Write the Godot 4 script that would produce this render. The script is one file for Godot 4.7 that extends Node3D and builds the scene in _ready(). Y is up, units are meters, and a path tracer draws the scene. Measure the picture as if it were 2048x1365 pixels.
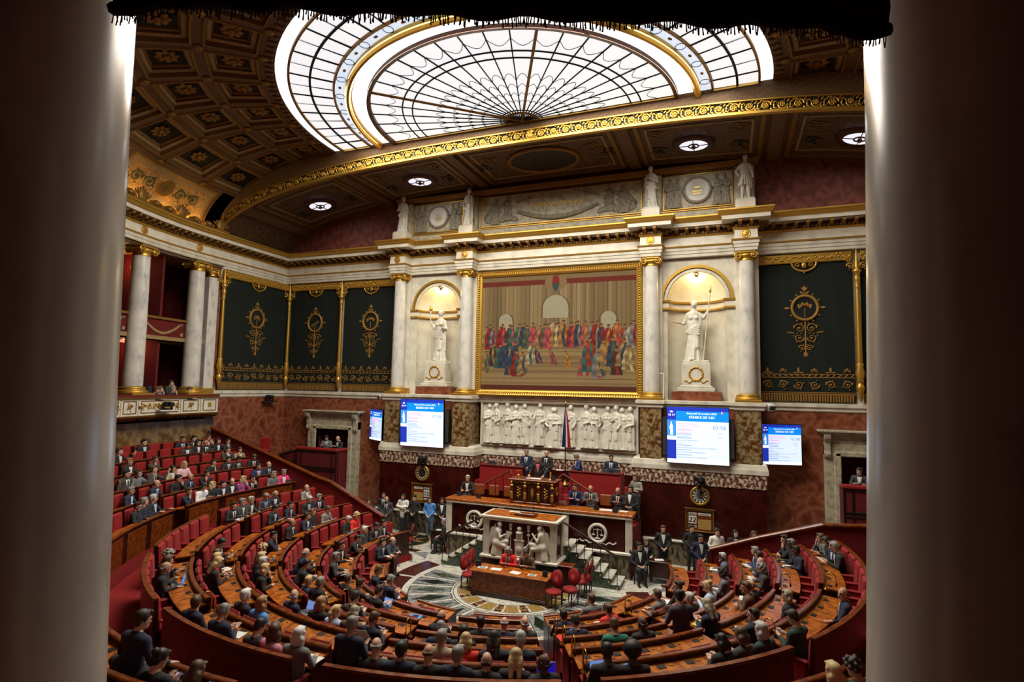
extends Node3D

const CX := 0.45
const CZ := 5.5
const DZ := 4.3

class MB:
	var v := PackedVector3Array()
	var n := PackedVector3Array()
	var t := PackedVector2Array()
	var k := PackedInt32Array()

	func tri(a: Vector3, b: Vector3, c: Vector3) -> void:
		var m := (b - a).cross(c - a)
		if m.length_squared() < 1e-14:
			return
		m = m.normalized()
		var s := v.size()
		v.append(a); v.append(b); v.append(c)
		n.append(m); n.append(m); n.append(m)
		t.append(Vector2.ZERO); t.append(Vector2.ZERO); t.append(Vector2.ZERO)
		k.append(s); k.append(s + 2); k.append(s + 1)

	func quad(a: Vector3, b: Vector3, c: Vector3, d: Vector3) -> void:
		var m := (c - a).cross(d - b)
		if m.length_squared() < 1e-14:
			return
		m = m.normalized()
		var s := v.size()
		v.append(a); v.append(b); v.append(c); v.append(d)
		for i in 4:
			n.append(m)
		t.append(Vector2(0, 1)); t.append(Vector2(1, 1)); t.append(Vector2(1, 0)); t.append(Vector2(0, 0))
		k.append(s); k.append(s + 2); k.append(s + 1)
		k.append(s); k.append(s + 3); k.append(s + 2)

	# a box, given by its middle and size, with chamfered edges when c > 0
	func box(o: Vector3, s: Vector3, b := Basis.IDENTITY, c := 0.0) -> void:
		var h := s * 0.5
		if c <= 0.0:
			var p := []
			for i in 8:
				p.append(o + b * Vector3(h.x if i & 1 else -h.x, h.y if i & 2 else -h.y, h.z if i & 4 else -h.z))
			quad(p[4], p[5], p[7], p[6]); quad(p[1], p[0], p[2], p[3])
			quad(p[5], p[1], p[3], p[7]); quad(p[0], p[4], p[6], p[2])
			quad(p[6], p[7], p[3], p[2]); quad(p[0], p[1], p[5], p[4])
			return
		c = minf(c, minf(h.x, minf(h.y, h.z)) * 0.95)
		var q := {}
		for i in 8:
			var g := Vector3(1 if i & 1 else -1, 1 if i & 2 else -1, 1 if i & 4 else -1)
			for ax in 3:
				var w := g * (h - Vector3(c, c, c))
				w[ax] = g[ax] * h[ax]
				q[i * 3 + ax] = o + b * w
		var F := [[4, 5, 7, 6, 2], [1, 0, 2, 3, 2], [5, 1, 3, 7, 0], [0, 4, 6, 2, 0], [6, 7, 3, 2, 1], [0, 1, 5, 4, 1]]
		for f in F:
			quad(q[f[0] * 3 + f[4]], q[f[1] * 3 + f[4]], q[f[2] * 3 + f[4]], q[f[3] * 3 + f[4]])
		var E := [[0, 1, 1, 2], [2, 3, 2, 1], [4, 5, 2, 1], [6, 7, 1, 2], [0, 2, 2, 0], [1, 3, 0, 2], [4, 6, 0, 2], [5, 7, 2, 0], [0, 4, 0, 1], [1, 5, 1, 0], [2, 6, 1, 0], [3, 7, 0, 1]]
		for e in E:
			quad(q[e[0] * 3 + e[2]], q[e[0] * 3 + e[3]], q[e[1] * 3 + e[3]], q[e[1] * 3 + e[2]]) if false else _face(o, q[e[0] * 3 + e[2]], q[e[0] * 3 + e[3]], q[e[1] * 3 + e[3]], q[e[1] * 3 + e[2]])
		for i in 8:
			var a: Vector3 = q[i * 3]; var b2: Vector3 = q[i * 3 + 1]; var c2: Vector3 = q[i * 3 + 2]
			if (b2 - a).cross(c2 - a).dot(a + b2 + c2 - o * 3.0) > 0:
				tri(a, b2, c2)
			else:
				tri(a, c2, b2)

	func _face(o: Vector3, a: Vector3, b: Vector3, c: Vector3, d: Vector3) -> void:
		if (c - a).cross(d - b).dot(a + b + c + d - o * 4.0) > 0:
			quad(a, b, c, d)
		else:
			quad(d, c, b, a)

	# smooth sheet through rows of points; outside is u x v
	func sheet(rows: Array, wrap_u := false, flip := false) -> void:
		var R := rows.size()
		var C: int = rows[0].size()
		var s := v.size()
		for i in R:
			var ra: PackedVector3Array = rows[maxi(i - 1, 0)]
			var rb: PackedVector3Array = rows[mini(i + 1, R - 1)]
			var r: PackedVector3Array = rows[i]
			for j in C:
				var ja := j - 1
				var jb := j + 1
				if wrap_u:
					ja = (ja + C - 1) % (C - 1) if j == 0 else ja
					jb = 1 if j == C - 1 else jb
					if j == 0:
						ja = C - 2
				else:
					ja = maxi(ja, 0); jb = mini(jb, C - 1)
				var m := (r[jb] - r[ja]).cross(rb[j] - ra[j])
				if m.length_squared() < 1e-16:
					m = (r[jb] - r[ja]).cross(Vector3.UP if absf((r[jb] - r[ja]).y) < 0.5 else Vector3.RIGHT)
					var r2: PackedVector3Array = rows[1] if i == 0 else rows[R - 2]
					var m2 := Vector3.ZERO
					for q in r2:
						m2 += q
					m = r[j] - m2 / C
					if flip:
						m = -m
				m = m.normalized()
				v.append(r[j]); n.append(-m if flip else m)
				t.append(Vector2(float(j) / (C - 1), float(i) / (R - 1)))
		for i in R - 1:
			for j in C - 1:
				var a := s + i * C + j
				if flip:
					k.append(a); k.append(a + 1); k.append(a + C + 1)
					k.append(a); k.append(a + C + 1); k.append(a + C)
				else:
					k.append(a); k.append(a + C + 1); k.append(a + 1)
					k.append(a); k.append(a + C); k.append(a + C + 1)

	# turn a profile [[r, y], ...] from bottom to top about a vertical axis
	func lathe(prof: Array, seg: int, o := Vector3.ZERO, b := Basis.IDENTITY, a0 := 0.0, a1 := TAU) -> void:
		var rows := []
		for p in prof:
			var r := PackedVector3Array()
			for j in seg + 1:
				var a := a0 + (a1 - a0) * j / seg
				r.append(o + b * Vector3(p[0] * sin(a), p[1], p[0] * cos(a)))
			rows.append(r)
		sheet(rows, absf(a1 - a0) > 6.28)

	func tube(pts: Array, rad, seg := 6, caps := true) -> void:
		var rows := []
		var prev := Vector3.ZERO
		for i in pts.size():
			var d: Vector3 = (pts[mini(i + 1, pts.size() - 1)] - pts[maxi(i - 1, 0)]).normalized()
			var x := prev
			if i == 0:
				x = d.cross(Vector3.UP) if absf(d.y) < 0.9 else d.cross(Vector3.RIGHT)
			x = (x - d * x.dot(d)).normalized()
			prev = x
			var y := d.cross(x)
			var rr: float = rad[i] if rad is Array else rad
			var r := PackedVector3Array()
			for j in seg + 1:
				var a := TAU * j / seg
				r.append(pts[i] + (x * cos(a) + y * sin(a)) * rr)
			rows.append(r)
		sheet(rows, true)
		if caps:
			var A: PackedVector3Array = rows[0]
			var Z: PackedVector3Array = rows[-1]
			for j in seg:
				tri(pts[0], A[j + 1], A[j])
				tri(pts[-1], Z[j], Z[j + 1])

	# closed outline in (r, y), counter-clockwise seen with r to the right, carried round the axis through c
	func revolve(prof: Array, a0: float, a1: float, seg: int, c := Vector3.ZERO, caps := true) -> void:
		var m := prof.size()
		for i in m:
			var p: Vector2 = prof[i]
			var q: Vector2 = prof[(i + 1) % m]
			for j in seg:
				var a := a0 + (a1 - a0) * j / seg
				var b := a0 + (a1 - a0) * (j + 1) / seg
				var u := Vector3(sin(a), 0, cos(a))
				var w := Vector3(sin(b), 0, cos(b))
				_facen(c + u * p.x + Vector3.UP * p.y, c + w * p.x + Vector3.UP * p.y, c + w * q.x + Vector3.UP * q.y, c + u * q.x + Vector3.UP * q.y)
		if caps:
			var pp := PackedVector2Array(prof)
			var ix := Geometry2D.triangulate_polygon(pp)
			for e in 2:
				var a := a0 if e == 0 else a1
				var u := Vector3(sin(a), 0, cos(a))
				for i in range(0, ix.size(), 3):
					var A := c + u * pp[ix[i]].x + Vector3.UP * pp[ix[i]].y
					var B := c + u * pp[ix[i + 1]].x + Vector3.UP * pp[ix[i + 1]].y
					var C := c + u * pp[ix[i + 2]].x + Vector3.UP * pp[ix[i + 2]].y
					var out := Vector3(-cos(a), 0, sin(a)) * (1.0 if e == 0 else -1.0)
					if (B - A).cross(C - A).dot(out) > 0:
						tri(A, B, C)
					else:
						tri(A, C, B)

	func _facen(a: Vector3, b: Vector3, c: Vector3, d: Vector3) -> void:
		quad(a, b, c, d)

	func arcbox(r0: float, r1: float, y0: float, y1: float, a0: float, a1: float, seg: int, c := Vector3.ZERO) -> void:
		revolve([Vector2(r0, y0), Vector2(r1, y0), Vector2(r1, y1), Vector2(r0, y1)], a0, a1, seg, c)

	# open profile [[out, y], ...] from bottom to top carried along a path in plan; out is to the left of travel seen from above with z down
	func sweep(prof: Array, path: Array, closed := false) -> void:
		var m := path.size()
		var nm := []
		for i in m:
			var a: Vector2 = path[i] - path[i - 1] if i > 0 else (path[1] - path[0] if not closed else path[0] - path[m - 1])
			var b: Vector2 = path[i + 1] - path[i] if i < m - 1 else (path[m - 1] - path[m - 2] if not closed else path[0] - path[m - 1])
			var na := Vector2(-a.y, a.x).normalized()
			var nb := Vector2(-b.y, b.x).normalized()
			nm.append((na + nb) / maxf(0.25, 1.0 + na.dot(nb)))
		for s in (m if closed else m - 1):
			var s2: int = (s + 1) % m
			for i in prof.size() - 1:
				var p = prof[i]
				var q = prof[i + 1]
				var A: Vector2 = path[s] + nm[s] * p[0]
				var B: Vector2 = path[s2] + nm[s2] * p[0]
				var C: Vector2 = path[s2] + nm[s2] * q[0]
				var D: Vector2 = path[s] + nm[s] * q[0]
				quad(Vector3(A.x, p[1], A.y), Vector3(B.x, p[1], B.y), Vector3(C.x, q[1], C.y), Vector3(D.x, q[1], D.y))

	# flat outline in x, y with thickness d towards +z, placed by o and b
	func slab(poly: Array, d: float, o := Vector3.ZERO, b := Basis.IDENTITY) -> void:
		var pp := PackedVector2Array(poly)
		if Geometry2D.is_polygon_clockwise(pp):
			pp.reverse()
		var ix := Geometry2D.triangulate_polygon(pp)
		for i in range(0, ix.size(), 3):
			var A := pp[ix[i]]; var B := pp[ix[i + 1]]; var C := pp[ix[i + 2]]
			if (B - A).cross(C - A) < 0:
				var T := B; B = C; C = T
			tri(o + b * Vector3(A.x, A.y, d), o + b * Vector3(B.x, B.y, d), o + b * Vector3(C.x, C.y, d))
			tri(o + b * Vector3(A.x, A.y, 0), o + b * Vector3(C.x, C.y, 0), o + b * Vector3(B.x, B.y, 0))
		for i in pp.size():
			var p := pp[i]; var q := pp[(i + 1) % pp.size()]
			quad(o + b * Vector3(p.x, p.y, 0), o + b * Vector3(q.x, q.y, 0), o + b * Vector3(q.x, q.y, d), o + b * Vector3(p.x, p.y, d))

	func ball(o: Vector3, r: Vector3, seg := 10, rings := 6, b := Basis.IDENTITY) -> void:
		var rows := []
		for i in rings + 1:
			var th := PI * i / rings
			var row := PackedVector3Array()
			for j in seg + 1:
				var a := TAU * j / seg
				row.append(o + b * Vector3(r.x * sin(th) * sin(a), -r.y * cos(th), r.z * sin(th) * cos(a)))
			rows.append(row)
		sheet(rows, true)

	func add(o: MB, x := Transform3D.IDENTITY) -> void:
		var s := v.size()
		v.append_array(x * o.v)
		var nb := x.basis
		var inv := nb.inverse().transposed()
		for q in o.n:
			n.append((inv * q).normalized())
		t.append_array(o.t)
		var flip := nb.determinant() < 0
		for i in range(0, o.k.size(), 3):
			k.append(s + o.k[i])
			k.append(s + o.k[i + (2 if flip else 1)])
			k.append(s + o.k[i + (1 if flip else 2)])

	func arrays() -> Array:
		var a := []
		a.resize(Mesh.ARRAY_MAX)
		a[Mesh.ARRAY_VERTEX] = v
		a[Mesh.ARRAY_NORMAL] = n
		a[Mesh.ARRAY_TEX_UV] = t
		a[Mesh.ARRAY_INDEX] = k
		return a

	func mesh() -> ArrayMesh:
		var m := ArrayMesh.new()
		if k.size():
			m.add_surface_from_arrays(Mesh.PRIMITIVE_TRIANGLES, arrays())
		return m

var M := {}
var used := {}
var rng := RandomNumberGenerator.new()

func numbered(s: String) -> String:
	if not used.has(s):
		used[s] = 0
		return s
	used[s] += 1
	return "%s_%03d" % [s, used[s]]

func tag(o: Node, label := "", category := "", group := "", kind := "") -> Node:
	if label: o.set_meta("label", label)
	if category: o.set_meta("category", category)
	if group: o.set_meta("group", group)
	if kind: o.set_meta("kind", kind)
	return o

func thing(called: String, label: String, category: String, at := Vector3.ZERO, turn := 0.0, group := "", kind := "") -> Node3D:
	var o := Node3D.new()
	o.name = numbered(called)
	add_child(o)
	o.position = at
	o.rotation.y = turn
	tag(o, label, category, group, kind)
	return o

func put(mesh, called: String, m: Material, parent: Node = null, at := Vector3.ZERO, b := Basis.IDENTITY) -> MeshInstance3D:
	var o := MeshInstance3D.new()
	o.mesh = mesh.mesh() if mesh is MB else mesh
	o.material_override = m
	o.transform = Transform3D(b, at)
	if parent == null:
		o.name = numbered(called)
		add_child(o)
	else:
		o.name = called
		parent.add_child(o, true)
	return o

func mt(key: String, c: Color, rough := 0.6, metal := 0.0, spec := 0.5) -> StandardMaterial3D:
	var m := StandardMaterial3D.new()
	m.resource_name = key
	m.albedo_color = c
	m.roughness = rough
	m.metallic = metal
	m.metallic_specular = spec
	M[key] = m
	return m

# a stone or wood whose colour comes from computed noise; cols from low to high noise
func stone(key: String, cols: Array, offs: Array, size: float, freq: float, sd: int, rough := 0.3, ridged := false, warp := 40.0, stretch := Vector3.ONE, bump := 0.0) -> StandardMaterial3D:
	var f := FastNoiseLite.new()
	f.seed = sd
	f.noise_type = FastNoiseLite.TYPE_SIMPLEX_SMOOTH
	f.frequency = freq
	f.fractal_type = FastNoiseLite.FRACTAL_RIDGED if ridged else FastNoiseLite.FRACTAL_FBM
	f.fractal_octaves = 5
	f.domain_warp_enabled = warp > 0
	f.domain_warp_amplitude = warp
	f.domain_warp_frequency = freq * 0.8
	var g := Gradient.new()
	g.offsets = PackedFloat32Array(offs)
	var pc := PackedColorArray()
	for c in cols:
		pc.append(c)
	g.colors = pc
	var tx := NoiseTexture2D.new()
	tx.width = 512
	tx.height = 512
	tx.seamless = true
	tx.noise = f
	tx.color_ramp = g
	var m := mt(key, Color.WHITE, rough)
	m.albedo_texture = tx
	m.uv1_triplanar = true
	m.uv1_world_triplanar = true
	m.uv1_scale = stretch / size
	if bump > 0.0:
		m.heightmap_enabled = true
		m.heightmap_scale = bump
		m.heightmap_texture = tx
	return m

func glow(key: String, c: Color, e: float) -> StandardMaterial3D:
	var m := mt(key, c, 0.5)
	m.emission_enabled = true
	m.emission = c
	m.emission_energy_multiplier = e
	return m

func rad(d: float) -> float:
	return deg_to_rad(d)

func pol(r: float, a: float, y := 0.0) -> Vector3:
	return Vector3(CX + r * sin(a), y, CZ + r * cos(a))

func dpol(r: float, a: float, y := 0.0) -> Vector3:
	return Vector3(r * sin(a), y, DZ + r * cos(a))

# basis whose z points along d (level), y up
func facing(d: Vector3) -> Basis:
	return Basis.looking_at(-Vector3(d.x, 0, d.z).normalized(), Vector3.UP)

func materials() -> void:
	stone("white_marble", [Color(0.72, 0.70, 0.64), Color(0.80, 0.78, 0.715), Color(0.83, 0.81, 0.745), Color(0.86, 0.845, 0.79)], [0.0, 0.38, 0.6, 1.0], 2.4, 0.006, 3, 0.32)
	stone("grey_veined_marble", [Color(0.60, 0.61, 0.61), Color(0.74, 0.74, 0.72), Color(0.80, 0.79, 0.76), Color(0.83, 0.82, 0.79)], [0.0, 0.3, 0.55, 1.0], 1.6, 0.008, 5, 0.22, false, 60.0, Vector3(1, 0.5, 1))
	stone("statue_marble", [Color(0.78, 0.765, 0.71), Color(0.86, 0.85, 0.80)], [0.2, 0.8], 1.5, 0.006, 9, 0.45)
	stone("red_griotte", [Color(0.145, 0.030, 0.018), Color(0.20, 0.048, 0.026), Color(0.25, 0.075, 0.045), Color(0.26, 0.08, 0.05), Color(0.75, 0.68, 0.6)], [0.0, 0.45, 0.8, 0.955, 1.0], 3.5, 0.006, 11, 0.22, true, 70.0)
	stone("violet_breccia", [Color(0.27, 0.14, 0.13), Color(0.40, 0.25, 0.23), Color(0.55, 0.42, 0.38), Color(0.74, 0.70, 0.58), Color(0.80, 0.76, 0.66)], [0.2, 0.42, 0.52, 0.6, 0.85], 1.3, 0.016, 17, 0.3, false, 60.0)
	stone("brown_breccia", [Color(0.28, 0.13, 0.06), Color(0.42, 0.31, 0.17), Color(0.50, 0.44, 0.30), Color(0.62, 0.57, 0.45), Color(0.40, 0.20, 0.08)], [0.15, 0.38, 0.55, 0.7, 0.9], 1.7, 0.012, 23, 0.3, false, 70.0)
	stone("pink_marble", [Color(0.33, 0.15, 0.095), Color(0.45, 0.24, 0.16), Color(0.55, 0.33, 0.24), Color(0.58, 0.37, 0.28), Color(0.78, 0.66, 0.55)], [0.0, 0.4, 0.75, 0.94, 1.0], 2.6, 0.008, 29, 0.3, true, 60.0)
	stone("tan_marble", [Color(0.34, 0.22, 0.12), Color(0.44, 0.33, 0.19), Color(0.52, 0.42, 0.27), Color(0.60, 0.50, 0.36)], [0.1, 0.4, 0.6, 0.9], 2.2, 0.008, 31, 0.3, false, 60.0)
	stone("red_stucco", [Color(0.34, 0.145, 0.105), Color(0.42, 0.20, 0.15), Color(0.48, 0.26, 0.20)], [0.2, 0.5, 0.9], 2.0, 0.01, 37, 0.7)
	stone("green_marble", [Color(0.10, 0.14, 0.12), Color(0.20, 0.25, 0.21), Color(0.33, 0.37, 0.32), Color(0.36, 0.40, 0.35), Color(0.72, 0.74, 0.68)], [0.0, 0.4, 0.75, 0.92, 1.0], 1.1, 0.012, 41, 0.2, true, 50.0)
	stone("dark_green_marble", [Color(0.05, 0.085, 0.075), Color(0.09, 0.14, 0.12), Color(0.16, 0.21, 0.18), Color(0.5, 0.54, 0.5)], [0.0, 0.5, 0.88, 1.0], 0.9, 0.012, 43, 0.15, true, 50.0)
	stone("striped_marble", [Color(0.16, 0.13, 0.10), Color(0.34, 0.29, 0.20), Color(0.50, 0.46, 0.36), Color(0.30, 0.26, 0.2)], [0.2, 0.45, 0.55, 0.8], 1.4, 0.012, 47, 0.2, false, 90.0, Vector3(1, 0.45, 1))
	stone("floor_white", [Color(0.66, 0.65, 0.61), Color(0.78, 0.77, 0.72), Color(0.82, 0.81, 0.77)], [0.2, 0.45, 0.9], 1.2, 0.01, 53, 0.12)
	stone("floor_grey", [Color(0.36, 0.37, 0.37), Color(0.50, 0.51, 0.51), Color(0.60, 0.61, 0.60)], [0.2, 0.5, 0.9], 1.0, 0.01, 59, 0.12)
	stone("floor_yellow", [Color(0.44, 0.33, 0.17), Color(0.60, 0.48, 0.28), Color(0.70, 0.60, 0.40)], [0.2, 0.5, 0.9], 0.6, 0.02, 61, 0.12)
	stone("floor_red", [Color(0.20, 0.09, 0.075), Color(0.28, 0.14, 0.12), Color(0.33, 0.18, 0.15), Color(0.7, 0.62, 0.55)], [0.1, 0.5, 0.92, 1.0], 1.0, 0.012, 67, 0.12, true)
	stone("desk_wood", [Color(0.47, 0.23, 0.05), Color(0.62, 0.33, 0.085), Color(0.72, 0.41, 0.12)], [0.2, 0.5, 0.85], 1.6, 0.014, 71, 0.32, false, 25.0, Vector3(1, 1, 1))
	stone("mahogany", [Color(0.115, 0.032, 0.012), Color(0.19, 0.062, 0.022), Color(0.26, 0.095, 0.035)], [0.2, 0.5, 0.85], 1.2, 0.014, 73, 0.3, false, 25.0, Vector3(1, 0.4, 1))
	stone("rim_wood", [Color(0.30, 0.125, 0.03), Color(0.42, 0.19, 0.05), Color(0.50, 0.25, 0.075)], [0.2, 0.5, 0.85], 1.2, 0.014, 79, 0.28, false, 25.0)
	var rv := stone("red_velvet", [Color(0.42, 0.012, 0.016), Color(0.55, 0.022, 0.028), Color(0.62, 0.035, 0.04)], [0.2, 0.5, 0.85], 0.5, 0.02, 83, 0.75)
	rv.rim_enabled = true
	rv.rim = 0.08
	rv.rim_tint = 1.0
	stone("red_carpet", [Color(0.40, 0.012, 0.02), Color(0.50, 0.022, 0.032), Color(0.56, 0.03, 0.04)], [0.2, 0.5, 0.85], 0.4, 0.03, 89, 0.95, false, 0.0)
	stone("dark_red_cloth", [Color(0.27, 0.008, 0.012), Color(0.36, 0.014, 0.018), Color(0.42, 0.02, 0.024)], [0.2, 0.5, 0.85], 0.6, 0.02, 97, 0.9)
	stone("red_velvet_dull", [Color(0.33, 0.010, 0.014), Color(0.42, 0.016, 0.02), Color(0.48, 0.024, 0.028)], [0.2, 0.5, 0.85], 0.6, 0.02, 98, 0.9)
	stone("green_cloth", [Color(0.010, 0.048, 0.026), Color(0.016, 0.068, 0.036), Color(0.022, 0.085, 0.045)], [0.2, 0.5, 0.85], 0.6, 0.02, 101, 0.9)
	stone("coffer_rib", [Color(0.27, 0.18, 0.09), Color(0.37, 0.26, 0.135), Color(0.45, 0.33, 0.18)], [0.2, 0.5, 0.85], 0.9, 0.02, 103, 0.6)
	stone("coffer_cream", [Color(0.46, 0.37, 0.23), Color(0.58, 0.48, 0.31), Color(0.64, 0.55, 0.37)], [0.2, 0.5, 0.85], 0.9, 0.02, 107, 0.6)
	stone("painted_vault", [Color(0.19, 0.16, 0.09), Color(0.31, 0.20, 0.11), Color(0.40, 0.23, 0.13), Color(0.25, 0.22, 0.12), Color(0.48, 0.35, 0.20)], [0.2, 0.38, 0.5, 0.6, 0.85], 1.9, 0.016, 109, 0.7, false, 60.0)
	stone("painted_cove", [Color(0.30, 0.34, 0.18), Color(0.62, 0.48, 0.22), Color(0.78, 0.64, 0.34), Color(0.60, 0.26, 0.12), Color(0.80, 0.70, 0.46)], [0.22, 0.42, 0.52, 0.62, 0.85], 1.3, 0.014, 113, 0.7, false, 70.0)
	stone("stone_buff", [Color(0.58, 0.55, 0.47), Color(0.68, 0.65, 0.56), Color(0.72, 0.70, 0.61)], [0.2, 0.5, 0.9], 1.6, 0.01, 127, 0.5)
	stone("grisaille", [Color(0.40, 0.385, 0.33), Color(0.52, 0.50, 0.43), Color(0.60, 0.58, 0.50)], [0.2, 0.5, 0.9], 1.0, 0.012, 131, 0.6)
	mt("gold", Color(0.76, 0.60, 0.26), 0.42, 0.75)
	mt("pale_gold", Color(0.88, 0.72, 0.36), 0.4, 0.7)
	mt("old_gold", Color(0.52, 0.38, 0.15), 0.5, 0.5)
	mt("gold_thread", Color(0.58, 0.43, 0.19), 0.6, 0.35)
	mt("bronze_brown", Color(0.27, 0.125, 0.04), 0.5, 0.2)
	mt("brass", Color(0.80, 0.62, 0.28), 0.3, 0.9)
	mt("black_plastic", Color(0.022, 0.022, 0.024), 0.45)
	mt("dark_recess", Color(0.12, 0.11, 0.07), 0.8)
	mt("dark_blue_black", Color(0.015, 0.018, 0.025), 0.8)
	mt("grey_plastic", Color(0.20, 0.21, 0.22), 0.5)
	mt("white_plastic", Color(0.80, 0.80, 0.78), 0.5)
	mt("paper", Color(0.84, 0.84, 0.82), 0.8)
	mt("lead", Color(0.055, 0.065, 0.07), 0.6, 0.2)
	mt("tan_leather", Color(0.52, 0.26, 0.10), 0.5)
	mt("black_leather", Color(0.03, 0.03, 0.032), 0.45)
	mt("dark_wood", Color(0.095, 0.033, 0.016), 0.4)
	mt("fringe_thread", Color(0.13, 0.055, 0.03), 0.9)
	mt("silver", Color(0.62, 0.63, 0.65), 0.35, 0.8)
	glow("sky_glass", Color(0.94, 0.955, 0.97), 0.92)
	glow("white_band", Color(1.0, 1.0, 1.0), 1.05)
	glow("blue_glass", Color(0.82, 0.89, 0.97), 0.93)
	glow("oculus_glass", Color(0.93, 0.94, 0.98), 0.95)
	glow("warm_bulb", Color(1.0, 0.78, 0.42), 2.0)
	glow("warm_white_bulb", Color(1.0, 0.90, 0.72), 1.6)
	glow("red_strip", Color(1.0, 0.55, 0.42), 1.2)

func camera_and_light() -> void:
	var cam := Camera3D.new()
	cam.name = "camera"
	add_child(cam)
	cam.fov = 62.785
	cam.near = 0.05
	cam.far = 200.0
	var yaw := 0.3711
	var pitch := 0.0827
	var roll := 0.0183
	cam.transform = Transform3D(Basis(Vector3.UP, yaw) * Basis(Vector3.RIGHT, pitch) * Basis(Vector3.BACK, roll), Vector3(7.04, 6.55, 23.0))
	cam.current = true
	var we := WorldEnvironment.new()
	we.name = "environment"
	add_child(we)
	var e := Environment.new()
	e.background_mode = Environment.BG_COLOR
	e.background_color = Color(0.0, 0.0, 0.0)
	e.tonemap_mode = Environment.TONE_MAPPER_LINEAR
	e.tonemap_exposure = 1.0
	e.sdfgi_enabled = true
	e.ssao_enabled = true
	e.ssil_enabled = true
	we.environment = e
	# daylight from the half-round skylight: soft panels just under its glass
	for a in [[-4.0, 6.6, 6.4, 4.0], [4.0, 6.6, 6.4, 4.0], [0.0, 9.9, 8.4, 2.4]]:
		area_light("skylight_light", Vector3(a[0], 16.30, a[1]), Vector3.DOWN, Vector2(a[2], a[3]), Color(1.0, 0.965, 0.90), 142.0 * a[2] * a[3] / 25.6)

func area_light(called: String, at: Vector3, to: Vector3, size: Vector2, c: Color, energy: float) -> AreaLight3D:
	var l := AreaLight3D.new()
	l.name = numbered(called)
	add_child(l)
	l.area_size = size
	l.area_normalize_energy = true
	l.light_color = c
	l.light_energy = energy
	l.area_range = 60.0
	l.area_attenuation = 2.0
	l.shadow_enabled = true
	l.transform = Transform3D(Basis.looking_at(to, Vector3.FORWARD if absf(to.y) > 0.9 else Vector3.UP), at)
	return l

func omni(called: String, parent: Node, at: Vector3, c: Color, energy: float, size := 0.06) -> OmniLight3D:
	var l := OmniLight3D.new()
	l.name = called
	parent.add_child(l, true)
	l.position = at
	l.light_color = c
	l.light_energy = energy
	l.light_size = size
	l.omni_range = 60.0
	l.omni_attenuation = 2.0
	l.shadow_enabled = true
	return l

func arch_y(x: float) -> float:
	return 13.2 + 2.45 * sqrt(maxf(0.0, 1.0 - pow(minf(absf(x) / 15.1, 1.0), 2.8)))

func dome_y(r: float) -> float:
	if r <= 8.5:
		return 16.4
	var q := minf((r - 8.5) / 6.6, 1.0)
	return 13.3 + 3.1 * sqrt(maxf(0.0, 1.0 - q * q))

func dome_pt(r: float, a: float, h := 0.0) -> Vector3:
	var e := 0.02
	var s := (dome_y(minf(r + e, 15.0)) - dome_y(r - e)) / (2.0 * e)
	var nn := Vector2(-s, 1).normalized()
	return dpol(r + nn.x * h, a, dome_y(r) + nn.y * h)

const HALL := Vector3(0, 8, 7)

func fin(mb: MB, a: Vector3, b: Vector3, c: Vector3, d: Vector3, h := HALL) -> void:
	if (c - a).cross(d - b).dot(h * 4.0 - a - b - c - d) > 0:
		mb.quad(a, b, c, d)
	else:
		mb.quad(d, c, b, a)

func ring_flat(mb: MB, r0: float, r1: float, a0: float, a1: float, seg: int, y0: float, y1: float) -> void:
	mb.arcbox(r0, r1, y0, y1, a0, a1, seg, Vector3(0, 0, DZ))

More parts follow.
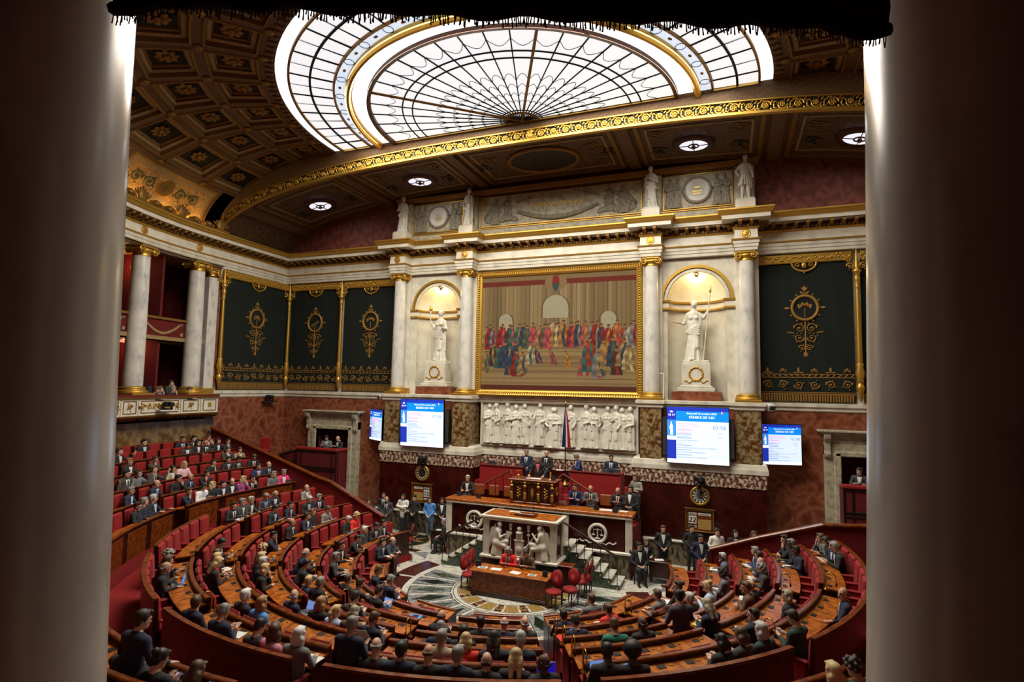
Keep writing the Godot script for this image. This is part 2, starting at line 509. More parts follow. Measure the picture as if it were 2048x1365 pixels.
func skylight() -> void:
	var w := Node3D.new()
	w.name = "window_1"
	add_child(w)
	tag(w, "half-round glazed skylight with a fan of bars in the ceiling", "skylight", "", "structure")
	var H := PI / 2
	var y := 16.42
	# fan of panes
	var ns := 22
	var rr := [0.12, 0.62, 1.3, 2.5, 4.0, 4.35, 5.45]
	for s in ns:
		var a0 := -H + PI * s / ns + 0.004
		var a1 := -H + PI * (s + 1) / ns - 0.004
		for i in rr.size() - 1:
			var p := MB.new()
			p.arcbox(rr[i] + 0.006, rr[i + 1] - 0.006, y, y + 0.02, a0, a1, 3 if i > 2 else 2, Vector3(0, 0, DZ))
			put(p, "pane", M.sky_glass, w)
	for s in ns + 1:
		var a := -H + PI * s / ns
		var b := MB.new()
		var thick := 0.05 if s in [5, 14] else 0.022
		b.tube([dpol(0.1, a, y - 0.02), dpol(5.45, a, y - 0.02)], thick, 5)
		put(b, "glazing_bar", M.lead if thick < 0.04 else M.old_gold, w)
	for q in [[0.62, 0.045, "old_gold"], [0.8, 0.02, "lead"], [4.0, 0.028, "lead"], [4.35, 0.028, "lead"]]:
		var b := MB.new()
		var pts := []
		for j in 41:
			pts.append(dpol(q[0], -H + PI * j / 40, y - 0.02))
		b.tube(pts, q[1], 5)
		put(b, "glazing_ring", M[q[2]], w)
	# scalloped bars between the spokes
	for row in [[1.3, 0.20], [1.75, 0.24], [2.25, 0.30], [2.75, 0.4], [4.95, -0.35]]:
		for s in ns:
			var b := MB.new()
			var pts := []
			for j in 9:
				var u := j / 8.0
				pts.append(dpol(row[0] + row[1] * sin(PI * u), -H + PI * (s + u) / ns, y - 0.02))
			b.tube(pts, 0.011, 4, false)
			put(b, "scallop_bar", M.lead, w)
	var dk := MB.new()
	dk.revolve([Vector2(5.45, 16.3), Vector2(5.58, 16.28), Vector2(5.58, 16.44), Vector2(5.45, 16.44)], -H, H, 60, Vector3(0, 0, DZ))
	put(dk, "inner_arch_moulding", M.bronze_brown, w)
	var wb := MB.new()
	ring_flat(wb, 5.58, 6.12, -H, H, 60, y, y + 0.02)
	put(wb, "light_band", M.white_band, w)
	var gr := MB.new()
	gr.revolve([Vector2(6.1, 16.26), Vector2(6.16, 16.2), Vector2(6.24, 16.2), Vector2(6.3, 16.26), Vector2(6.3, 16.44), Vector2(6.1, 16.44)], -H, H, 60, Vector3(0, 0, DZ))
	put(gr, "gilt_ring", M.gold, w)
	var gi := MB.new()
	gi.revolve([Vector2(6.065, 16.32), Vector2(6.1, 16.29), Vector2(6.1, 16.44), Vector2(6.065, 16.44)], -H, H, 60, Vector3(0, 0, DZ))
	put(gi, "gilt_bead", M.gold, w)
	for s in 18:
		var p := MB.new()
		ring_flat(p, 6.3, 6.62, -H + PI * s / 18, -H + PI * (s + 1) / 18, 4, y, y + 0.02)
		put(p, "pane", M.blue_glass, w)
		var c := MB.new()
		var pts := []
		var m := dpol(6.46, -H + PI * (s + 0.5) / 18, y - 0.02)
		for j in 17:
			pts.append(m + Vector3(cos(TAU * j / 16) * 0.15, 0, sin(TAU * j / 16) * 0.15))
		c.tube(pts, 0.012, 4, false)
		put(c, "glass_roundel_ring", M.lead, w)
		var l := MB.new()
		var m2 := dpol(6.46, -H + PI * (s + 0.02) / 18, y - 0.025)
		l.ball(m2, Vector3(0.09, 0.012, 0.05), 8, 4, Basis(Vector3.UP, -H + PI * s / 18))
		put(l, "painted_leaf", M.gold_thread, w)
	var g2 := MB.new()
	g2.revolve([Vector2(6.62, 16.36), Vector2(6.68, 16.34), Vector2(6.7, 16.44), Vector2(6.62, 16.44)], -H, H, 60, Vector3(0, 0, DZ))
	put(g2, "gilt_bead", M.old_gold, w)
	var np := 38
	for s in np:
		for i in 2:
			var p := MB.new()
			var r0: float = [6.7, 7.42][i]
			var r1: float = [7.39, 8.02][i]
			ring_flat(p, r0, r1, -H + PI * s / np + 0.003, -H + PI * (s + 1) / np - 0.003, 2, y, y + 0.02)
			put(p, "pane", M.sky_glass, w)
	for s in np + 1:
		var b := MB.new()
		var a := -H + PI * s / np
		b.tube([dpol(6.7, a, y - 0.015), dpol(8.02, a, y - 0.015)], [0.032 if s % 2 else 0.02, 0.022 if s % 2 else 0.008], 5)
		put(b, "glazing_bar", M.lead, w)
	var mb := MB.new()
	ring_flat(mb, 7.37, 7.44, -H, H, 60, y - 0.04, y + 0.02)
	put(mb, "glazing_ring", M.lead, w)
	var ob := MB.new()
	ob.revolve([Vector2(8.02, 16.36), Vector2(8.09, 16.34), Vector2(8.09, 16.44), Vector2(8.02, 16.44)], -H, H, 60, Vector3(0, 0, DZ))
	put(ob, "gilt_bead", M.old_gold, w)
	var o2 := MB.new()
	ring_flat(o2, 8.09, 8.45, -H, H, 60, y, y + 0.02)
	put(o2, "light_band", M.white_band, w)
	var eb := MB.new()
	eb.box(Vector3(0, y - 0.03, DZ - 0.04), Vector3(10.9, 0.1, 0.1))
	eb.box(Vector3(7.36, y - 0.03, DZ - 0.04), Vector3(1.4, 0.1, 0.1))
	eb.box(Vector3(-7.36, y - 0.03, DZ - 0.04), Vector3(1.4, 0.1, 0.1))
	put(eb, "edge_bar", M.pale_gold, w)

func coffer_mesh(r0: float, r1: float, da: float) -> Dictionary:
	var rm := (r0 + r1) * 0.5
	var hw := rm * da * 0.5
	var hr := (r1 - r0) * 0.5
	# nested outlines: inset in metres, depth
	var st := [[0.0, 0.0, ""], [0.16, 0.0, "rib"], [0.18, -0.05, "gilt"], [0.24, -0.05, "gilt"], [0.28, 0.07, "rib"], [0.33, 0.07, "gilt"], [0.44, 0.10, "cream"], [0.46, 0.18, "rib"], [0.50, 0.20, "gilt"], [0.52, 0.24, "rib"]]
	var out := {"rib": MB.new(), "gilt": MB.new(), "cream": MB.new(), "panel": MB.new()}
	var prev := []
	var c := dome_pt(rm, 0.0, -4.0)
	for q in st:
		var cur := []
		var fx: float = (hw - q[0] * 0.82) / hw
		var fr: float = (hr - q[0] * 0.82) / hr
		for e in [[-1, -1], [-0.33, -1], [0.33, -1], [1, -1], [1, 1], [0.33, 1], [-0.33, 1], [-1, 1]]:
			cur.append(dome_pt(rm + hr * fr * e[1], da * 0.5 * fx * e[0], q[1]))
		if prev.size():
			for i in 8:
				fin(out[q[2]], prev[i], prev[(i + 1) % 8], cur[(i + 1) % 8], cur[i], c)
		prev = cur
	fin(out.panel, prev[0], prev[1], prev[6], prev[7], c)
	fin(out.panel, prev[1], prev[2], prev[5], prev[6], c)
	fin(out.panel, prev[2], prev[3], prev[4], prev[5], c)
	var ro := MB.new()
	var rs := minf(hw, hr) * 0.42
	var nb := (dome_pt(rm, 0.0, -1.0) - dome_pt(rm, 0.0, 0.0)).normalized()
	var bx := Basis(Vector3.RIGHT, nb, Vector3.RIGHT.cross(nb))
	for i in 8:
		var a := TAU * i / 8
		ro.ball(dome_pt(rm, 0.0, 0.2) + bx * Vector3(cos(a) * rs * 0.62, 0.03, sin(a) * rs * 0.62), Vector3(rs * 0.36, 0.05, rs * 0.27), 8, 4, bx * Basis(Vector3.UP, -a))
	ro.ball(dome_pt(rm, 0.0, 0.2) + bx * Vector3(0, 0.05, 0), Vector3(rs * 0.3, 0.07, rs * 0.3), 8, 4, bx)
	out["rosette"] = ro
	for key in out:
		out[key] = out[key].mesh()
	return out

func ceiling() -> void:
	var cl := Node3D.new()
	cl.name = "ceiling"
	add_child(cl)
	tag(cl, "dark coffered half dome with painted cove round the skylight", "ceiling", "", "structure")
	var H := PI / 2
	var rings := [8.78, 10.52, 12.28, 14.0]
	var da := rad(9.75)
	var shift := Transform3D(Basis.IDENTITY, Vector3(0, 0, -DZ))
	for i in 3:
		var cm := coffer_mesh(rings[i], rings[i + 1], da)
		for s in range(-9, 10):
			var a := s * da + rad(0.4)
			var c := Node3D.new()
			c.name = "coffer"
			cl.add_child(c, true)
			c.transform = Transform3D(Basis.IDENTITY, Vector3(0, 0, DZ)) * Transform3D(Basis(Vector3.UP, a), Vector3.ZERO) * shift
			put(cm.rib, "rib", M.coffer_rib, c)
			put(cm.gilt, "gilt_frame", M.old_gold, c)
			put(cm.cream, "cream_frame", M.coffer_cream, c)
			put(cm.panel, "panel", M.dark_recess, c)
			put(cm.rosette, "rosette", M.old_gold, c)
	# bosses where the ribs cross
	var boss := MB.new()
	boss.ball(Vector3.ZERO, Vector3(0.15, 0.07, 0.15), 10, 5)
	var bm := boss.mesh()
	for i in 4:
		for s in range(-9, 9):
			put(bm, "rib_boss", M.old_gold, cl, dome_pt(rings[i], (s + 0.5) * da + rad(0.4), -0.03))
	# border next to the skylight
	var bd := MB.new()
	var seg := 60
	for j in seg:
		var a := -H + PI * j / seg
		var b := -H + PI * (j + 1) / seg
		fin(bd, dome_pt(8.45, a, -0.02), dome_pt(8.45, b, -0.02), dome_pt(8.78, b), dome_pt(8.78, a))
		fin(bd, dpol(8.45, a, 16.38), dpol(8.45, b, 16.38), dpol(8.45, b, 16.46), dpol(8.45, a, 16.46))
	put(bd, "skylight_border", M.coffer_rib, cl)
	# beads along the border
	var bead := MB.new()
	bead.box(Vector3.ZERO, Vector3(0.16, 0.06, 0.24), Basis.IDENTITY, 0.02)
	var bdm := bead.mesh()
	for j in 90:
		var a := -H + PI * (j + 0.5) / 90
		put(bdm, "border_leaf", M.coffer_rib, cl, dome_pt(8.62, a, -0.03), Basis(Vector3.UP, a))
	# painted cove, one panel to two coffers
	for s in range(-5, 5):
		var a0 := s * da * 2.0 + rad(0.4) + da
		var a1 := a0 + da * 2.0
		if a0 < -rad(93.0) or a1 > rad(95.0):
			continue
		var c := Node3D.new()
		c.name = "cove_panel"
		cl.add_child(c, true)
		var pr := [14.0, 14.12, 14.2, 14.34]
		var pi := [15.1, 15.06, 15.0, 14.93]
		var names := ["rib", "gilt_frame", "cream_frame"]
		var mats := [M.coffer_rib, M.gold, M.coffer_cream]
		for l in 3:
			var m := MB.new()
			var n := 10
			for j in n:
				var f := func(u: float, lv: int) -> float:
					var ins: float = [0.0, 0.012, 0.02, 0.034][lv]
					return lerpf(a0 + ins, a1 - ins, u)
				var u0 := float(j) / n
				var u1 := float(j + 1) / n
				fin(m, dome_pt(pr[l], f.call(u0, l)), dome_pt(pr[l], f.call(u1, l)), dome_pt(pr[l + 1], f.call(u1, l + 1)), dome_pt(pr[l + 1], f.call(u0, l + 1)))
				fin(m, dome_pt(pi[l], f.call(u0, l)), dome_pt(pi[l], f.call(u1, l)), dome_pt(pi[l + 1], f.call(u1, l + 1)), dome_pt(pi[l + 1], f.call(u0, l + 1)))
				for e in 2:
					var ra := lerpf(pr[l], pi[l], u0)
					var rb := lerpf(pr[l], pi[l], u1)
					var rc := lerpf(pr[l + 1], pi[l + 1], u1)
					var rd := lerpf(pr[l + 1], pi[l + 1], u0)
					fin(m, dome_pt(ra, f.call(e, l)), dome_pt(rb, f.call(e, l)), dome_pt(rc, f.call(e, l + 1)), dome_pt(rd, f.call(e, l + 1)))
			put(m, names[l], mats[l], c)
		var pm := MB.new()
		for j in 10:
			for i in 4:
				var b0 := lerpf(a0 + 0.034, a1 - 0.034, j / 10.0)
				var b1 := lerpf(a0 + 0.034, a1 - 0.034, (j + 1) / 10.0)
				var q0 := lerpf(14.34, 14.93, i / 4.0)
				var q1 := lerpf(14.34, 14.93, (i + 1) / 4.0)
				fin(pm, dome_pt(q0, b0), dome_pt(q0, b1), dome_pt(q1, b1), dome_pt(q1, b0))
		put(pm, "painting", M.painted_cove, c)
		# round medallion and scrolls painted in relief
		var me := MB.new()
		var am := (a0 + a1) * 0.5
		var o := dome_pt(14.66, am, -0.02)
		var nb := (dome_pt(14.66, am, -1.0) - dome_pt(14.66, am, 0.0)).normalized()
		var bt := Vector3(cos(am), 0, -sin(am))
		var bx := Basis(bt, nb, bt.cross(nb))
		me.lathe([[0.0, 0.03], [0.30, 0.03], [0.32, 0.05], [0.38, 0.05], [0.42, 0.0]], 20, o, bx)
		put(me, "medallion", M.old_gold, c)
		for e in [-1, 1]:
			var sc := MB.new()
			for q in [0.8, 1.5]:
				sc.add(spiral_mb(0.26, 0.035, 1.6, e * (1.0 if q < 1 else -1.0)), Transform3D(bx * Basis(Vector3.RIGHT, PI / 2), dome_pt(14.7, am + e * q / 14.7, -0.02)))
			put(sc, "painted_scroll", mt("leaf_paint", Color(0.24, 0.28, 0.10), 0.7), c)
	# soffit at the back of the hall and over the galleries
	var so := MB.new()
	for j in 48:
		var a := -rad(94) + rad(188) * j / 48
		var b := -rad(94) + rad(188) * (j + 1) / 48
		fin(so, dpol(15.05, a, 13.32), dpol(15.05, b, 13.32), dpol(23, b, 13.32), dpol(23, a, 13.32))
	put(so, "cove_soffit", M.coffer_rib, cl)
	# strip between the dome and the arch over the platform
	var sp := MB.new()
	var N := 90
	for j in N:
		var x0 := -15.1 + 30.2 * j / N
		var x1 := -15.1 + 30.2 * (j + 1) / N
		fin(sp, Vector3(x0, arch_y(x0) + 0.40, 4.18), Vector3(x1, arch_y(x1) + 0.40, 4.18), Vector3(x1, dome_y(absf(x1)) + 0.02, DZ), Vector3(x0, dome_y(absf(x0)) + 0.02, DZ))
	put(sp, "arch_strip", M.coffer_rib, cl)

# a flat spiral scroll in the x, y plane, thick towards +z
func spiral_mb(r: float, w: float, turns: float, hand := 1.0, leaf := true) -> MB:
	var m := MB.new()
	var pts := []
	var rd := []
	var n := int(14 * turns)
	for i in n + 1:
		var u := float(i) / n
		var a := u * turns * TAU
		var q := r * (1.0 - 0.82 * u)
		pts.append(Vector3(hand * cos(a) * q, sin(a) * q, 0))
		rd.append(w * (1.0 - 0.55 * u))
	m.tube(pts, rd, 5)
	m.ball(Vector3.ZERO, Vector3(r * 0.24, r * 0.24, w * 1.2), 8, 4)
	if leaf:
		for i in 4:
			var a := PI * 0.5 * i + 0.4
			m.ball(Vector3(hand * cos(a) * r * 1.12, sin(a) * r * 1.12, 0), Vector3(r * 0.26, r * 0.12, w), 8, 4, Basis(Vector3.BACK, (a + 0.9) * hand if hand > 0 else PI - (a + 0.9)))
	return m

func vault() -> void:
	var va := Node3D.new()
	va.name = "ceiling_vault"
	add_child(va)
	tag(va, "painted segmental vault over the platform behind the gilded arch", "vault", "", "structure")
	var N := 96
	var rows := []
	for zz in [-0.75, 1.0, 2.6, 4.16]:
		var r := PackedVector3Array()
		for j in N + 1:
			var x := -15.3 + 30.6 * j / N
			r.append(Vector3(x, arch_y(x) + 0.32, zz))
		rows.append(r)
	var sh := MB.new()
	sh.sheet(rows)
	put(sh, "vault_shell", M.painted_vault, va)
	# raised ribs between the painted panels, and panel frames
	var strip := func(x0: float, x1: float, z0: float, z1: float, h: float) -> MB:
		var m := MB.new()
		var n := maxi(1, int((x1 - x0) / 0.3))
		for j in n:
			var a := lerpf(x0, x1, float(j) / n)
			var b := lerpf(x0, x1, float(j + 1) / n)
			var ya := arch_y(a) + 0.32
			var yb := arch_y(b) + 0.32
			m.quad(Vector3(a, ya - h, z0), Vector3(b, yb - h, z0), Vector3(b, yb - h, z1), Vector3(a, ya - h, z1))
			m.quad(Vector3(a, ya - h, z1), Vector3(b, yb - h, z1), Vector3(b, yb, z1), Vector3(a, ya, z1))
			m.quad(Vector3(b, yb - h, z0), Vector3(a, ya - h, z0), Vector3(a, ya, z0), Vector3(b, yb, z0))
		var ya2 := arch_y(x0) + 0.32
		var yb2 := arch_y(x1) + 0.32
		m.quad(Vector3(x0, ya2 - h, z0), Vector3(x0, ya2 - h, z1), Vector3(x0, ya2, z1), Vector3(x0, ya2, z0))
		m.quad(Vector3(x1, yb2 - h, z1), Vector3(x1, yb2 - h, z0), Vector3(x1, yb2, z0), Vector3(x1, yb2, z1))
		return m
	for x in [-13.9, -8.7, -3.5, 3.5, 8.7, 13.9]:
		put(strip.call(x - 0.22, x + 0.22, -0.7, 4.14, 0.12), "vault_rib", M.coffer_rib, va)
	for q in [[-13.5, -9.1], [-8.3, -3.9], [-3.1, 3.1], [3.9, 8.3], [9.1, 13.5]]:
		var f := Node3D.new()
		f.name = "vault_panel_frame"
		va.add_child(f, true)
		for e in [[q[0], q[1], 3.45, 3.6], [q[0], q[1], -0.2, -0.05], [q[0], q[0] + 0.15, -0.05, 3.45], [q[1] - 0.15, q[1], -0.05, 3.45]]:
			put(strip.call(e[0], e[1], e[2], e[3], 0.06), "frame_moulding", M.old_gold, f)
		for e in [[q[0] + 0.35, q[1] - 0.35, 3.05, 3.13], [q[0] + 0.35, q[1] - 0.35, 0.3, 0.38], [q[0] + 0.35, q[0] + 0.43, 0.38, 3.05], [q[1] - 0.43, q[1] - 0.35, 0.38, 3.05]]:
			put(strip.call(e[0], e[1], e[2], e[3], 0.03), "inner_moulding", M.coffer_cream, f)
	# oval painting in the middle and scrollwork beside it
	var ov := Node3D.new()
	ov.name = "oval_painting"
	va.add_child(ov, true)
	var rim := MB.new()
	var pts := []
	for j in 33:
		var a := TAU * j / 32
		pts.append(Vector3(cos(a) * 1.45, arch_y(cos(a) * 1.45) + 0.28, 1.7 + sin(a) * 1.15))
	rim.tube(pts, 0.09, 6, false)
	put(rim, "gilt_rim", M.old_gold, ov)
	var pic := MB.new()
	for j in 32:
		pic.tri(Vector3(0, arch_y(0) + 0.29, 1.7), pts[j], pts[j + 1])
	put(pic, "picture", stone("dark_oil_paint", [Color(0.05, 0.045, 0.03), Color(0.12, 0.075, 0.04), Color(0.26, 0.17, 0.11), Color(0.10, 0.09, 0.05)], [0.25, 0.45, 0.56, 0.7], 1.6, 0.012, 211, 0.6), ov)
	var flat := Basis(Vector3.RIGHT, PI / 2)
	for e in [-1, 1]:
		for q in [[2.2, 1.1, 1.0, "old_gold"], [2.2, 2.3, -1.0, "old_gold"], [2.75, 1.7, 1.0, "vine"]]:
			if not M.has("vine"):
				mt("vine", Color(0.10, 0.14, 0.07), 0.8)
			put(spiral_mb(0.32, 0.03, 1.5, e * q[2]), "painted_scroll", M[q[3]], va, Vector3(e * q[0], arch_y(q[0]) + 0.30, q[1]), flat)
		for q in [[4.6, 1.2], [4.6, 2.6], [7.5, 1.2], [7.5, 2.6], [9.9, 1.2], [9.9, 2.4], [12.8, 1.2], [12.8, 2.4]]:
			var sl: float = atan2(arch_y(q[0] + 0.1) - arch_y(q[0] - 0.1), 0.2) * e
			put(spiral_mb(0.3, 0.025, 1.5, e), "painted_scroll", M.vine if q[1] < 2 else M.old_gold, va, Vector3(e * q[0], arch_y(q[0]) + 0.30, q[1]), Basis(Vector3.BACK, sl) * flat)
	# lunette wall behind, red stucco
	var lw := MB.new()
	lw.box(Vector3(0, 14.8, -0.85), Vector3(31, 3.2, 0.5))
	var lo := put(lw, "wall_lunette", M.red_stucco)
	tag(lo, "dull red stucco lunette wall under the painted vault", "wall", "", "structure")
	# gilded scroll frieze along the arch
	var ar := Node3D.new()
	ar.name = "trim_arch"
	add_child(ar)
	tag(ar, "curved gilded scroll frieze along the arch over the platform", "frieze", "", "structure")
	var back := MB.new()
	var ed := MB.new()
	for j in 120:
		var x0 := -15.05 + 30.1 * j / 120
		var x1 := -15.05 + 30.1 * (j + 1) / 120
		var y0 := arch_y(x0)
		var y1 := arch_y(x1)
		back.quad(Vector3(x0, y0, 4.18), Vector3(x1, y1, 4.18), Vector3(x1, y1 + 0.44, 4.18), Vector3(x0, y0 + 0.44, 4.18))
		for q in [[-0.03, 0.05], [0.40, 0.44]]:
			ed.quad(Vector3(x0, y0 + q[0], 4.26), Vector3(x1, y1 + q[0], 4.26), Vector3(x1, y1 + q[1], 4.26), Vector3(x0, y0 + q[1], 4.26))
			ed.quad(Vector3(x0, y0 + q[0], 4.1), Vector3(x1, y1 + q[0], 4.1), Vector3(x1, y1 + q[0], 4.26), Vector3(x0, y0 + q[0], 4.26))
			ed.quad(Vector3(x0, y0 + q[1], 4.26), Vector3(x1, y1 + q[1], 4.26), Vector3(x1, y1 + q[1], 4.1), Vector3(x0, y0 + q[1], 4.1))
	put(back, "frieze_ground", M.dark_blue_black, ar)
	put(ed, "frieze_border", M.gold, ar)
	var unit := MB.new()
	unit.add(spiral_mb(0.15, 0.035, 1.7, 1.0))
	for i in 5:
		var a := TAU * i / 5
		unit.ball(Vector3(cos(a) * 0.055, sin(a) * 0.055, 0.02), Vector3(0.035, 0.035, 0.025), 6, 4)
	for q in [[-0.2, 0.1, 0.5], [-0.22, -0.1, -0.5], [-0.24, 0.0, 1.6], [0.17, 0.13, 0.9], [0.17, -0.13, -0.9], [-0.12, 0.16, 0.1]]:
		unit.ball(Vector3(q[0], q[1], 0), Vector3(0.075, 0.032, 0.025), 7, 4, Basis(Vector3.BACK, q[2]))
	var um := unit.mesh()
	var x := -14.85
	var hand := 1
	while x < 14.9:
		var sl: float = (arch_y(x + 0.05) - arch_y(x - 0.05)) / 0.1
		var o := put(um, "gilt_scroll", M.gold, ar, Vector3(x, arch_y(x) + 0.22, 4.2), Basis(Vector3.BACK, atan(sl)) * Basis.from_scale(Vector3(1.0, hand * 1.0, 1)))
		hand = -hand
		x += 0.47 / sqrt(1.0 + sl * sl)
	var pa := MB.new()
	for i in 5:
		pa.ball(Vector3(0, 0.12, 0), Vector3(0.05, 0.2, 0.05), 6, 4, Basis(Vector3.BACK, (i - 2) * 0.5))
	put(pa, "gilt_palmette", M.gold, ar, Vector3(0.3, arch_y(0) + 0.14, 4.22))

func oculi() -> void:
	var k := 0
	for x in [-11.45, -5.9, 5.9, 11.3]:
		var o := thing("oculus_lamp", ["round ceiling lamp with four spokes above the side door box", "round ceiling lamp with four spokes above the sceptre statue", "round ceiling lamp with four spokes above the spear statue", "round ceiling lamp half hidden behind the gallery column"][k], "lamp", Vector3(x, arch_y(x) + 0.22, 1.6), 0.0, "vault lamps")
		k += 1
		var sl: float = atan2(arch_y(x + 0.1) - arch_y(x - 0.1), 0.2)
		var b := Basis(Vector3.BACK, sl)
		var gl := MB.new()
		gl.lathe([[0.0, 0.02], [0.52, 0.02], [0.52, -0.02], [0.0, -0.02]], 28)
		gl = rev_lathe([[0.0, -0.02], [0.52, -0.02]], 28)
		put(gl, "glass_disc", M.oculus_glass, o, Vector3.ZERO, b)
		var fr := MB.new()
		fr.lathe([[0.52, -0.06], [0.60, -0.1], [0.72, -0.06], [0.78, 0.05]], 28)
		put(fr, "frame_ring", M.bronze_brown, o, Vector3.ZERO, b)
		for i in 4:
			var sp := MB.new()
			var a := PI / 2 * i
			sp.tube([Vector3(cos(a) * 0.18, -0.05, sin(a) * 0.18), Vector3(cos(a) * 0.52, -0.04, sin(a) * 0.52)], 0.016, 5)
			put(sp, "spoke", M.lead, o, Vector3.ZERO, b)
		var pd := MB.new()
		var pts := []
		for j in 17:
			pts.append(Vector3(cos(TAU * j / 16) * 0.18, -0.06, sin(TAU * j / 16) * 0.18))
		pd.tube(pts, 0.028, 5, false)
		pd.lathe([[0.01, -0.2], [0.07, -0.16], [0.08, -0.08], [0.03, 0.0]], 12)
		put(pd, "hub", M.bronze_brown, o, Vector3.ZERO, b)
		area_light("oculus_light", Vector3(x, arch_y(x) + 0.05, 1.6), b * Vector3.DOWN, Vector2(0.7, 0.7), Color(1.0, 0.97, 0.93), 3.0)

func rev_lathe(prof: Array, seg: int) -> MB:
	var m := MB.new()
	for j in seg:
		var a := TAU * j / seg
		var b := TAU * (j + 1) / seg
		m.tri(Vector3(0, prof[0][1], 0), Vector3(sin(b) * prof[1][0], prof[1][1], cos(b) * prof[1][0]), Vector3(sin(a) * prof[1][0], prof[1][1], cos(a) * prof[1][0]))
	return m

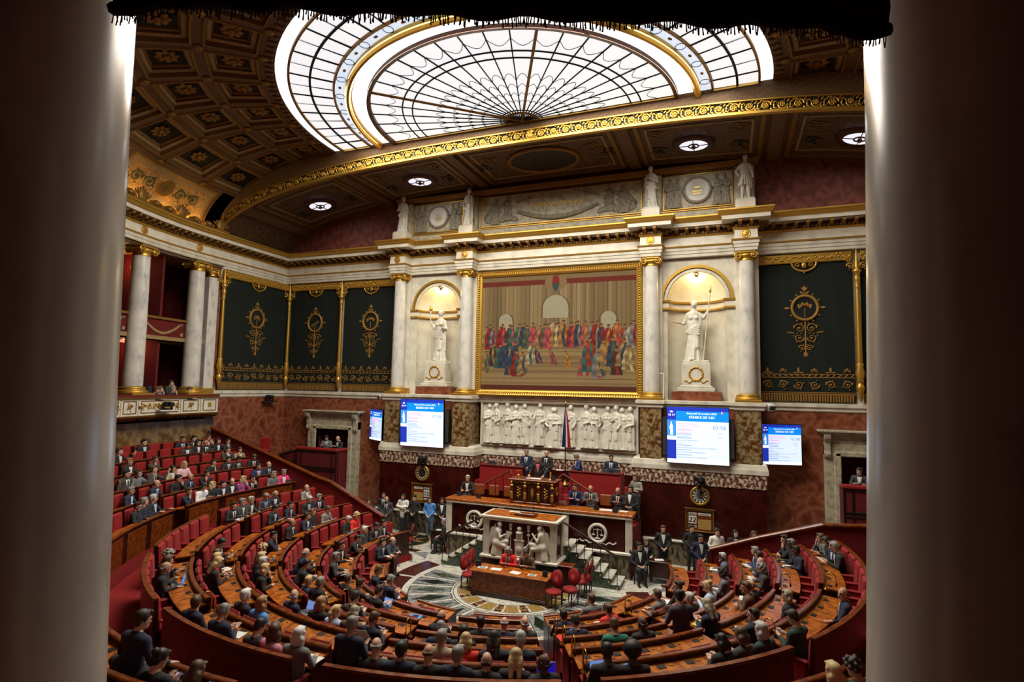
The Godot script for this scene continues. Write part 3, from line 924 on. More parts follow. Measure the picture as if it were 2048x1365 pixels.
# distance field on a grid, meshed with one vertex in each crossed cell
class Field:
	var o: Vector3
	var h: float
	var nx: int
	var ny: int
	var nz: int
	var f := PackedFloat32Array()
	var id := PackedByteArray()

	func _init(lo: Vector3, hi: Vector3, cell: float) -> void:
		o = lo
		h = cell
		nx = int(ceil((hi.x - lo.x) / cell)) + 1
		ny = int(ceil((hi.y - lo.y) / cell)) + 1
		nz = int(ceil((hi.z - lo.z) / cell)) + 1
		f.resize(nx * ny * nz)
		f.fill(1.0)
		id.resize(nx * ny * nz)

	# tapered capsule; sc squashes it along the axes about a
	func cap(a: Vector3, b: Vector3, ra: float, rb: float, k := 0.03, m := 0, sc := Vector3.ONE) -> void:
		var pad := maxf(ra, rb) + k + h * 2.0
		var lo := Vector3(minf(a.x, b.x), minf(a.y, b.y), minf(a.z, b.z)) - Vector3(pad, pad, pad)
		var hi := Vector3(maxf(a.x, b.x), maxf(a.y, b.y), maxf(a.z, b.z)) + Vector3(pad, pad, pad)
		var x0 := maxi(0, int((lo.x - o.x) / h)); var x1 := mini(nx - 1, int((hi.x - o.x) / h) + 1)
		var y0 := maxi(0, int((lo.y - o.y) / h)); var y1 := mini(ny - 1, int((hi.y - o.y) / h) + 1)
		var z0 := maxi(0, int((lo.z - o.z) / h)); var z1 := mini(nz - 1, int((hi.z - o.z) / h) + 1)
		var inv := Vector3.ONE / sc
		var ba := (b - a) * inv
		var l2 := maxf(ba.length_squared(), 1e-9)
		var ms := minf(sc.x, minf(sc.y, sc.z))
		var ik := 0.5 / k
		for z in range(z0, z1 + 1):
			var pz := (o.z + z * h - a.z) * inv.z
			for y in range(y0, y1 + 1):
				var py := (o.y + y * h - a.y) * inv.y
				var i := (z * ny + y) * nx + x0
				for x in range(x0, x1 + 1):
					var px := (o.x + x * h - a.x) * inv.x
					var t := clampf((px * ba.x + py * ba.y + pz * ba.z) / l2, 0.0, 1.0)
					var ex := px - ba.x * t
					var ey := py - ba.y * t
					var ez := pz - ba.z * t
					var d := (sqrt(ex * ex + ey * ey + ez * ez) - ra - (rb - ra) * t) * ms
					var g := f[i]
					if d < g:
						id[i] = m
					var q := 0.5 + (g - d) * ik
					if q >= 1.0:
						f[i] = d
					elif q > 0.0:
						f[i] = g + (d - g) * q - k * q * (1.0 - q)
					i += 1

	func ell(c: Vector3, r: Vector3, k := 0.02, m := 0) -> void:
		var mn := minf(r.x, minf(r.y, r.z))
		cap(c, c, mn, mn, k, m, r / mn) if false else _ell(c, r, k, m)

	func _ell(c: Vector3, r: Vector3, k: float, m: int) -> void:
		var pad := k + h * 2.0
		var x0 := maxi(0, int((c.x - r.x - pad - o.x) / h)); var x1 := mini(nx - 1, int((c.x + r.x + pad - o.x) / h) + 1)
		var y0 := maxi(0, int((c.y - r.y - pad - o.y) / h)); var y1 := mini(ny - 1, int((c.y + r.y + pad - o.y) / h) + 1)
		var z0 := maxi(0, int((c.z - r.z - pad - o.z) / h)); var z1 := mini(nz - 1, int((c.z + r.z + pad - o.z) / h) + 1)
		var mn := minf(r.x, minf(r.y, r.z))
		for z in range(z0, z1 + 1):
			var pz := (o.z + z * h - c.z) / r.z
			for y in range(y0, y1 + 1):
				var py := (o.y + y * h - c.y) / r.y
				var i := (z * ny + y) * nx + x0
				for x in range(x0, x1 + 1):
					var px := (o.x + x * h - c.x) / r.x
					var d := (sqrt(px * px + py * py + pz * pz) - 1.0) * mn
					var g := f[i]
					if d < g:
						id[i] = m
					var q := 0.5 + (g - d) * 0.5 / k
					if q >= 1.0:
						f[i] = d
					elif q > 0.0:
						f[i] = g + (d - g) * q - k * q * (1.0 - q)
					i += 1

	func at(p: Vector3) -> float:
		var q := (p - o) / h
		var x := clampi(int(q.x), 0, nx - 2); var y := clampi(int(q.y), 0, ny - 2); var z := clampi(int(q.z), 0, nz - 2)
		var u := clampf(q.x - x, 0, 1); var w := clampf(q.y - y, 0, 1); var s := clampf(q.z - z, 0, 1)
		var i := (z * ny + y) * nx + x
		var j := i + nx * ny
		return lerpf(lerpf(lerpf(f[i], f[i + 1], u), lerpf(f[i + nx], f[i + nx + 1], u), w), lerpf(lerpf(f[j], f[j + 1], u), lerpf(f[j + nx], f[j + nx + 1], u), w), s)

	# one MB for each id, sharing the smooth normals, so that the body stays one closed skin
	func mesh_to(out: Dictionary, x := Transform3D.IDENTITY) -> void:
		var idx := PackedInt32Array()
		idx.resize(nx * ny * nz)
		idx.fill(-1)
		var V := PackedVector3Array()
		var N := PackedVector3Array()
		var sy := nx
		var sz := nx * ny
		var far := h * 1.8
		for z in nz - 1:
			for y in ny - 1:
				var i := (z * ny + y) * nx - 1
				for xx in nx - 1:
					i += 1
					var a := f[i]
					if a > far or a < -far:
						continue
					var b := f[i + 1]; var c := f[i + sy]; var d := f[i + sy + 1]
					var e := f[i + sz]; var g := f[i + sz + 1]; var p := f[i + sz + sy]; var q := f[i + sz + sy + 1]
					var s := int(a < 0) + int(b < 0) + int(c < 0) + int(d < 0) + int(e < 0) + int(g < 0) + int(p < 0) + int(q < 0)
					if s == 0 or s == 8:
						continue
					var m := Vector3.ZERO
					var w := 0
					if (a < 0) != (b < 0): m += Vector3(a / (a - b), 0, 0); w += 1
					if (c < 0) != (d < 0): m += Vector3(c / (c - d), 1, 0); w += 1
					if (e < 0) != (g < 0): m += Vector3(e / (e - g), 0, 1); w += 1
					if (p < 0) != (q < 0): m += Vector3(p / (p - q), 1, 1); w += 1
					if (a < 0) != (c < 0): m += Vector3(0, a / (a - c), 0); w += 1
					if (b < 0) != (d < 0): m += Vector3(1, b / (b - d), 0); w += 1
					if (e < 0) != (p < 0): m += Vector3(0, e / (e - p), 1); w += 1
					if (g < 0) != (q < 0): m += Vector3(1, g / (g - q), 1); w += 1
					if (a < 0) != (e < 0): m += Vector3(0, 0, a / (a - e)); w += 1
					if (b < 0) != (g < 0): m += Vector3(1, 0, b / (b - g)); w += 1
					if (c < 0) != (p < 0): m += Vector3(0, 1, c / (c - p)); w += 1
					if (d < 0) != (q < 0): m += Vector3(1, 1, d / (d - q)); w += 1
					idx[i] = V.size()
					V.append(x * (o + (Vector3(xx, y, z) + m / w) * h))
					N.append((x.basis * Vector3(b + d + g + q - a - c - e - p, c + d + p + q - a - b - e - g, e + g + p + q - a - b - c - d)).normalized())
		var maps := {}
		for z in range(1, nz - 1):
			for y in range(1, ny - 1):
				for xx in range(1, nx - 1):
					var i := (z * ny + y) * nx + xx
					var a := f[i]
					if a > far or a < -far:
						continue
					var neg := a < 0
					for ax in 3:
						var st := 1 if ax == 0 else (sy if ax == 1 else sz)
						if (f[i + st] < 0) == neg:
							continue
						var u := sy if ax == 0 else (sz if ax == 1 else 1)
						var w := sz if ax == 0 else (1 if ax == 1 else sy)
						var p0 := idx[i - u - w]; var p1 := idx[i - w]; var p2 := idx[i]; var p3 := idx[i - u]
						if p0 < 0 or p1 < 0 or p2 < 0 or p3 < 0:
							continue
						var m := id[i] if neg else id[i + st]
						if not out.has(m):
							out[m] = MB.new()
						if not maps.has(m):
							maps[m] = {}
						var mb: MB = out[m]
						var mp: Dictionary = maps[m]
						var k4 := [p0, p1, p2, p3]
						var r := [0, 0, 0, 0]
						for j in 4:
							var pk: int = k4[j]
							if not mp.has(pk):
								mp[pk] = mb.v.size()
								mb.v.append(V[pk]); mb.n.append(N[pk]); mb.t.append(Vector2.ZERO)
							r[j] = mp[pk]
						if neg:
							mb.k.append_array(PackedInt32Array([r[0], r[2], r[1], r[0], r[3], r[2]]))
						else:
							mb.k.append_array(PackedInt32Array([r[0], r[1], r[2], r[0], r[2], r[3]]))

	func single(x := Transform3D.IDENTITY) -> MB:
		var d := {}
		mesh_to(d, x)
		var m := MB.new()
		for key in d:
			m.add(d[key])
		return m

# draped standing figure, feet at the origin, facing +z, about 2.4 m tall; arms given as [shoulder side, elbow, hand]
func figure_field(kind: int) -> Field:
	var F := Field.new(Vector3(-0.75, -0.02, -0.45), Vector3(0.75, 2.5, 0.55), 0.032)
	var male := kind == 3
	F.ell(Vector3(0.03, 2.26, 0.05), Vector3(0.115, 0.155, 0.135), 0.02)
	F.ell(Vector3(0.03, 2.31, 0.0), Vector3(0.135, 0.14, 0.15), 0.02)
	F.ell(Vector3(0.03, 2.23, 0.18), Vector3(0.02, 0.04, 0.03), 0.02)
	F.ell(Vector3(0.03, 2.26, -0.13), Vector3(0.07, 0.07, 0.07), 0.03)
	F.cap(Vector3(0.02, 1.95, 0), Vector3(0.03, 2.15, 0.03), 0.085, 0.07, 0.04)
	F.cap(Vector3(0, 1.55, 0), Vector3(0, 1.84, 0), 0.19, 0.21, 0.08, 0, Vector3(1.15, 1, 0.75))
	F.cap(Vector3(0, 1.2, 0), Vector3(0, 1.5, 0), 0.22, 0.19, 0.08, 0, Vector3(1.1, 1, 0.85))
	if not male:
		F.ell(Vector3(-0.1, 1.72, 0.13), Vector3(0.09, 0.085, 0.07), 0.04)
		F.ell(Vector3(0.1, 1.72, 0.13), Vector3(0.09, 0.085, 0.07), 0.04)
		F.cap(Vector3(0, 0.1, 0), Vector3(0, 1.2, 0), 0.30, 0.2, 0.06, 0, Vector3(1.05, 1, 0.85))
		F.cap(Vector3(0.12, 0.55, 0.16), Vector3(0.1, 1.15, 0.06), 0.11, 0.13, 0.05)
		for i in 15:
			var a := TAU * i / 15.0 + 0.2 * (i % 2)
			F.cap(Vector3(sin(a) * 0.33, 0.02, cos(a) * 0.28), Vector3(sin(a + 0.25) * 0.2, 1.1 - 0.25 * (i % 3), cos(a + 0.25) * 0.18), 0.045, 0.028, 0.025)
		# overfold of the mantle
		for i in 6:
			var u := i / 5.0
			F.cap(Vector3(-0.26, 1.1 + 0.1 * u, 0.1), Vector3(0.22, 1.25 + 0.42 * u - 0.2, 0.2), 0.04, 0.035, 0.03)
		F.cap(Vector3(0.3, 0.5, 0.0), Vector3(0.26, 1.75, 0.02), 0.06, 0.07, 0.05)
		F.ell(Vector3(-0.1, 0.04, 0.3), Vector3(0.06, 0.05, 0.1), 0.02)
	else:
		F.cap(Vector3(-0.12, 0.62, 0.04), Vector3(-0.11, 1.15, 0), 0.095, 0.14, 0.04)
		F.cap(Vector3(-0.15, 0.08, 0.0), Vector3(-0.12, 0.6, 0.04), 0.06, 0.09, 0.03)
		F.cap(Vector3(0.16, 0.6, 0.06), Vector3(0.11, 1.15, 0), 0.095, 0.14, 0.04)
		F.cap(Vector3(0.2, 0.08, 0.02), Vector3(0.16, 0.58, 0.06), 0.06, 0.09, 0.03)
		F.ell(Vector3(-0.15, 0.04, 0.1), Vector3(0.06, 0.05, 0.13), 0.02)
		F.ell(Vector3(0.2, 0.04, 0.12), Vector3(0.06, 0.05, 0.13), 0.02)
		for i in 13:
			var a := TAU * i / 13.0
			F.cap(Vector3(sin(a) * 0.3, 0.78, cos(a) * 0.24), Vector3(sin(a) * 0.2, 1.25, cos(a) * 0.16), 0.05, 0.03, 0.03)
		F.cap(Vector3(0.02, 0.0, -0.2), Vector3(0.0, 1.0, -0.16), 0.14, 0.1, 0.05)
		F.cap(Vector3(0.3, 0.7, -0.1), Vector3(0.25, 1.9, -0.08), 0.09, 0.07, 0.05)
	var arms: Array = [
		[Vector3(-0.34, 1.55, 0.06), Vector3(-0.42, 1.82, 0.2), Vector3(0.37, 1.5, 0.02), Vector3(0.3, 1.56, 0.3)],
		[Vector3(-0.36, 1.5, 0.0), Vector3(-0.42, 1.46, 0.3), Vector3(0.4, 1.72, 0.02), Vector3(0.58, 2.02, 0.1)],
		[Vector3(-0.32, 1.5, 0.08), Vector3(0.05, 1.62, 0.27), Vector3(0.34, 1.42, 0.02), Vector3(0.28, 1.15, 0.22)],
		[Vector3(-0.45, 1.55, 0.0), Vector3(-0.3, 1.28, 0.14), Vector3(0.36, 1.5, 0.02), Vector3(0.4, 1.2, 0.05)],
		[Vector3(-0.35, 1.45, 0.05), Vector3(-0.2, 1.3, 0.28), Vector3(0.33, 1.48, 0.05), Vector3(0.02, 1.45, 0.29)],
		[Vector3(-0.36, 1.55, 0.1), Vector3(-0.5, 1.5, 0.3), Vector3(0.34, 1.45, 0.1), Vector3(0.1, 1.35, 0.32)]][kind]
	F.cap(Vector3(-0.22, 1.86, 0), arms[0], 0.085, 0.07, 0.05)
	F.cap(arms[0], arms[1], 0.068, 0.048, 0.02)
	F.ell(arms[1], Vector3(0.055, 0.06, 0.055), 0.02)
	F.cap(Vector3(0.24, 1.86, 0), arms[2], 0.085, 0.07, 0.05)
	F.cap(arms[2], arms[3], 0.068, 0.048, 0.02)
	F.ell(arms[3], Vector3(0.055, 0.06, 0.055), 0.02)
	return F

var figures := []

func make_figures() -> void:
	for k in 6:
		figures.append(figure_field(k).single())

# plan of the wall line: from the gallery on one side round the platform to the other side
func plan(side := 0.0, bay := 0.42, back := -0.15, wing := -0.45) -> Array:
	var p := []
	for e in [-1, 1]:
		var q := []
		var a := rad(58)
		while a < rad(90.1):
			q.append(Vector2(e * 15.1 * sin(a), DZ + 15.1 * cos(a)))
			a += rad(4)
		q.append(Vector2(e * 15.12, 4.0))
		q.append(Vector2(e * 15.2, wing))
		for c in [8.1, 7.3, 4.55, 3.75]:
			if c == 8.1:
				q.append(Vector2(e * c, wing)); q.append(Vector2(e * c, bay))
			elif c == 4.55:
				q.append(Vector2(e * c, back)); q.append(Vector2(e * c, bay))
			else:
				q.append(Vector2(e * c, bay)); q.append(Vector2(e * c, back))
		if e == 1:
			q.reverse()
		p.append_array(q)
	return p

# places at even steps along a path, kept off its ends: [point, outward]
func along(path: Array, step: float, out: float) -> Array:
	var r := []
	for i in path.size() - 1:
		var a: Vector2 = path[i]
		var b: Vector2 = path[i + 1]
		var l := a.distance_to(b)
		var d := (b - a) / l
		var nn := Vector2(-d.y, d.x)
		var n := int(round(l / step))
		if n < 1:
			continue
		for j in n:
			var p := a + d * l * (j + 0.5) / n + nn * out
			r.append([p, nn])
	return r

func bracket_mesh() -> ArrayMesh:
	var m := MB.new()
	m.slab([Vector2(0, 0), Vector2(0.30, 0.09), Vector2(0.33, 0.06), Vector2(0.37, 0.10), Vector2(0.36, 0.17), Vector2(0, 0.19)], 0.13, Vector3(0.065, 0, 0), Basis(Vector3(0, 0, 1), Vector3.UP, Vector3(-1, 0, 0)))
	m.ball(Vector3(0, 0.09, 0.34), Vector3(0.07, 0.05, 0.05), 8, 4)
	return m.mesh()

func entablature() -> void:
	var t := Node3D.new()
	t.name = "trim_entablature"
	add_child(t)
	tag(t, "white and gilded entablature with brackets running round the hall walls", "entablature", "", "structure")
	var P := plan()
	var parts := [
		["architrave", "white_marble", [[-0.1, 11.88], [0.0, 11.9], [0.0, 12.02], [0.03, 12.03], [0.03, 12.15], [0.06, 12.16], [0.06, 12.28]]],
		["gilt_fillet", "gold", [[0.06, 12.28], [0.12, 12.30], [0.13, 12.34], [0.04, 12.36]]],
		["frieze", "white_marble", [[0.02, 12.35], [0.0, 12.72]]],
		["gilt_bed_moulding", "gold", [[0.0, 12.70], [0.05, 12.72], [0.07, 12.78], [0.05, 12.80]]],
		["dentil_band", "bronze_brown", [[0.04, 12.80], [0.04, 13.02], [0.10, 13.03]]],
		["corona", "white_marble", [[0.04, 13.02], [0.44, 13.03], [0.44, 13.17], [0.46, 13.18]]],
		["gilt_cymatium", "gold", [[0.46, 13.18], [0.50, 13.21], [0.54, 13.31], [0.58, 13.35], [0.58, 13.40], [-0.5, 13.41]]]]
	for q in parts:
		var m := MB.new()
		m.sweep(q[2], P)
		put(m, q[0], M[q[1]], t)
	var bm := bracket_mesh()
	var dm := MB.new()
	dm.box(Vector3(0, 0, 0), Vector3(0.09, 0.10, 0.06))
	var dmm := dm.mesh()
	for q in along(P, 0.40, 0.04):
		var b := facing(Vector3(q[1].x, 0, q[1].y))
		put(bm, "bracket", M.old_gold, t, Vector3(q[0].x, 12.84, q[0].y), b)
	var den := MB.new()
	for q in along(P, 0.135, 0.06):
		den.box(Vector3(q[0].x, 12.85, q[0].y), Vector3(0.08, 0.08, 0.05), facing(Vector3(q[1].x, 0, q[1].y)))
	tag(put(den, "dentil", M.old_gold, t), "", "", "", "stuff")
	# gilt medallions on the frieze above each column
	var me := MB.new()
	me.lathe([[0.17, 0.0], [0.16, 0.03], [0.13, 0.02], [0.11, 0.015], [0.06, 0.03], [0.0, 0.035]], 20)
	var mm := me.mesh()
	var spots := []
	for x in [-7.7, -4.15, 4.15, 7.7]:
		spots.append([Vector3(x, 12.54, 0.43), Vector3(0, 0, 1)])
	for a in [-87.0, -76.0, -65.0]:
		spots.append([dpol(15.08, rad(a), 12.54), -Vector3(sin(rad(a)), 0, cos(rad(a)))])
	for s in spots:
		put(mm, "medallion", M.gold, t, s[0], facing(s[1]) * Basis(Vector3.RIGHT, PI / 2))

func capital_mb(r: float) -> MB:
	var m := MB.new()
	var s := r / 0.27
	m.box(Vector3(0, 0.33 * s, 0), Vector3(0.68, 0.07, 0.68) * s, Basis.IDENTITY, 0.015)
	m.lathe([[r, 0.0], [r + 0.02 * s, 0.02 * s], [r, 0.05 * s], [r, 0.14 * s], [r + 0.05 * s, 0.17 * s], [r + 0.07 * s, 0.22 * s], [r + 0.03 * s, 0.28 * s]], 18)
	for e in [-1, 1]:
		for g in [-1, 1]:
			m.add(spiral_mb(0.135 * s, 0.034 * s, 1.8, e, false), Transform3D(Basis.IDENTITY, Vector3(e * 0.29, 0.19, g * 0.29) * s))
		m.lathe([[0.08 * s, -0.29 * s], [0.12 * s, -0.24 * s], [0.075 * s, 0.0], [0.12 * s, 0.24 * s], [0.08 * s, 0.29 * s]], 12, Vector3(e * 0.29, 0.19, 0) * s, Basis(Vector3.RIGHT, PI / 2))
	m.box(Vector3(0, 0.24 * s, 0.27 * s), Vector3(0.5, 0.06, 0.05) * s)
	m.box(Vector3(0, 0.24 * s, -0.27 * s), Vector3(0.5, 0.06, 0.05) * s)
	return m

func column(label: String, at: Vector3, y0: float, y1: float, r: float, turn := 0.0) -> Node3D:
	var c := thing("column", label, "column", Vector3(at.x, y0, at.z), turn, "", "structure")
	var s := r / 0.3
	var sh := MB.new()
	var hb := 0.32 * s
	var ht := y1 - y0 - 0.365 * s
	var prof := []
	for i in 9:
		var u := i / 8.0
		prof.append([r * (1.0 - 0.13 * pow(u, 1.7)), lerpf(hb, ht, u)])
	sh.lathe(prof, 28)
	put(sh, "shaft", M.grey_veined_marble, c)
	var b := MB.new()
	b.box(Vector3(0, 0.05 * s, 0), Vector3(0.92, 0.1, 0.92) * s, Basis.IDENTITY, 0.012)
	b.lathe([[0.44 * s, 0.1 * s], [0.46 * s, 0.14 * s], [0.43 * s, 0.18 * s], [0.37 * s, 0.2 * s], [0.37 * s, 0.23 * s], [0.39 * s, 0.26 * s], [0.36 * s, 0.29 * s], [0.32 * s, 0.30 * s], [r, hb]], 24)
	put(b, "base", M.gold, c)
	put(capital_mb(r * 0.87), "capital", M.gold, c, Vector3(0, ht - 0.01, 0))
	return c

func niche(e: int) -> void:
	var cx: float = e * 5.85
	var n := Node3D.new()
	n.name = numbered("wall_niche")
	add_child(n)
	tag(n, "arched marble niche with gilded mouldings behind the %s statue" % ["sceptre", "", "spear"][e + 1], "niche", "", "structure")
	var zf := -0.35
	var r := 1.12
	var sp := 10.2
	var y0 := 6.15
	var wall := MB.new()
	for s in [-1, 1]:
		wall.box(Vector3(cx + s * (r + 0.32), (y0 + sp) * 0.5, zf - 0.25), Vector3(0.64, sp - y0, 0.5))
	var seg := 24
	for i in seg:
		var a := PI * i / seg
		var b := PI * (i + 1) / seg
		var p := Vector3(cx + cos(a) * r, sp + sin(a) * r, zf)
		var q := Vector3(cx + cos(b) * r, sp + sin(b) * r, zf)
		var po := Vector3(cx + clampf(cos(a) * 3.0, -1.76, 1.76), sp + clampf(sin(a) * 3.0, 0, 1.72), zf)
		var qo := Vector3(cx + clampf(cos(b) * 3.0, -1.76, 1.76), sp + clampf(sin(b) * 3.0, 0, 1.72), zf)
		wall.quad(p, po, qo, q)
	put(wall, "wall_face", M.white_marble, n)
	var inn := MB.new()
	var rows := []
	for yy in [y0, sp]:
		var row := PackedVector3Array()
		for i in seg + 1:
			var a := PI - PI * i / seg
			row.append(Vector3(cx + cos(a) * r, yy, zf - sin(a) * 0.85))
		rows.append(row)
	for i in range(1, 9):
		var th := PI / 2 * i / 8
		var row := PackedVector3Array()
		for j in seg + 1:
			var a := PI - PI * j / seg
			row.append(Vector3(cx + cos(a) * r * cos(th), sp + r * sin(th), zf - sin(a) * 0.85 * cos(th)))
		rows.append(row)
	inn.sheet(rows, false, false)
	put(inn, "niche_shell", M.white_marble, n)
	for q in [[1.14, 1.24, 0.05, "white_marble"], [1.25, 1.28, 0.02, "grisaille"], [1.28, 1.40, 0.08, "gold"]]:
		var m := MB.new()
		for i in seg:
			var a := PI * i / seg
			var b := PI * (i + 1) / seg
			var f := func(rr: float, an: float, z: float) -> Vector3:
				return Vector3(cx + cos(an) * rr, sp + sin(an) * rr, zf + z)
			m.quad(f.call(q[0], a, q[2]), f.call(q[1], a, q[2]), f.call(q[1], b, q[2]), f.call(q[0], b, q[2]))
			m.quad(f.call(q[0], a, 0.0), f.call(q[0], a, q[2]), f.call(q[0], b, q[2]), f.call(q[0], b, 0.0))
			m.quad(f.call(q[1], a, q[2]), f.call(q[1], a, 0.0), f.call(q[1], b, 0.0), f.call(q[1], b, q[2]))
		put(m, "arch_moulding", M[q[3]], n)
	# impost running round the inside
	var path := []
	path.append(Vector2(cx - 1.72, zf))
	path.append(Vector2(cx - r, zf))
	for i in range(1, 12):
		var a := PI - PI * i / 12
		path.append(Vector2(cx + cos(a) * r, zf - sin(a) * 0.85))
	path.append(Vector2(cx + r, zf))
	path.append(Vector2(cx + 1.72, zf))
	for q in [["impost", "white_marble", [[0.0, 9.84], [0.06, 9.86], [0.06, 10.12], [0.0, 10.16]]], ["gilt_fillet", "gold", [[0.05, 9.80], [0.10, 9.82], [0.10, 9.88], [0.05, 9.9]]], ["gilt_fillet", "gold", [[0.05, 10.10], [0.12, 10.12], [0.13, 10.2], [0.0, 10.22]]]]:
		var m := MB.new()
		m.sweep(q[2], path)
		put(m, q[0], M[q[1]], n)
	var lamp := thing("niche_lamp", "small bright lamp at the crown of the niche over the %s statue" % ["sceptre", "", "spear"][e + 1], "lamp", Vector3(cx, 11.08, zf - 0.22))
	var bl := MB.new()
	bl.ball(Vector3.ZERO, Vector3(0.055, 0.055, 0.055), 10, 6)
	put(bl, "bulb", M.warm_white_bulb, lamp)
	var hd := MB.new()
	hd.lathe([[0.03, 0.05], [0.07, 0.08], [0.07, 0.16], [0.02, 0.17]], 12)
	put(hd, "holder", M.old_gold, lamp)
	omni("bulb_light", lamp, Vector3.ZERO, Color(1.0, 0.87, 0.62), 1.1, 0.05)

func pedestal_and_statue(e: int) -> void:
	var cx: float = e * 5.82
	var nm: String = ["sceptre", "", "spear"][e + 1]
	var p := thing("statue_pedestal", "white marble pedestal with a gilt wreath under the %s statue" % nm, "pedestal", Vector3(cx, 6.15, -0.45))
	var rb := MB.new()
	rb.box(Vector3(0, 0.18, 0), Vector3(1.85, 0.36, 0.9), Basis.IDENTITY, 0.01)
	put(rb, "red_marble_plinth", M.pink_marble, p)
	var st := MB.new()
	st.box(Vector3(0, 0.44, 0), Vector3(1.4, 0.16, 0.84), Basis.IDENTITY, 0.02)
	st.box(Vector3(0, 0.56, 0), Vector3(1.24, 0.08, 0.74), Basis.IDENTITY, 0.03)
	st.box(Vector3(0, 1.03, 0), Vector3(1.08, 0.92, 0.64), Basis.IDENTITY, 0.01)
	st.box(Vector3(0, 1.52, 0), Vector3(1.0, 0.14, 0.6), Basis.IDENTITY, 0.02)
	put(st, "dado", M.white_marble, p)
	var wr := MB.new()
	for i in 22:
		var a := TAU * i / 22
		wr.ball(Vector3(cos(a) * 0.25, sin(a) * 0.25, 0), Vector3(0.075, 0.038, 0.03), 7, 4, Basis(Vector3.BACK, a + PI / 2 + (0.35 if i % 2 else -0.35)))
	for g in [-1, 1]:
		var pts := []
		for i in 9:
			var u := i / 8.0
			pts.append(Vector3(g * (0.05 + 0.4 * u), -0.3 + 0.05 * sin(u * 9.0), 0))
		wr.tube(pts, 0.022, 5)
	put(wr, "gilt_wreath", M.gold, p, Vector3(0, 1.06, 0.335))
	var s := thing("niche_statue", "white marble draped figure holding a %s in an arched niche" % ("gilt-topped sceptre" if e < 0 else "tall spear and a pen"), "statue", Vector3(cx + (0.05 if e < 0 else -0.1), 7.74, -0.5), -0.15 if e < 0 else 0.05)
	put(figures[0 if e < 0 else 1], "figure", M.statue_marble, s)
	if e < 0:
		var sc := MB.new()
		sc.lathe([[0.03, 0.0], [0.028, 1.6], [0.04, 1.62], [0.026, 1.66], [0.026, 2.25], [0.07, 2.29], [0.03, 2.33]], 10)
		put(sc, "sceptre", M.statue_marble, s, Vector3(-0.44, 0.05, 0.22))
		var sg := MB.new()
		sg.lathe([[0.02, 2.3], [0.07, 2.34], [0.09, 2.42], [0.04, 2.5], [0.05, 2.54], [0.0, 2.62]], 10)
		put(sg, "gilt_sceptre_head", M.gold, s, Vector3(-0.44, 0.05, 0.22))
		var bt := MB.new()
		bt.ball(Vector3(0.3, 1.66, 0.32), Vector3(0.06, 0.09, 0.06), 8, 6)
		put(bt, "gilt_vessel", M.gold, s)
	else:
		var spn := MB.new()
		spn.tube([Vector3(0.36, 0.02, 0.12), Vector3(0.64, 2.72, 0.12)], 0.022, 8)
		put(spn, "spear_shaft", M.statue_marble, s)
		var hd := MB.new()
		hd.lathe([[0.02, 0.0], [0.055, 0.08], [0.03, 0.2], [0.0, 0.32]], 8)
		put(hd, "gilt_spear_head", M.gold, s, Vector3(0.64, 2.7, 0.12), Basis(Vector3.BACK, -0.1))
		var pen := MB.new()
		pen.tube([Vector3(-0.38, 1.46, 0.32), Vector3(-0.8, 1.52, 0.4)], [0.025, 0.01], 6)
		put(pen, "pen", M.old_gold, s)

func relief_figure(parent: Node, k: int, at: Vector3, sc: Vector3, m: Material, turn := 0.0, called := "relief_figure") -> void:
	var b := Basis.from_scale(sc) * Basis(Vector3.UP, turn)
	put(fig_mesh[k], called, m, parent, at, b)

var fig_mesh := []

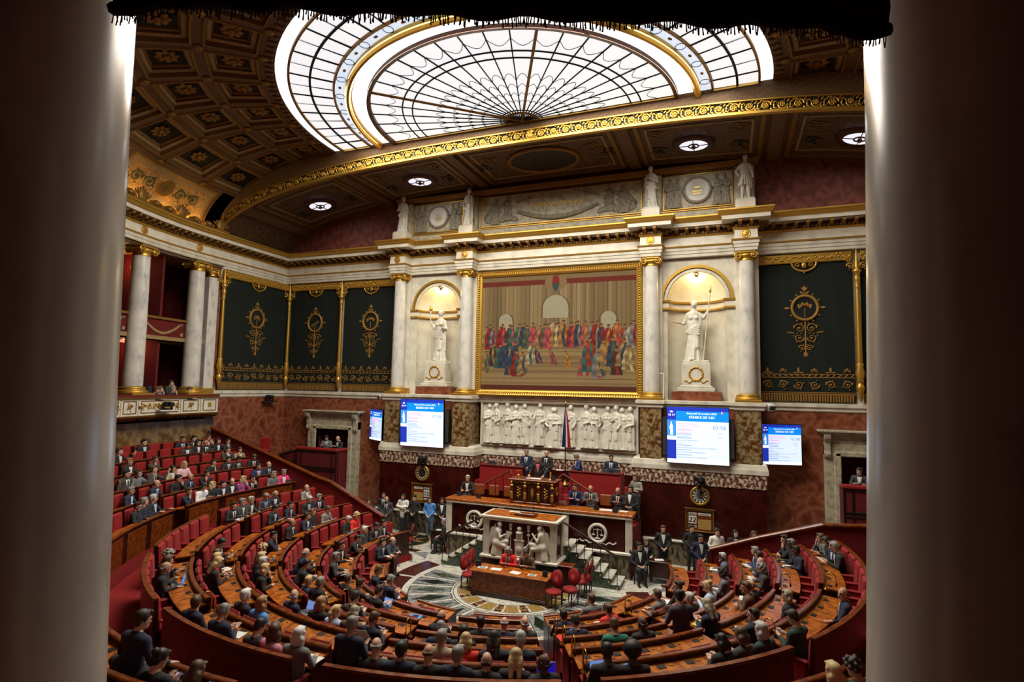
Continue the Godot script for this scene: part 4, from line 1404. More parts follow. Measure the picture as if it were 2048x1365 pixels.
func front_wall() -> void:
	for fg in figures:
		fig_mesh.append(fg.mesh())
	var w := Node3D.new()
	w.name = "wall_front"
	add_child(w)
	tag(w, "marble wall behind the platform with pedestals bands and wing bays", "wall", "", "structure")
	var core := MB.new()
	core.box(Vector3(0, 7.0, -1.75), Vector3(31.5, 14.2, 0.5))
	put(core, "wall_core", M.white_marble, w)
	for e in [-1, 1]:
		# wings: coloured marble below, plain behind the hangings above, with a doorway
		var x0 := 8.2
		var d0 := 10.78
		var d1 := 12.78
		var x1 := 15.4
		var lw := MB.new()
		lw.box(Vector3(e * (x0 + d0) / 2, 2.95, -0.95), Vector3(d0 - x0, 5.9, 0.5))
		lw.box(Vector3(e * (d1 + x1) / 2, 2.95, -0.95), Vector3(x1 - d1, 5.9, 0.5))
		lw.box(Vector3(e * (d0 + d1) / 2, 5.09, -0.95), Vector3(d1 - d0, 1.62, 0.5))
		put(lw, "marble_dado", M.pink_marble if e < 0 else M.pink_marble, w)
		var uw := MB.new()
		uw.box(Vector3(e * (x0 + x1) / 2, 9.0, -0.95), Vector3(x1 - x0, 6.0, 0.5))
		put(uw, "wing_wall", M.white_marble, w)
		var bay := MB.new()
		bay.box(Vector3(e * 5.86, 1.5, -0.3), Vector3(4.76, 3.0, 1.5))
		put(bay, "dark_red_marble_wall", M.red_griotte, w)
		var br := MB.new()
		br.box(Vector3(e * 5.86, 3.26, -0.29), Vector3(4.8, 0.52, 1.54))
		put(br, "violet_breccia_band", M.violet_breccia, w)
		var rc := MB.new()
		rc.box(Vector3(e * 5.9, 4.9, -0.4), Vector3(2.7, 2.0, 1.1))
		put(rc, "recess_panel", M.pink_marble, w)
		for c in [[3.73, 4.55], [7.24, 8.12]]:
			var pd := MB.new()
			pd.box(Vector3(e * (c[0] + c[1]) / 2, 4.88, -0.26), Vector3(c[1] - c[0], 2.0, 1.4), Basis.IDENTITY, 0.01)
			put(pd, "pedestal_die", M.brown_breccia, w)
		for x in [4.15, 7.7]:
			var pl := MB.new()
			pl.box(Vector3(e * x, 9.0, -0.3), Vector3(0.78, 5.8, 0.2), Basis.IDENTITY, 0.01)
			put(pl, "pilaster", M.white_marble, w)
			var pb := MB.new()
			pb.box(Vector3(e * x, 6.24, -0.28), Vector3(0.9, 0.18, 0.26), Basis.IDENTITY, 0.02)
			pb.box(Vector3(e * x, 6.38, -0.28), Vector3(0.84, 0.1, 0.24), Basis.IDENTITY, 0.03)
			put(pb, "pilaster_base", M.gold, w)
		var ov := MB.new()
		ov.box(Vector3(e * 7.9, 9.0, -0.55), Vector3(0.5, 6.0, 0.6))
		put(ov, "wall_return", M.white_marble, w)
	var cw := MB.new()
	cw.box(Vector3(0, 9.0, -0.6), Vector3(8.2, 5.9, 0.5))
	put(cw, "tapestry_wall", M.white_marble, w)
	var lc := MB.new()
	lc.box(Vector3(0, 1.52, -0.75), Vector3(7.0, 3.05, 0.5))
	put(lc, "dark_red_marble_wall", M.red_griotte, w)
	var vb := MB.new()
	vb.box(Vector3(0, 3.34, -0.74), Vector3(7.0, 0.6, 0.52))
	put(vb, "violet_breccia_band", M.violet_breccia, w)
	var rb := MB.new()
	rb.box(Vector3(0, 4.9, -0.8), Vector3(7.0, 2.6, 0.5))
	put(rb, "relief_backing", M.white_marble, w)
	# base moulding and ledge that follow the bays
	var P := [Vector2(-8.28, -0.75), Vector2(-8.28, 0.46), Vector2(-3.45, 0.46), Vector2(-3.45, -0.5), Vector2(3.45, -0.5), Vector2(3.45, 0.46), Vector2(8.28, 0.46), Vector2(8.28, -0.75)]
	var mo := MB.new()
	mo.sweep([[-0.02, 3.52], [0.05, 3.52], [0.05, 3.68], [0.03, 3.74], [0.0, 3.86], [-0.06, 3.92], [-0.4, 3.93]], P)
	put(mo, "base_moulding", M.white_marble, w)
	var P2 := [Vector2(-15.2, 4.0), Vector2(-15.2, -0.68), Vector2(-8.2, -0.68), Vector2(-8.2, 0.46), Vector2(-7.2, 0.46), Vector2(-7.2, 0.16), Vector2(-4.6, 0.16), Vector2(-4.6, 0.46), Vector2(-3.66, 0.46), Vector2(-3.66, -0.42), Vector2(3.66, -0.42), Vector2(3.66, 0.46), Vector2(4.6, 0.46), Vector2(4.6, 0.16), Vector2(7.2, 0.16), Vector2(7.2, 0.46), Vector2(8.2, 0.46), Vector2(8.2, -0.68), Vector2(15.2, -0.68), Vector2(15.2, 4.0)]
	var le := MB.new()
	le.sweep([[0.0, 5.84], [0.03, 5.88], [0.03, 5.98], [0.09, 6.02], [0.09, 6.14], [0.06, 6.155], [-0.9, 6.16]], P2)
	put(le, "ledge", M.white_marble, w)
	# relief of a procession of draped figures
	var rl := thing("marble_relief", "long white marble relief of robed figures behind the president's seat", "relief", Vector3(0, 3.95, -0.55))
	var fr := MB.new()
	for q in [[3.55, 0.0], [3.55, 1.95]]:
		fr.box(Vector3(0, q[1] + 0.03, 0.05), Vector3(7.1, 0.1, 0.16), Basis.IDENTITY, 0.02)
	for e in [-1, 1]:
		fr.box(Vector3(e * 3.5, 1.0, 0.05), Vector3(0.1, 1.95, 0.16), Basis.IDENTITY, 0.02)
	put(fr, "frame", M.white_marble, rl)
	var gp := MB.new()
	gp.box(Vector3(0, 1.0, 0.0), Vector3(6.9, 1.86, 0.08))
	put(gp, "ground", M.statue_marble, rl)
	var xs := [-3.15, -2.75, -2.25, -1.85, -1.4, -0.72, -0.1, 0.66, 1.35, 1.72, 2.25, 2.62, 2.9, 3.2]
	for i in xs.size():
		var k: int = [2, 4, 5, 2, 0, 5, 4, 2, 5, 4, 0, 2, 4, 5][i]
		var sit := i == 6
		var mir := -1.0 if i in [1, 4, 9, 12] else 1.0
		relief_figure(rl, k, Vector3(xs[i], 0.1 if not sit else 0.02, 0.08 + 0.03 * (i % 2)), Vector3(0.74 * mir * (1.35 if sit else 1.0), 0.715 + 0.02 * (i % 3), 0.55), M.statue_marble, [0.5, 0.6, -0.5, 0.5, -0.4, 0.3, 0.0, -0.2, -0.6, -0.3, 0.3, -0.5, 0.2, -0.6][i])
	attic(w)

func attic(w: Node) -> void:
	var a := Node3D.new()
	a.name = "wall_attic"
	add_child(a)
	tag(a, "painted attic storey with lettered panel above the entablature", "attic", "", "structure")
	var m := MB.new()
	m.box(Vector3(0, 14.4, -0.55), Vector3(16.1, 2.1, 0.5))
	put(m, "attic_wall", M.stone_buff, a)
	for x in [-7.7, -4.15, 4.15, 7.7]:
		var b := MB.new()
		b.box(Vector3(x, 14.4, -0.22), Vector3(0.7, 2.0, 0.2))
		put(b, "attic_pier", M.stone_buff, a)
	var P := [Vector2(-8.05, -0.7), Vector2(-8.05, -0.3), Vector2(8.05, -0.3), Vector2(8.05, -0.7)]
	for q in [["cornice", "old_gold", [[0.0, 15.38], [0.06, 15.4], [0.06, 15.44], [0.14, 15.5], [0.18, 15.62], [0.2, 15.68], [-0.3, 15.7]]], ["gilt_fillet", "gold", [[0.0, 13.84], [0.05, 13.85], [0.05, 13.88], [0.0, 13.89]]]]:
		var s := MB.new()
		s.sweep(q[2], P)
		put(s, q[0], M[q[1]], a)
	var den := MB.new()
	for q in along(P, 0.13, 0.07):
		den.box(Vector3(q[0].x, 15.42, q[0].y), Vector3(0.07, 0.08, 0.06))
	tag(put(den, "dentil", M.bronze_brown, a), "", "", "", "stuff")
	for q in [[-7.25, -4.6], [-3.7, 3.7], [4.6, 7.25]]:
		var pn := Node3D.new()
		pn.name = "relief_panel"
		a.add_child(pn, true)
		var g := MB.new()
		g.box(Vector3((q[0] + q[1]) / 2, 14.64, -0.29), Vector3(q[1] - q[0], 1.42, 0.04))
		put(g, "ground", M.stone_buff, pn)
		var f := MB.new()
		f.box(Vector3((q[0] + q[1]) / 2, 13.94, -0.26), Vector3(q[1] - q[0], 0.035, 0.05))
		f.box(Vector3((q[0] + q[1]) / 2, 15.34, -0.26), Vector3(q[1] - q[0], 0.035, 0.05))
		f.box(Vector3(q[0], 14.64, -0.26), Vector3(0.035, 1.43, 0.05))
		f.box(Vector3(q[1], 14.64, -0.26), Vector3(0.035, 1.43, 0.05))
		put(f, "gilt_frame", M.gold, pn)
		var o := Vector3((q[0] + q[1]) / 2, 14.64, -0.25)
		if q[1] - q[0] < 4:
			var ring := MB.new()
			ring.lathe([[0.58, 0.0], [0.56, 0.05], [0.5, 0.07], [0.46, 0.04]], 28)
			put(ring, "roundel_ring", M.grisaille, pn, o + Vector3(0, 0.03, 0), Basis(Vector3.RIGHT, PI / 2))
			var disc := MB.new()
			disc.lathe([[0.46, 0.03], [0.0, 0.035]], 28)
			put(disc, "roundel", M.statue_marble, pn, o + Vector3(0, 0.03, 0), Basis(Vector3.RIGHT, PI / 2))
			for l in [[0.1, 0.22], [-0.06, 0.4], [-0.16, 0.34]]:
				var ln := MB.new()
				for i in int(l[1] * 30):
					ln.box(Vector3(-l[1] / 2 + (i + 0.5) / 30.0, l[0], 0), Vector3(0.017, 0.06, 0.01))
				put(ln, "worn_gilt_letters", M.pale_gold, pn, o + Vector3(0, 0.03, 0.04))
			for i in 4:
				var x: float = [-1.08, -0.78, 0.78, 1.08][i]
				relief_figure(pn, [4, 2, 5, 4][i], o + Vector3(x, -0.66, -0.03), Vector3(0.62 * (1 if i < 2 else -1), 0.53, 0.25), M.grisaille, 0.5)
		else:
			for e in [-1, 1]:
				relief_figure(pn, 5, o + Vector3(e * 2.35, -0.5, -0.03), Vector3(0.75 * -e, 0.5, 0.25), M.grisaille, 0.7)
				relief_figure(pn, 2, o + Vector3(e * 2.95, -0.62, -0.03), Vector3(0.8 * -e, 0.5, 0.25), M.grisaille, 0.4)
				var wg := MB.new()
				for i in 6:
					wg.ball(Vector3(e * (2.55 + 0.14 * i), 0.3 - 0.06 * i, 0.0), Vector3(0.42, 0.09, 0.03), 8, 4, Basis(Vector3.BACK, -e * (0.25 + 0.12 * i)))
				for i in 7:
					wg.ball(Vector3(e * (2.0 + 0.22 * i), -0.42 + 0.05 * (i % 3), 0.0), Vector3(0.2, 0.13, 0.04), 8, 4, Basis(Vector3.BACK, e * 0.5))
				put(wg, "wing_and_drapery", M.grisaille, pn, o)
				var tr := MB.new()
				tr.tube([Vector3(e * 1.9, 0.28, 0.02), Vector3(e * 1.15, 0.5, 0.02)], [0.02, 0.045], 6)
				put(tr, "trumpet" if e < 0 else "palm_branch", M.grisaille, pn, o)
			var sw := MB.new()
			var pts := []
			var rr := []
			for i in 17:
				var u := i / 16.0 * 2.0 - 1.0
				pts.append(Vector3(u * 1.85, -0.52 + 0.42 * u * u, 0.0))
				rr.append(0.13 - 0.05 * absf(u))
			sw.tube(pts, rr, 8)
			put(sw, "garland", M.grisaille, pn, o)
			var tm := TextMesh.new()
			tm.text = "RÉPUBLIQUE FRANÇAISE"
			var fo := SystemFont.new()
			fo.font_names = PackedStringArray(["Droid Serif"])
			tm.font = fo
			tm.font_size = 32
			tm.pixel_size = 0.0062
			tm.depth = 0.02
			put(tm, "gilt_lettering", M.pale_gold, pn, o + Vector3(0.02, 0.1, 0.02))
	# statues on their blocks
	var k := 0
	for x in [-7.7, -4.15, 4.15, 7.7]:
		var who: String = ["robed figure, arm across chest, over the outer sceptre-side column", "robed figure with gathered mantle over the inner column by the sceptre niche", "robed figure with lowered arm over the inner column by the spear niche", "figure in a short tunic over the outer column by the spear niche"][k]
		var bl := thing("statue_block", "white block on the entablature under the " + ["outer sceptre-side", "inner sceptre-side", "inner spear-side", "outer spear-side"][k] + " attic statue", "block", Vector3(x, 13.4, 0.1))
		var bm := MB.new()
		bm.box(Vector3(0, 0.25, 0), Vector3(0.72, 0.5, 0.6), Basis.IDENTITY, 0.015)
		put(bm, "die", M.white_marble, bl)
		var cp := MB.new()
		cp.box(Vector3(0, 0.53, 0), Vector3(0.64, 0.06, 0.54), Basis.IDENTITY, 0.012)
		put(cp, "cap", M.white_marble, bl)
		var s := thing("attic_statue", "white stone " + who, "statue", Vector3(x, 13.95, 0.1), [0.2, -0.1, 0.1, 0.0][k])
		put(fig_mesh[[2, 4, 2, 3][k]], "figure", M.statue_marble, s, Vector3.ZERO, Basis.from_scale(Vector3(0.72 * (-1 if k == 2 else 1), 0.74, 0.72)))
		k += 1

func front_columns() -> void:
	var nm := ["outer column beside the sceptre niche", "inner column between sceptre niche and tapestry", "inner column between tapestry and spear niche", "outer column beside the spear niche"]
	var k := 0
	for x in [-7.7, -4.15, 4.15, 7.7]:
		column("pale veined marble column with gilded ionic capital, " + nm[k], Vector3(x, 0, 0.08), 6.15, 11.9, 0.3)
		k += 1
	for e in [-1, 1]:
		niche(e)
		pedestal_and_statue(e)

func side_walls() -> void:
	for e in [-1, 1]:
		var w := Node3D.new()
		w.name = "wall_" + ("left" if e < 0 else "right")
		add_child(w)
		tag(w, "side wall return of pinkish marble under a green hanging" if e < 0 else "side wall return of pinkish marble beyond the spear-side door", "wall", "", "structure")
		var m := MB.new()
		m.box(Vector3(e * 15.5, 2.95, 1.75), Vector3(0.6, 5.9, 4.9))
		put(m, "marble_dado", M.pink_marble, w)
		var u := MB.new()
		u.box(Vector3(e * 15.5, 9.0, 1.75), Vector3(0.6, 6.2, 4.9))
		put(u, "upper_wall", M.white_marble, w)
		var p := MB.new()
		p.box(Vector3(e * 15.38, 8.9, 4.02), Vector3(0.5, 6.0, 0.42))
		put(p, "red_wall_strip", M.pink_marble, w)
	# curved wall under and behind the galleries
	var c := Node3D.new()
	c.name = "wall_gallery"
	add_child(c)
	tag(c, "curved marble wall under the public gallery with dark red gallery lining", "wall", "", "structure")
	var lo := MB.new()
	var hi := MB.new()
	var fl := MB.new()
	var fl2 := MB.new()
	var cp := MB.new()
	for j in 44:
		var a := -rad(92) + rad(184) * j / 44
		var b := -rad(92) + rad(184) * (j + 1) / 44
		if b > rad(-6) and a < rad(52):
			continue
		fin(lo, dpol(15.12, a, 0), dpol(15.12, b, 0), dpol(15.12, b, 4.9), dpol(15.12, a, 4.9))
		fin(hi, dpol(17.6, a, 4.9), dpol(17.6, b, 4.9), dpol(17.6, b, 12.4), dpol(17.6, a, 12.4))
		fl.quad(dpol(14.7, a, 5.0), dpol(14.7, b, 5.0), dpol(17.6, b, 5.0), dpol(17.6, a, 5.0))
		fl.quad(dpol(17.6, a, 4.9), dpol(17.6, b, 4.9), dpol(14.7, b, 4.9), dpol(14.7, a, 4.9))
		fl2.quad(dpol(15.3, a, 8.35), dpol(15.3, b, 8.35), dpol(17.6, b, 8.35), dpol(17.6, a, 8.35))
		fl2.quad(dpol(17.6, a, 8.2), dpol(17.6, b, 8.2), dpol(15.3, b, 8.2), dpol(15.3, a, 8.2))
		cp.quad(dpol(17.7, a, 11.95), dpol(17.7, b, 11.95), dpol(14.9, b, 11.95), dpol(14.9, a, 11.95))
	put(lo, "tan_marble_wall", M.tan_marble, c)
	put(hi, "red_lining", M.dark_red_cloth, c)
	put(fl, "gallery_floor", M.dark_red_cloth, c)
	put(fl2, "upper_gallery_floor", M.coffer_cream, c)
	put(cp, "gallery_soffit", M.coffer_cream, c)
	for a in [-92.0, -81.5, -70.5, 92.0]:
		var pr := MB.new()
		pr.box(dpol(16.5, rad(a), 8.6), Vector3(0.12, 7.0, 2.2), Basis(Vector3.UP, rad(a)))
		put(pr, "gallery_partition", M.dark_red_cloth, c)

func gallery() -> void:
	for q in [[-76.0, "pale marble gallery column further from the side wall"], [-87.0, "pale marble gallery column beside the side wall pilaster"], [-65.0, "pale marble gallery column hidden behind the great near column"], [87.0, "pale marble gallery column across the hall"]]:
		column(q[1] + " with gilded ionic capital", dpol(15.12, rad(q[0])), 5.95, 11.9, 0.36, rad(q[0]) + PI)
	for a in [-90.3]:
		var p := thing("column_pilaster", "flat grey marble gallery pilaster ending the colonnade", "pilaster", dpol(15.25, rad(a), 5.95), rad(a) + PI, "", "structure")
		var m := MB.new()
		m.box(Vector3(0, 2.85, 0), Vector3(0.5, 5.1, 0.4), Basis.IDENTITY, 0.01)
		put(m, "shaft", M.grey_veined_marble, p)
		var b := MB.new()
		b.box(Vector3(0, 0.15, 0), Vector3(0.62, 0.3, 0.5), Basis.IDENTITY, 0.03)
		put(b, "base", M.gold, p)
		put(capital_mb(0.25), "capital", M.gold, p, Vector3(0, 5.45, 0), Basis.from_scale(Vector3(0.8, 1, 0.8)))
	# white and gilt parapet, one thing to each bay
	var bays := [[-91.2, -87.6, 1], [-87.6, -83.6, 2], [-83.6, -75.3, 3], [-75.3, -71.8, 2], [-71.8, -63.5, 3]]
	for q in bays:
		var nm: String = ["", "narrow end panel with a gilt sprig", "square panel with a gilt monogram", "long panel with gilt scrolls and an urn"][q[2]]
		var p := thing("gallery_parapet", "white parapet bay, %s, by the %s" % [nm, "side wall pilaster" if q[0] < -86 else ("seated gallery visitors" if q[0] < -76 else "far gallery column")], "parapet", Vector3.ZERO, 0.0, "gallery parapet bays")
		var a0 := rad(q[0])
		var a1 := rad(q[1])
		var n := maxi(2, int((q[1] - q[0]) / 1.2))
		var C := Vector3(0, 0, DZ)
		var b := MB.new()
		b.revolve([Vector2(14.62, 5.2), Vector2(14.8, 5.2), Vector2(14.8, 5.84), Vector2(14.62, 5.84)], a0 + 0.001, a1 - 0.001, n, C)
		put(b, "body", M.white_marble, p)
		var g := MB.new()
		g.revolve([Vector2(14.72, 5.02), Vector2(14.8, 4.98), Vector2(14.8, 5.2), Vector2(14.52, 5.2), Vector2(14.54, 5.14)], a0, a1, n, C)
		put(g, "gilt_base_moulding", M.old_gold, p)
		var t := MB.new()
		t.revolve([Vector2(14.56, 5.84), Vector2(14.86, 5.84), Vector2(14.86, 5.92), Vector2(14.54, 5.92)], a0, a1, n, C)
		put(t, "gilt_top_moulding", M.old_gold, p)
		var cu := MB.new()
		cu.revolve([Vector2(14.54, 5.92), Vector2(14.9, 5.92), Vector2(14.88, 5.99), Vector2(14.56, 5.99)], a0, a1, n, C)
		put(cu, "red_cushion_top", M.dark_red_cloth, p)
		var f := MB.new()
		var i0 := a0 + 0.008
		var i1 := a1 - 0.008
		for r in [[5.28, 5.31], [5.74, 5.77]]:
			f.arcbox(14.6, 14.63, r[0], r[1], i0, i1, n, C)
		f.arcbox(14.6, 14.63, 5.31, 5.74, i0, i0 + 0.002, 1, C)
		f.arcbox(14.6, 14.63, 5.31, 5.74, i1 - 0.002, i1, 1, C)
		put(f, "gilt_frame", M.old_gold, p)
		var am := (a0 + a1) * 0.5
		var outw := facing(Vector3(-sin(am), 0, -cos(am)))
		var ur := MB.new()
		if q[2] == 3:
			ur.lathe([[0.05, -0.17], [0.07, -0.15], [0.03, -0.1], [0.11, 0.0], [0.1, 0.08], [0.12, 0.12], [0.02, 0.14]], 10)
			put(ur, "gilt_urn", M.gold, p, dpol(14.61, am, 5.53), outw)
			for s in [-0.85, -0.55, -0.25, 0.25, 0.55, 0.85]:
				var hand := 1.0 if (s > 0) == (absf(s) < 0.4 or absf(s) > 0.7) else -1.0
				put(spiral_mb(0.12, 0.018, 1.6, hand), "gilt_scroll", M.gold, p, dpol(14.6, am + s / 14.6, 5.53), facing(Vector3(-sin(am + s / 14.6), 0, -cos(am + s / 14.6))))
		elif q[2] == 2:
			ur.add(spiral_mb(0.14, 0.014, 0.99, 1.0, true))
			put(ur, "gilt_wreath", M.gold, p, dpol(14.6, am, 5.53), outw)
			var tm := TextMesh.new()
			tm.text = "RF"
			var fo := SystemFont.new()
			fo.font_names = PackedStringArray(["Droid Serif"])
			tm.font = fo
			tm.font_size = 16
			tm.pixel_size = 0.012
			tm.depth = 0.02
			put(tm, "gilt_monogram", M.gold, p, dpol(14.59, am, 5.53), outw)
		else:
			for i in 5:
				ur.ball(Vector3(0, 0.05, 0), Vector3(0.025, 0.12, 0.015), 6, 4, Basis(Vector3.BACK, (i - 2) * 0.5))
			put(ur, "gilt_sprig", M.gold, p, dpol(14.6, am, 5.5), outw)
	# upper gallery: red fronts with a pale swag
	for q in [[-86.0, -77.0, "between the two gallery columns"], [-90.0, -88.0, "short piece beside the pilaster"], [-75.0, -66.0, "beyond the far gallery column"]]:
		var u := thing("upper_gallery_front", "dark red upper gallery front with pale swag and gilt rail, " + q[2], "parapet", Vector3.ZERO, 0.0, "upper gallery fronts")
		var C := Vector3(0, 0, DZ)
		var a0 := rad(q[0])
		var a1 := rad(q[1])
		var n := 5
		var b := MB.new()
		b.arcbox(15.28, 15.36, 8.42, 9.12, a0, a1, n, C)
		put(b, "red_panel", M.dark_red_cloth, u)
		var rl := MB.new()
		rl.arcbox(15.2, 15.42, 9.12, 9.22, a0, a1, n, C)
		put(rl, "gilt_rail", M.old_gold, u)
		var lg := MB.new()
		lg.arcbox(15.22, 15.4, 8.26, 8.42, a0, a1, n, C)
		put(lg, "cream_ledge", M.coffer_cream, u)
		if q[1] - q[0] > 4:
			var s := MB.new()
			for i in 14:
				var u0 := i / 14.0
				var u1 := (i + 1) / 14.0
				var y0 := 8.5 + 0.42 * pow(absf(u0 * 2 - 1), 1.8)
				var y1 := 8.5 + 0.42 * pow(absf(u1 * 2 - 1), 1.8)
				var b0 := lerpf(a0 + 0.02, a1 - 0.02, u0)
				var b1 := lerpf(a0 + 0.02, a1 - 0.02, u1)
				fin(s, dpol(15.25, b0, y0), dpol(15.25, b1, y1), dpol(15.25, b1, y1 + 0.11), dpol(15.25, b0, y0 + 0.11))
				fin(s, dpol(15.25, b0, y0 + 0.11), dpol(15.25, b1, y1 + 0.11), dpol(15.28, b1, y1 + 0.11), dpol(15.28, b0, y0 + 0.11), Vector3(0, 20, 5))
			put(s, "cream_swag", M.coffer_cream, u)
			for b2 in [a0 + 0.015, a1 - 0.015]:
				var k := MB.new()
				k.box(dpol(15.26, b2, 8.56), Vector3(0.14, 0.14, 0.05), Basis(Vector3.UP, b2))
				k.ball(dpol(15.26, b2, 8.98), Vector3(0.05, 0.05, 0.03), 8, 5, Basis(Vector3.UP, b2))
				put(k, "cream_block", M.coffer_cream, u)
	# lamp strip under the upper gallery
	var st := thing("gallery_strip_lamp", "thin warm lamp strip under the upper gallery floor", "lamp", dpol(16.6, rad(-80), 8.14), rad(-80))
	var sm := MB.new()
	sm.box(Vector3.ZERO, Vector3(1.6, 0.04, 0.06))
	put(sm, "lamp_tube", M.red_strip, st)
	omni("strip_light", st, Vector3(0, -0.12, 0), Color(1.0, 0.62, 0.45), 0.9, 0.08)
	var st2 := thing("gallery_wall_lamp", "small lamp on the red gallery lining above the upper front", "lamp", dpol(17.0, rad(-79.5), 11.4), 0.0)
	var s2 := MB.new()
	s2.ball(Vector3.ZERO, Vector3(0.06, 0.06, 0.06), 8, 6)
	put(s2, "bulb", M.warm_bulb, st2)
	omni("wall_light", st2, Vector3.ZERO, Color(1.0, 0.7, 0.45), 0.6, 0.06)
	# gilded cresting along the cornice below the painted cove, with hidden lamps
	var cr := MB.new()
	cr.lathe([[0.0, 0.0], [0.05, 0.05], [0.16, 0.1], [0.2, 0.2], [0.1, 0.3], [0.0, 0.33]], 12)
	for g in [-1, 1]:
		cr.add(spiral_mb(0.11, 0.04, 1.4, g), Transform3D(Basis.IDENTITY, Vector3(g * 0.22, 0.12, 0.03)))
	cr.box(Vector3(0, 0.03, 0), Vector3(0.72, 0.08, 0.2), Basis.IDENTITY, 0.02)
	var crm := cr.mesh()
	var big := MB.new()
	big.ball(Vector3(0, 0.28, 0), Vector3(0.24, 0.3, 0.1), 12, 8)
	for i in 7:
		big.ball(Vector3((i - 3) * 0.11, 0.5 - absf(i - 3) * 0.06, 0.02), Vector3(0.05, 0.14, 0.05), 6, 4, Basis(Vector3.BACK, -(i - 3) * 0.25))
	big.box(Vector3(0, 0.04, 0), Vector3(0.8, 0.1, 0.24), Basis.IDENTITY, 0.02)
	var bgm := big.mesh()
	var t := Node3D.new()
	t.name = "trim_cresting"
	add_child(t)
	tag(t, "gilded cresting of shells and scrolls along the gallery cornice", "cresting", "", "structure")
	for i in 14:
		var a := rad(-89.5 + i * 2.75)
		put(bgm if i % 3 == 0 else crm, "gilt_crest", M.old_gold, t, dpol(14.62, a, 13.4), facing(Vector3(-sin(a), 0, -cos(a))))
	for a in [-85.5, -79.0, -72.5, -66.0]:
		var l := thing("cove_lamp", "hidden warm lamp behind the gilded gallery cresting", "lamp", dpol(14.8, rad(a), 13.5), 0.0, "cove lamps")
		var bm := MB.new()
		bm.ball(Vector3.ZERO, Vector3(0.05, 0.05, 0.05), 8, 6)
		put(bm, "bulb", M.warm_bulb, l)
		var hd := MB.new()
		hd.lathe([[0.04, -0.1], [0.05, -0.06], [0.03, -0.04]], 8)
		put(hd, "holder", M.old_gold, l)
		omni("bulb_light", l, Vector3.ZERO, Color(1.0, 0.78, 0.42), 0.55, 0.05)

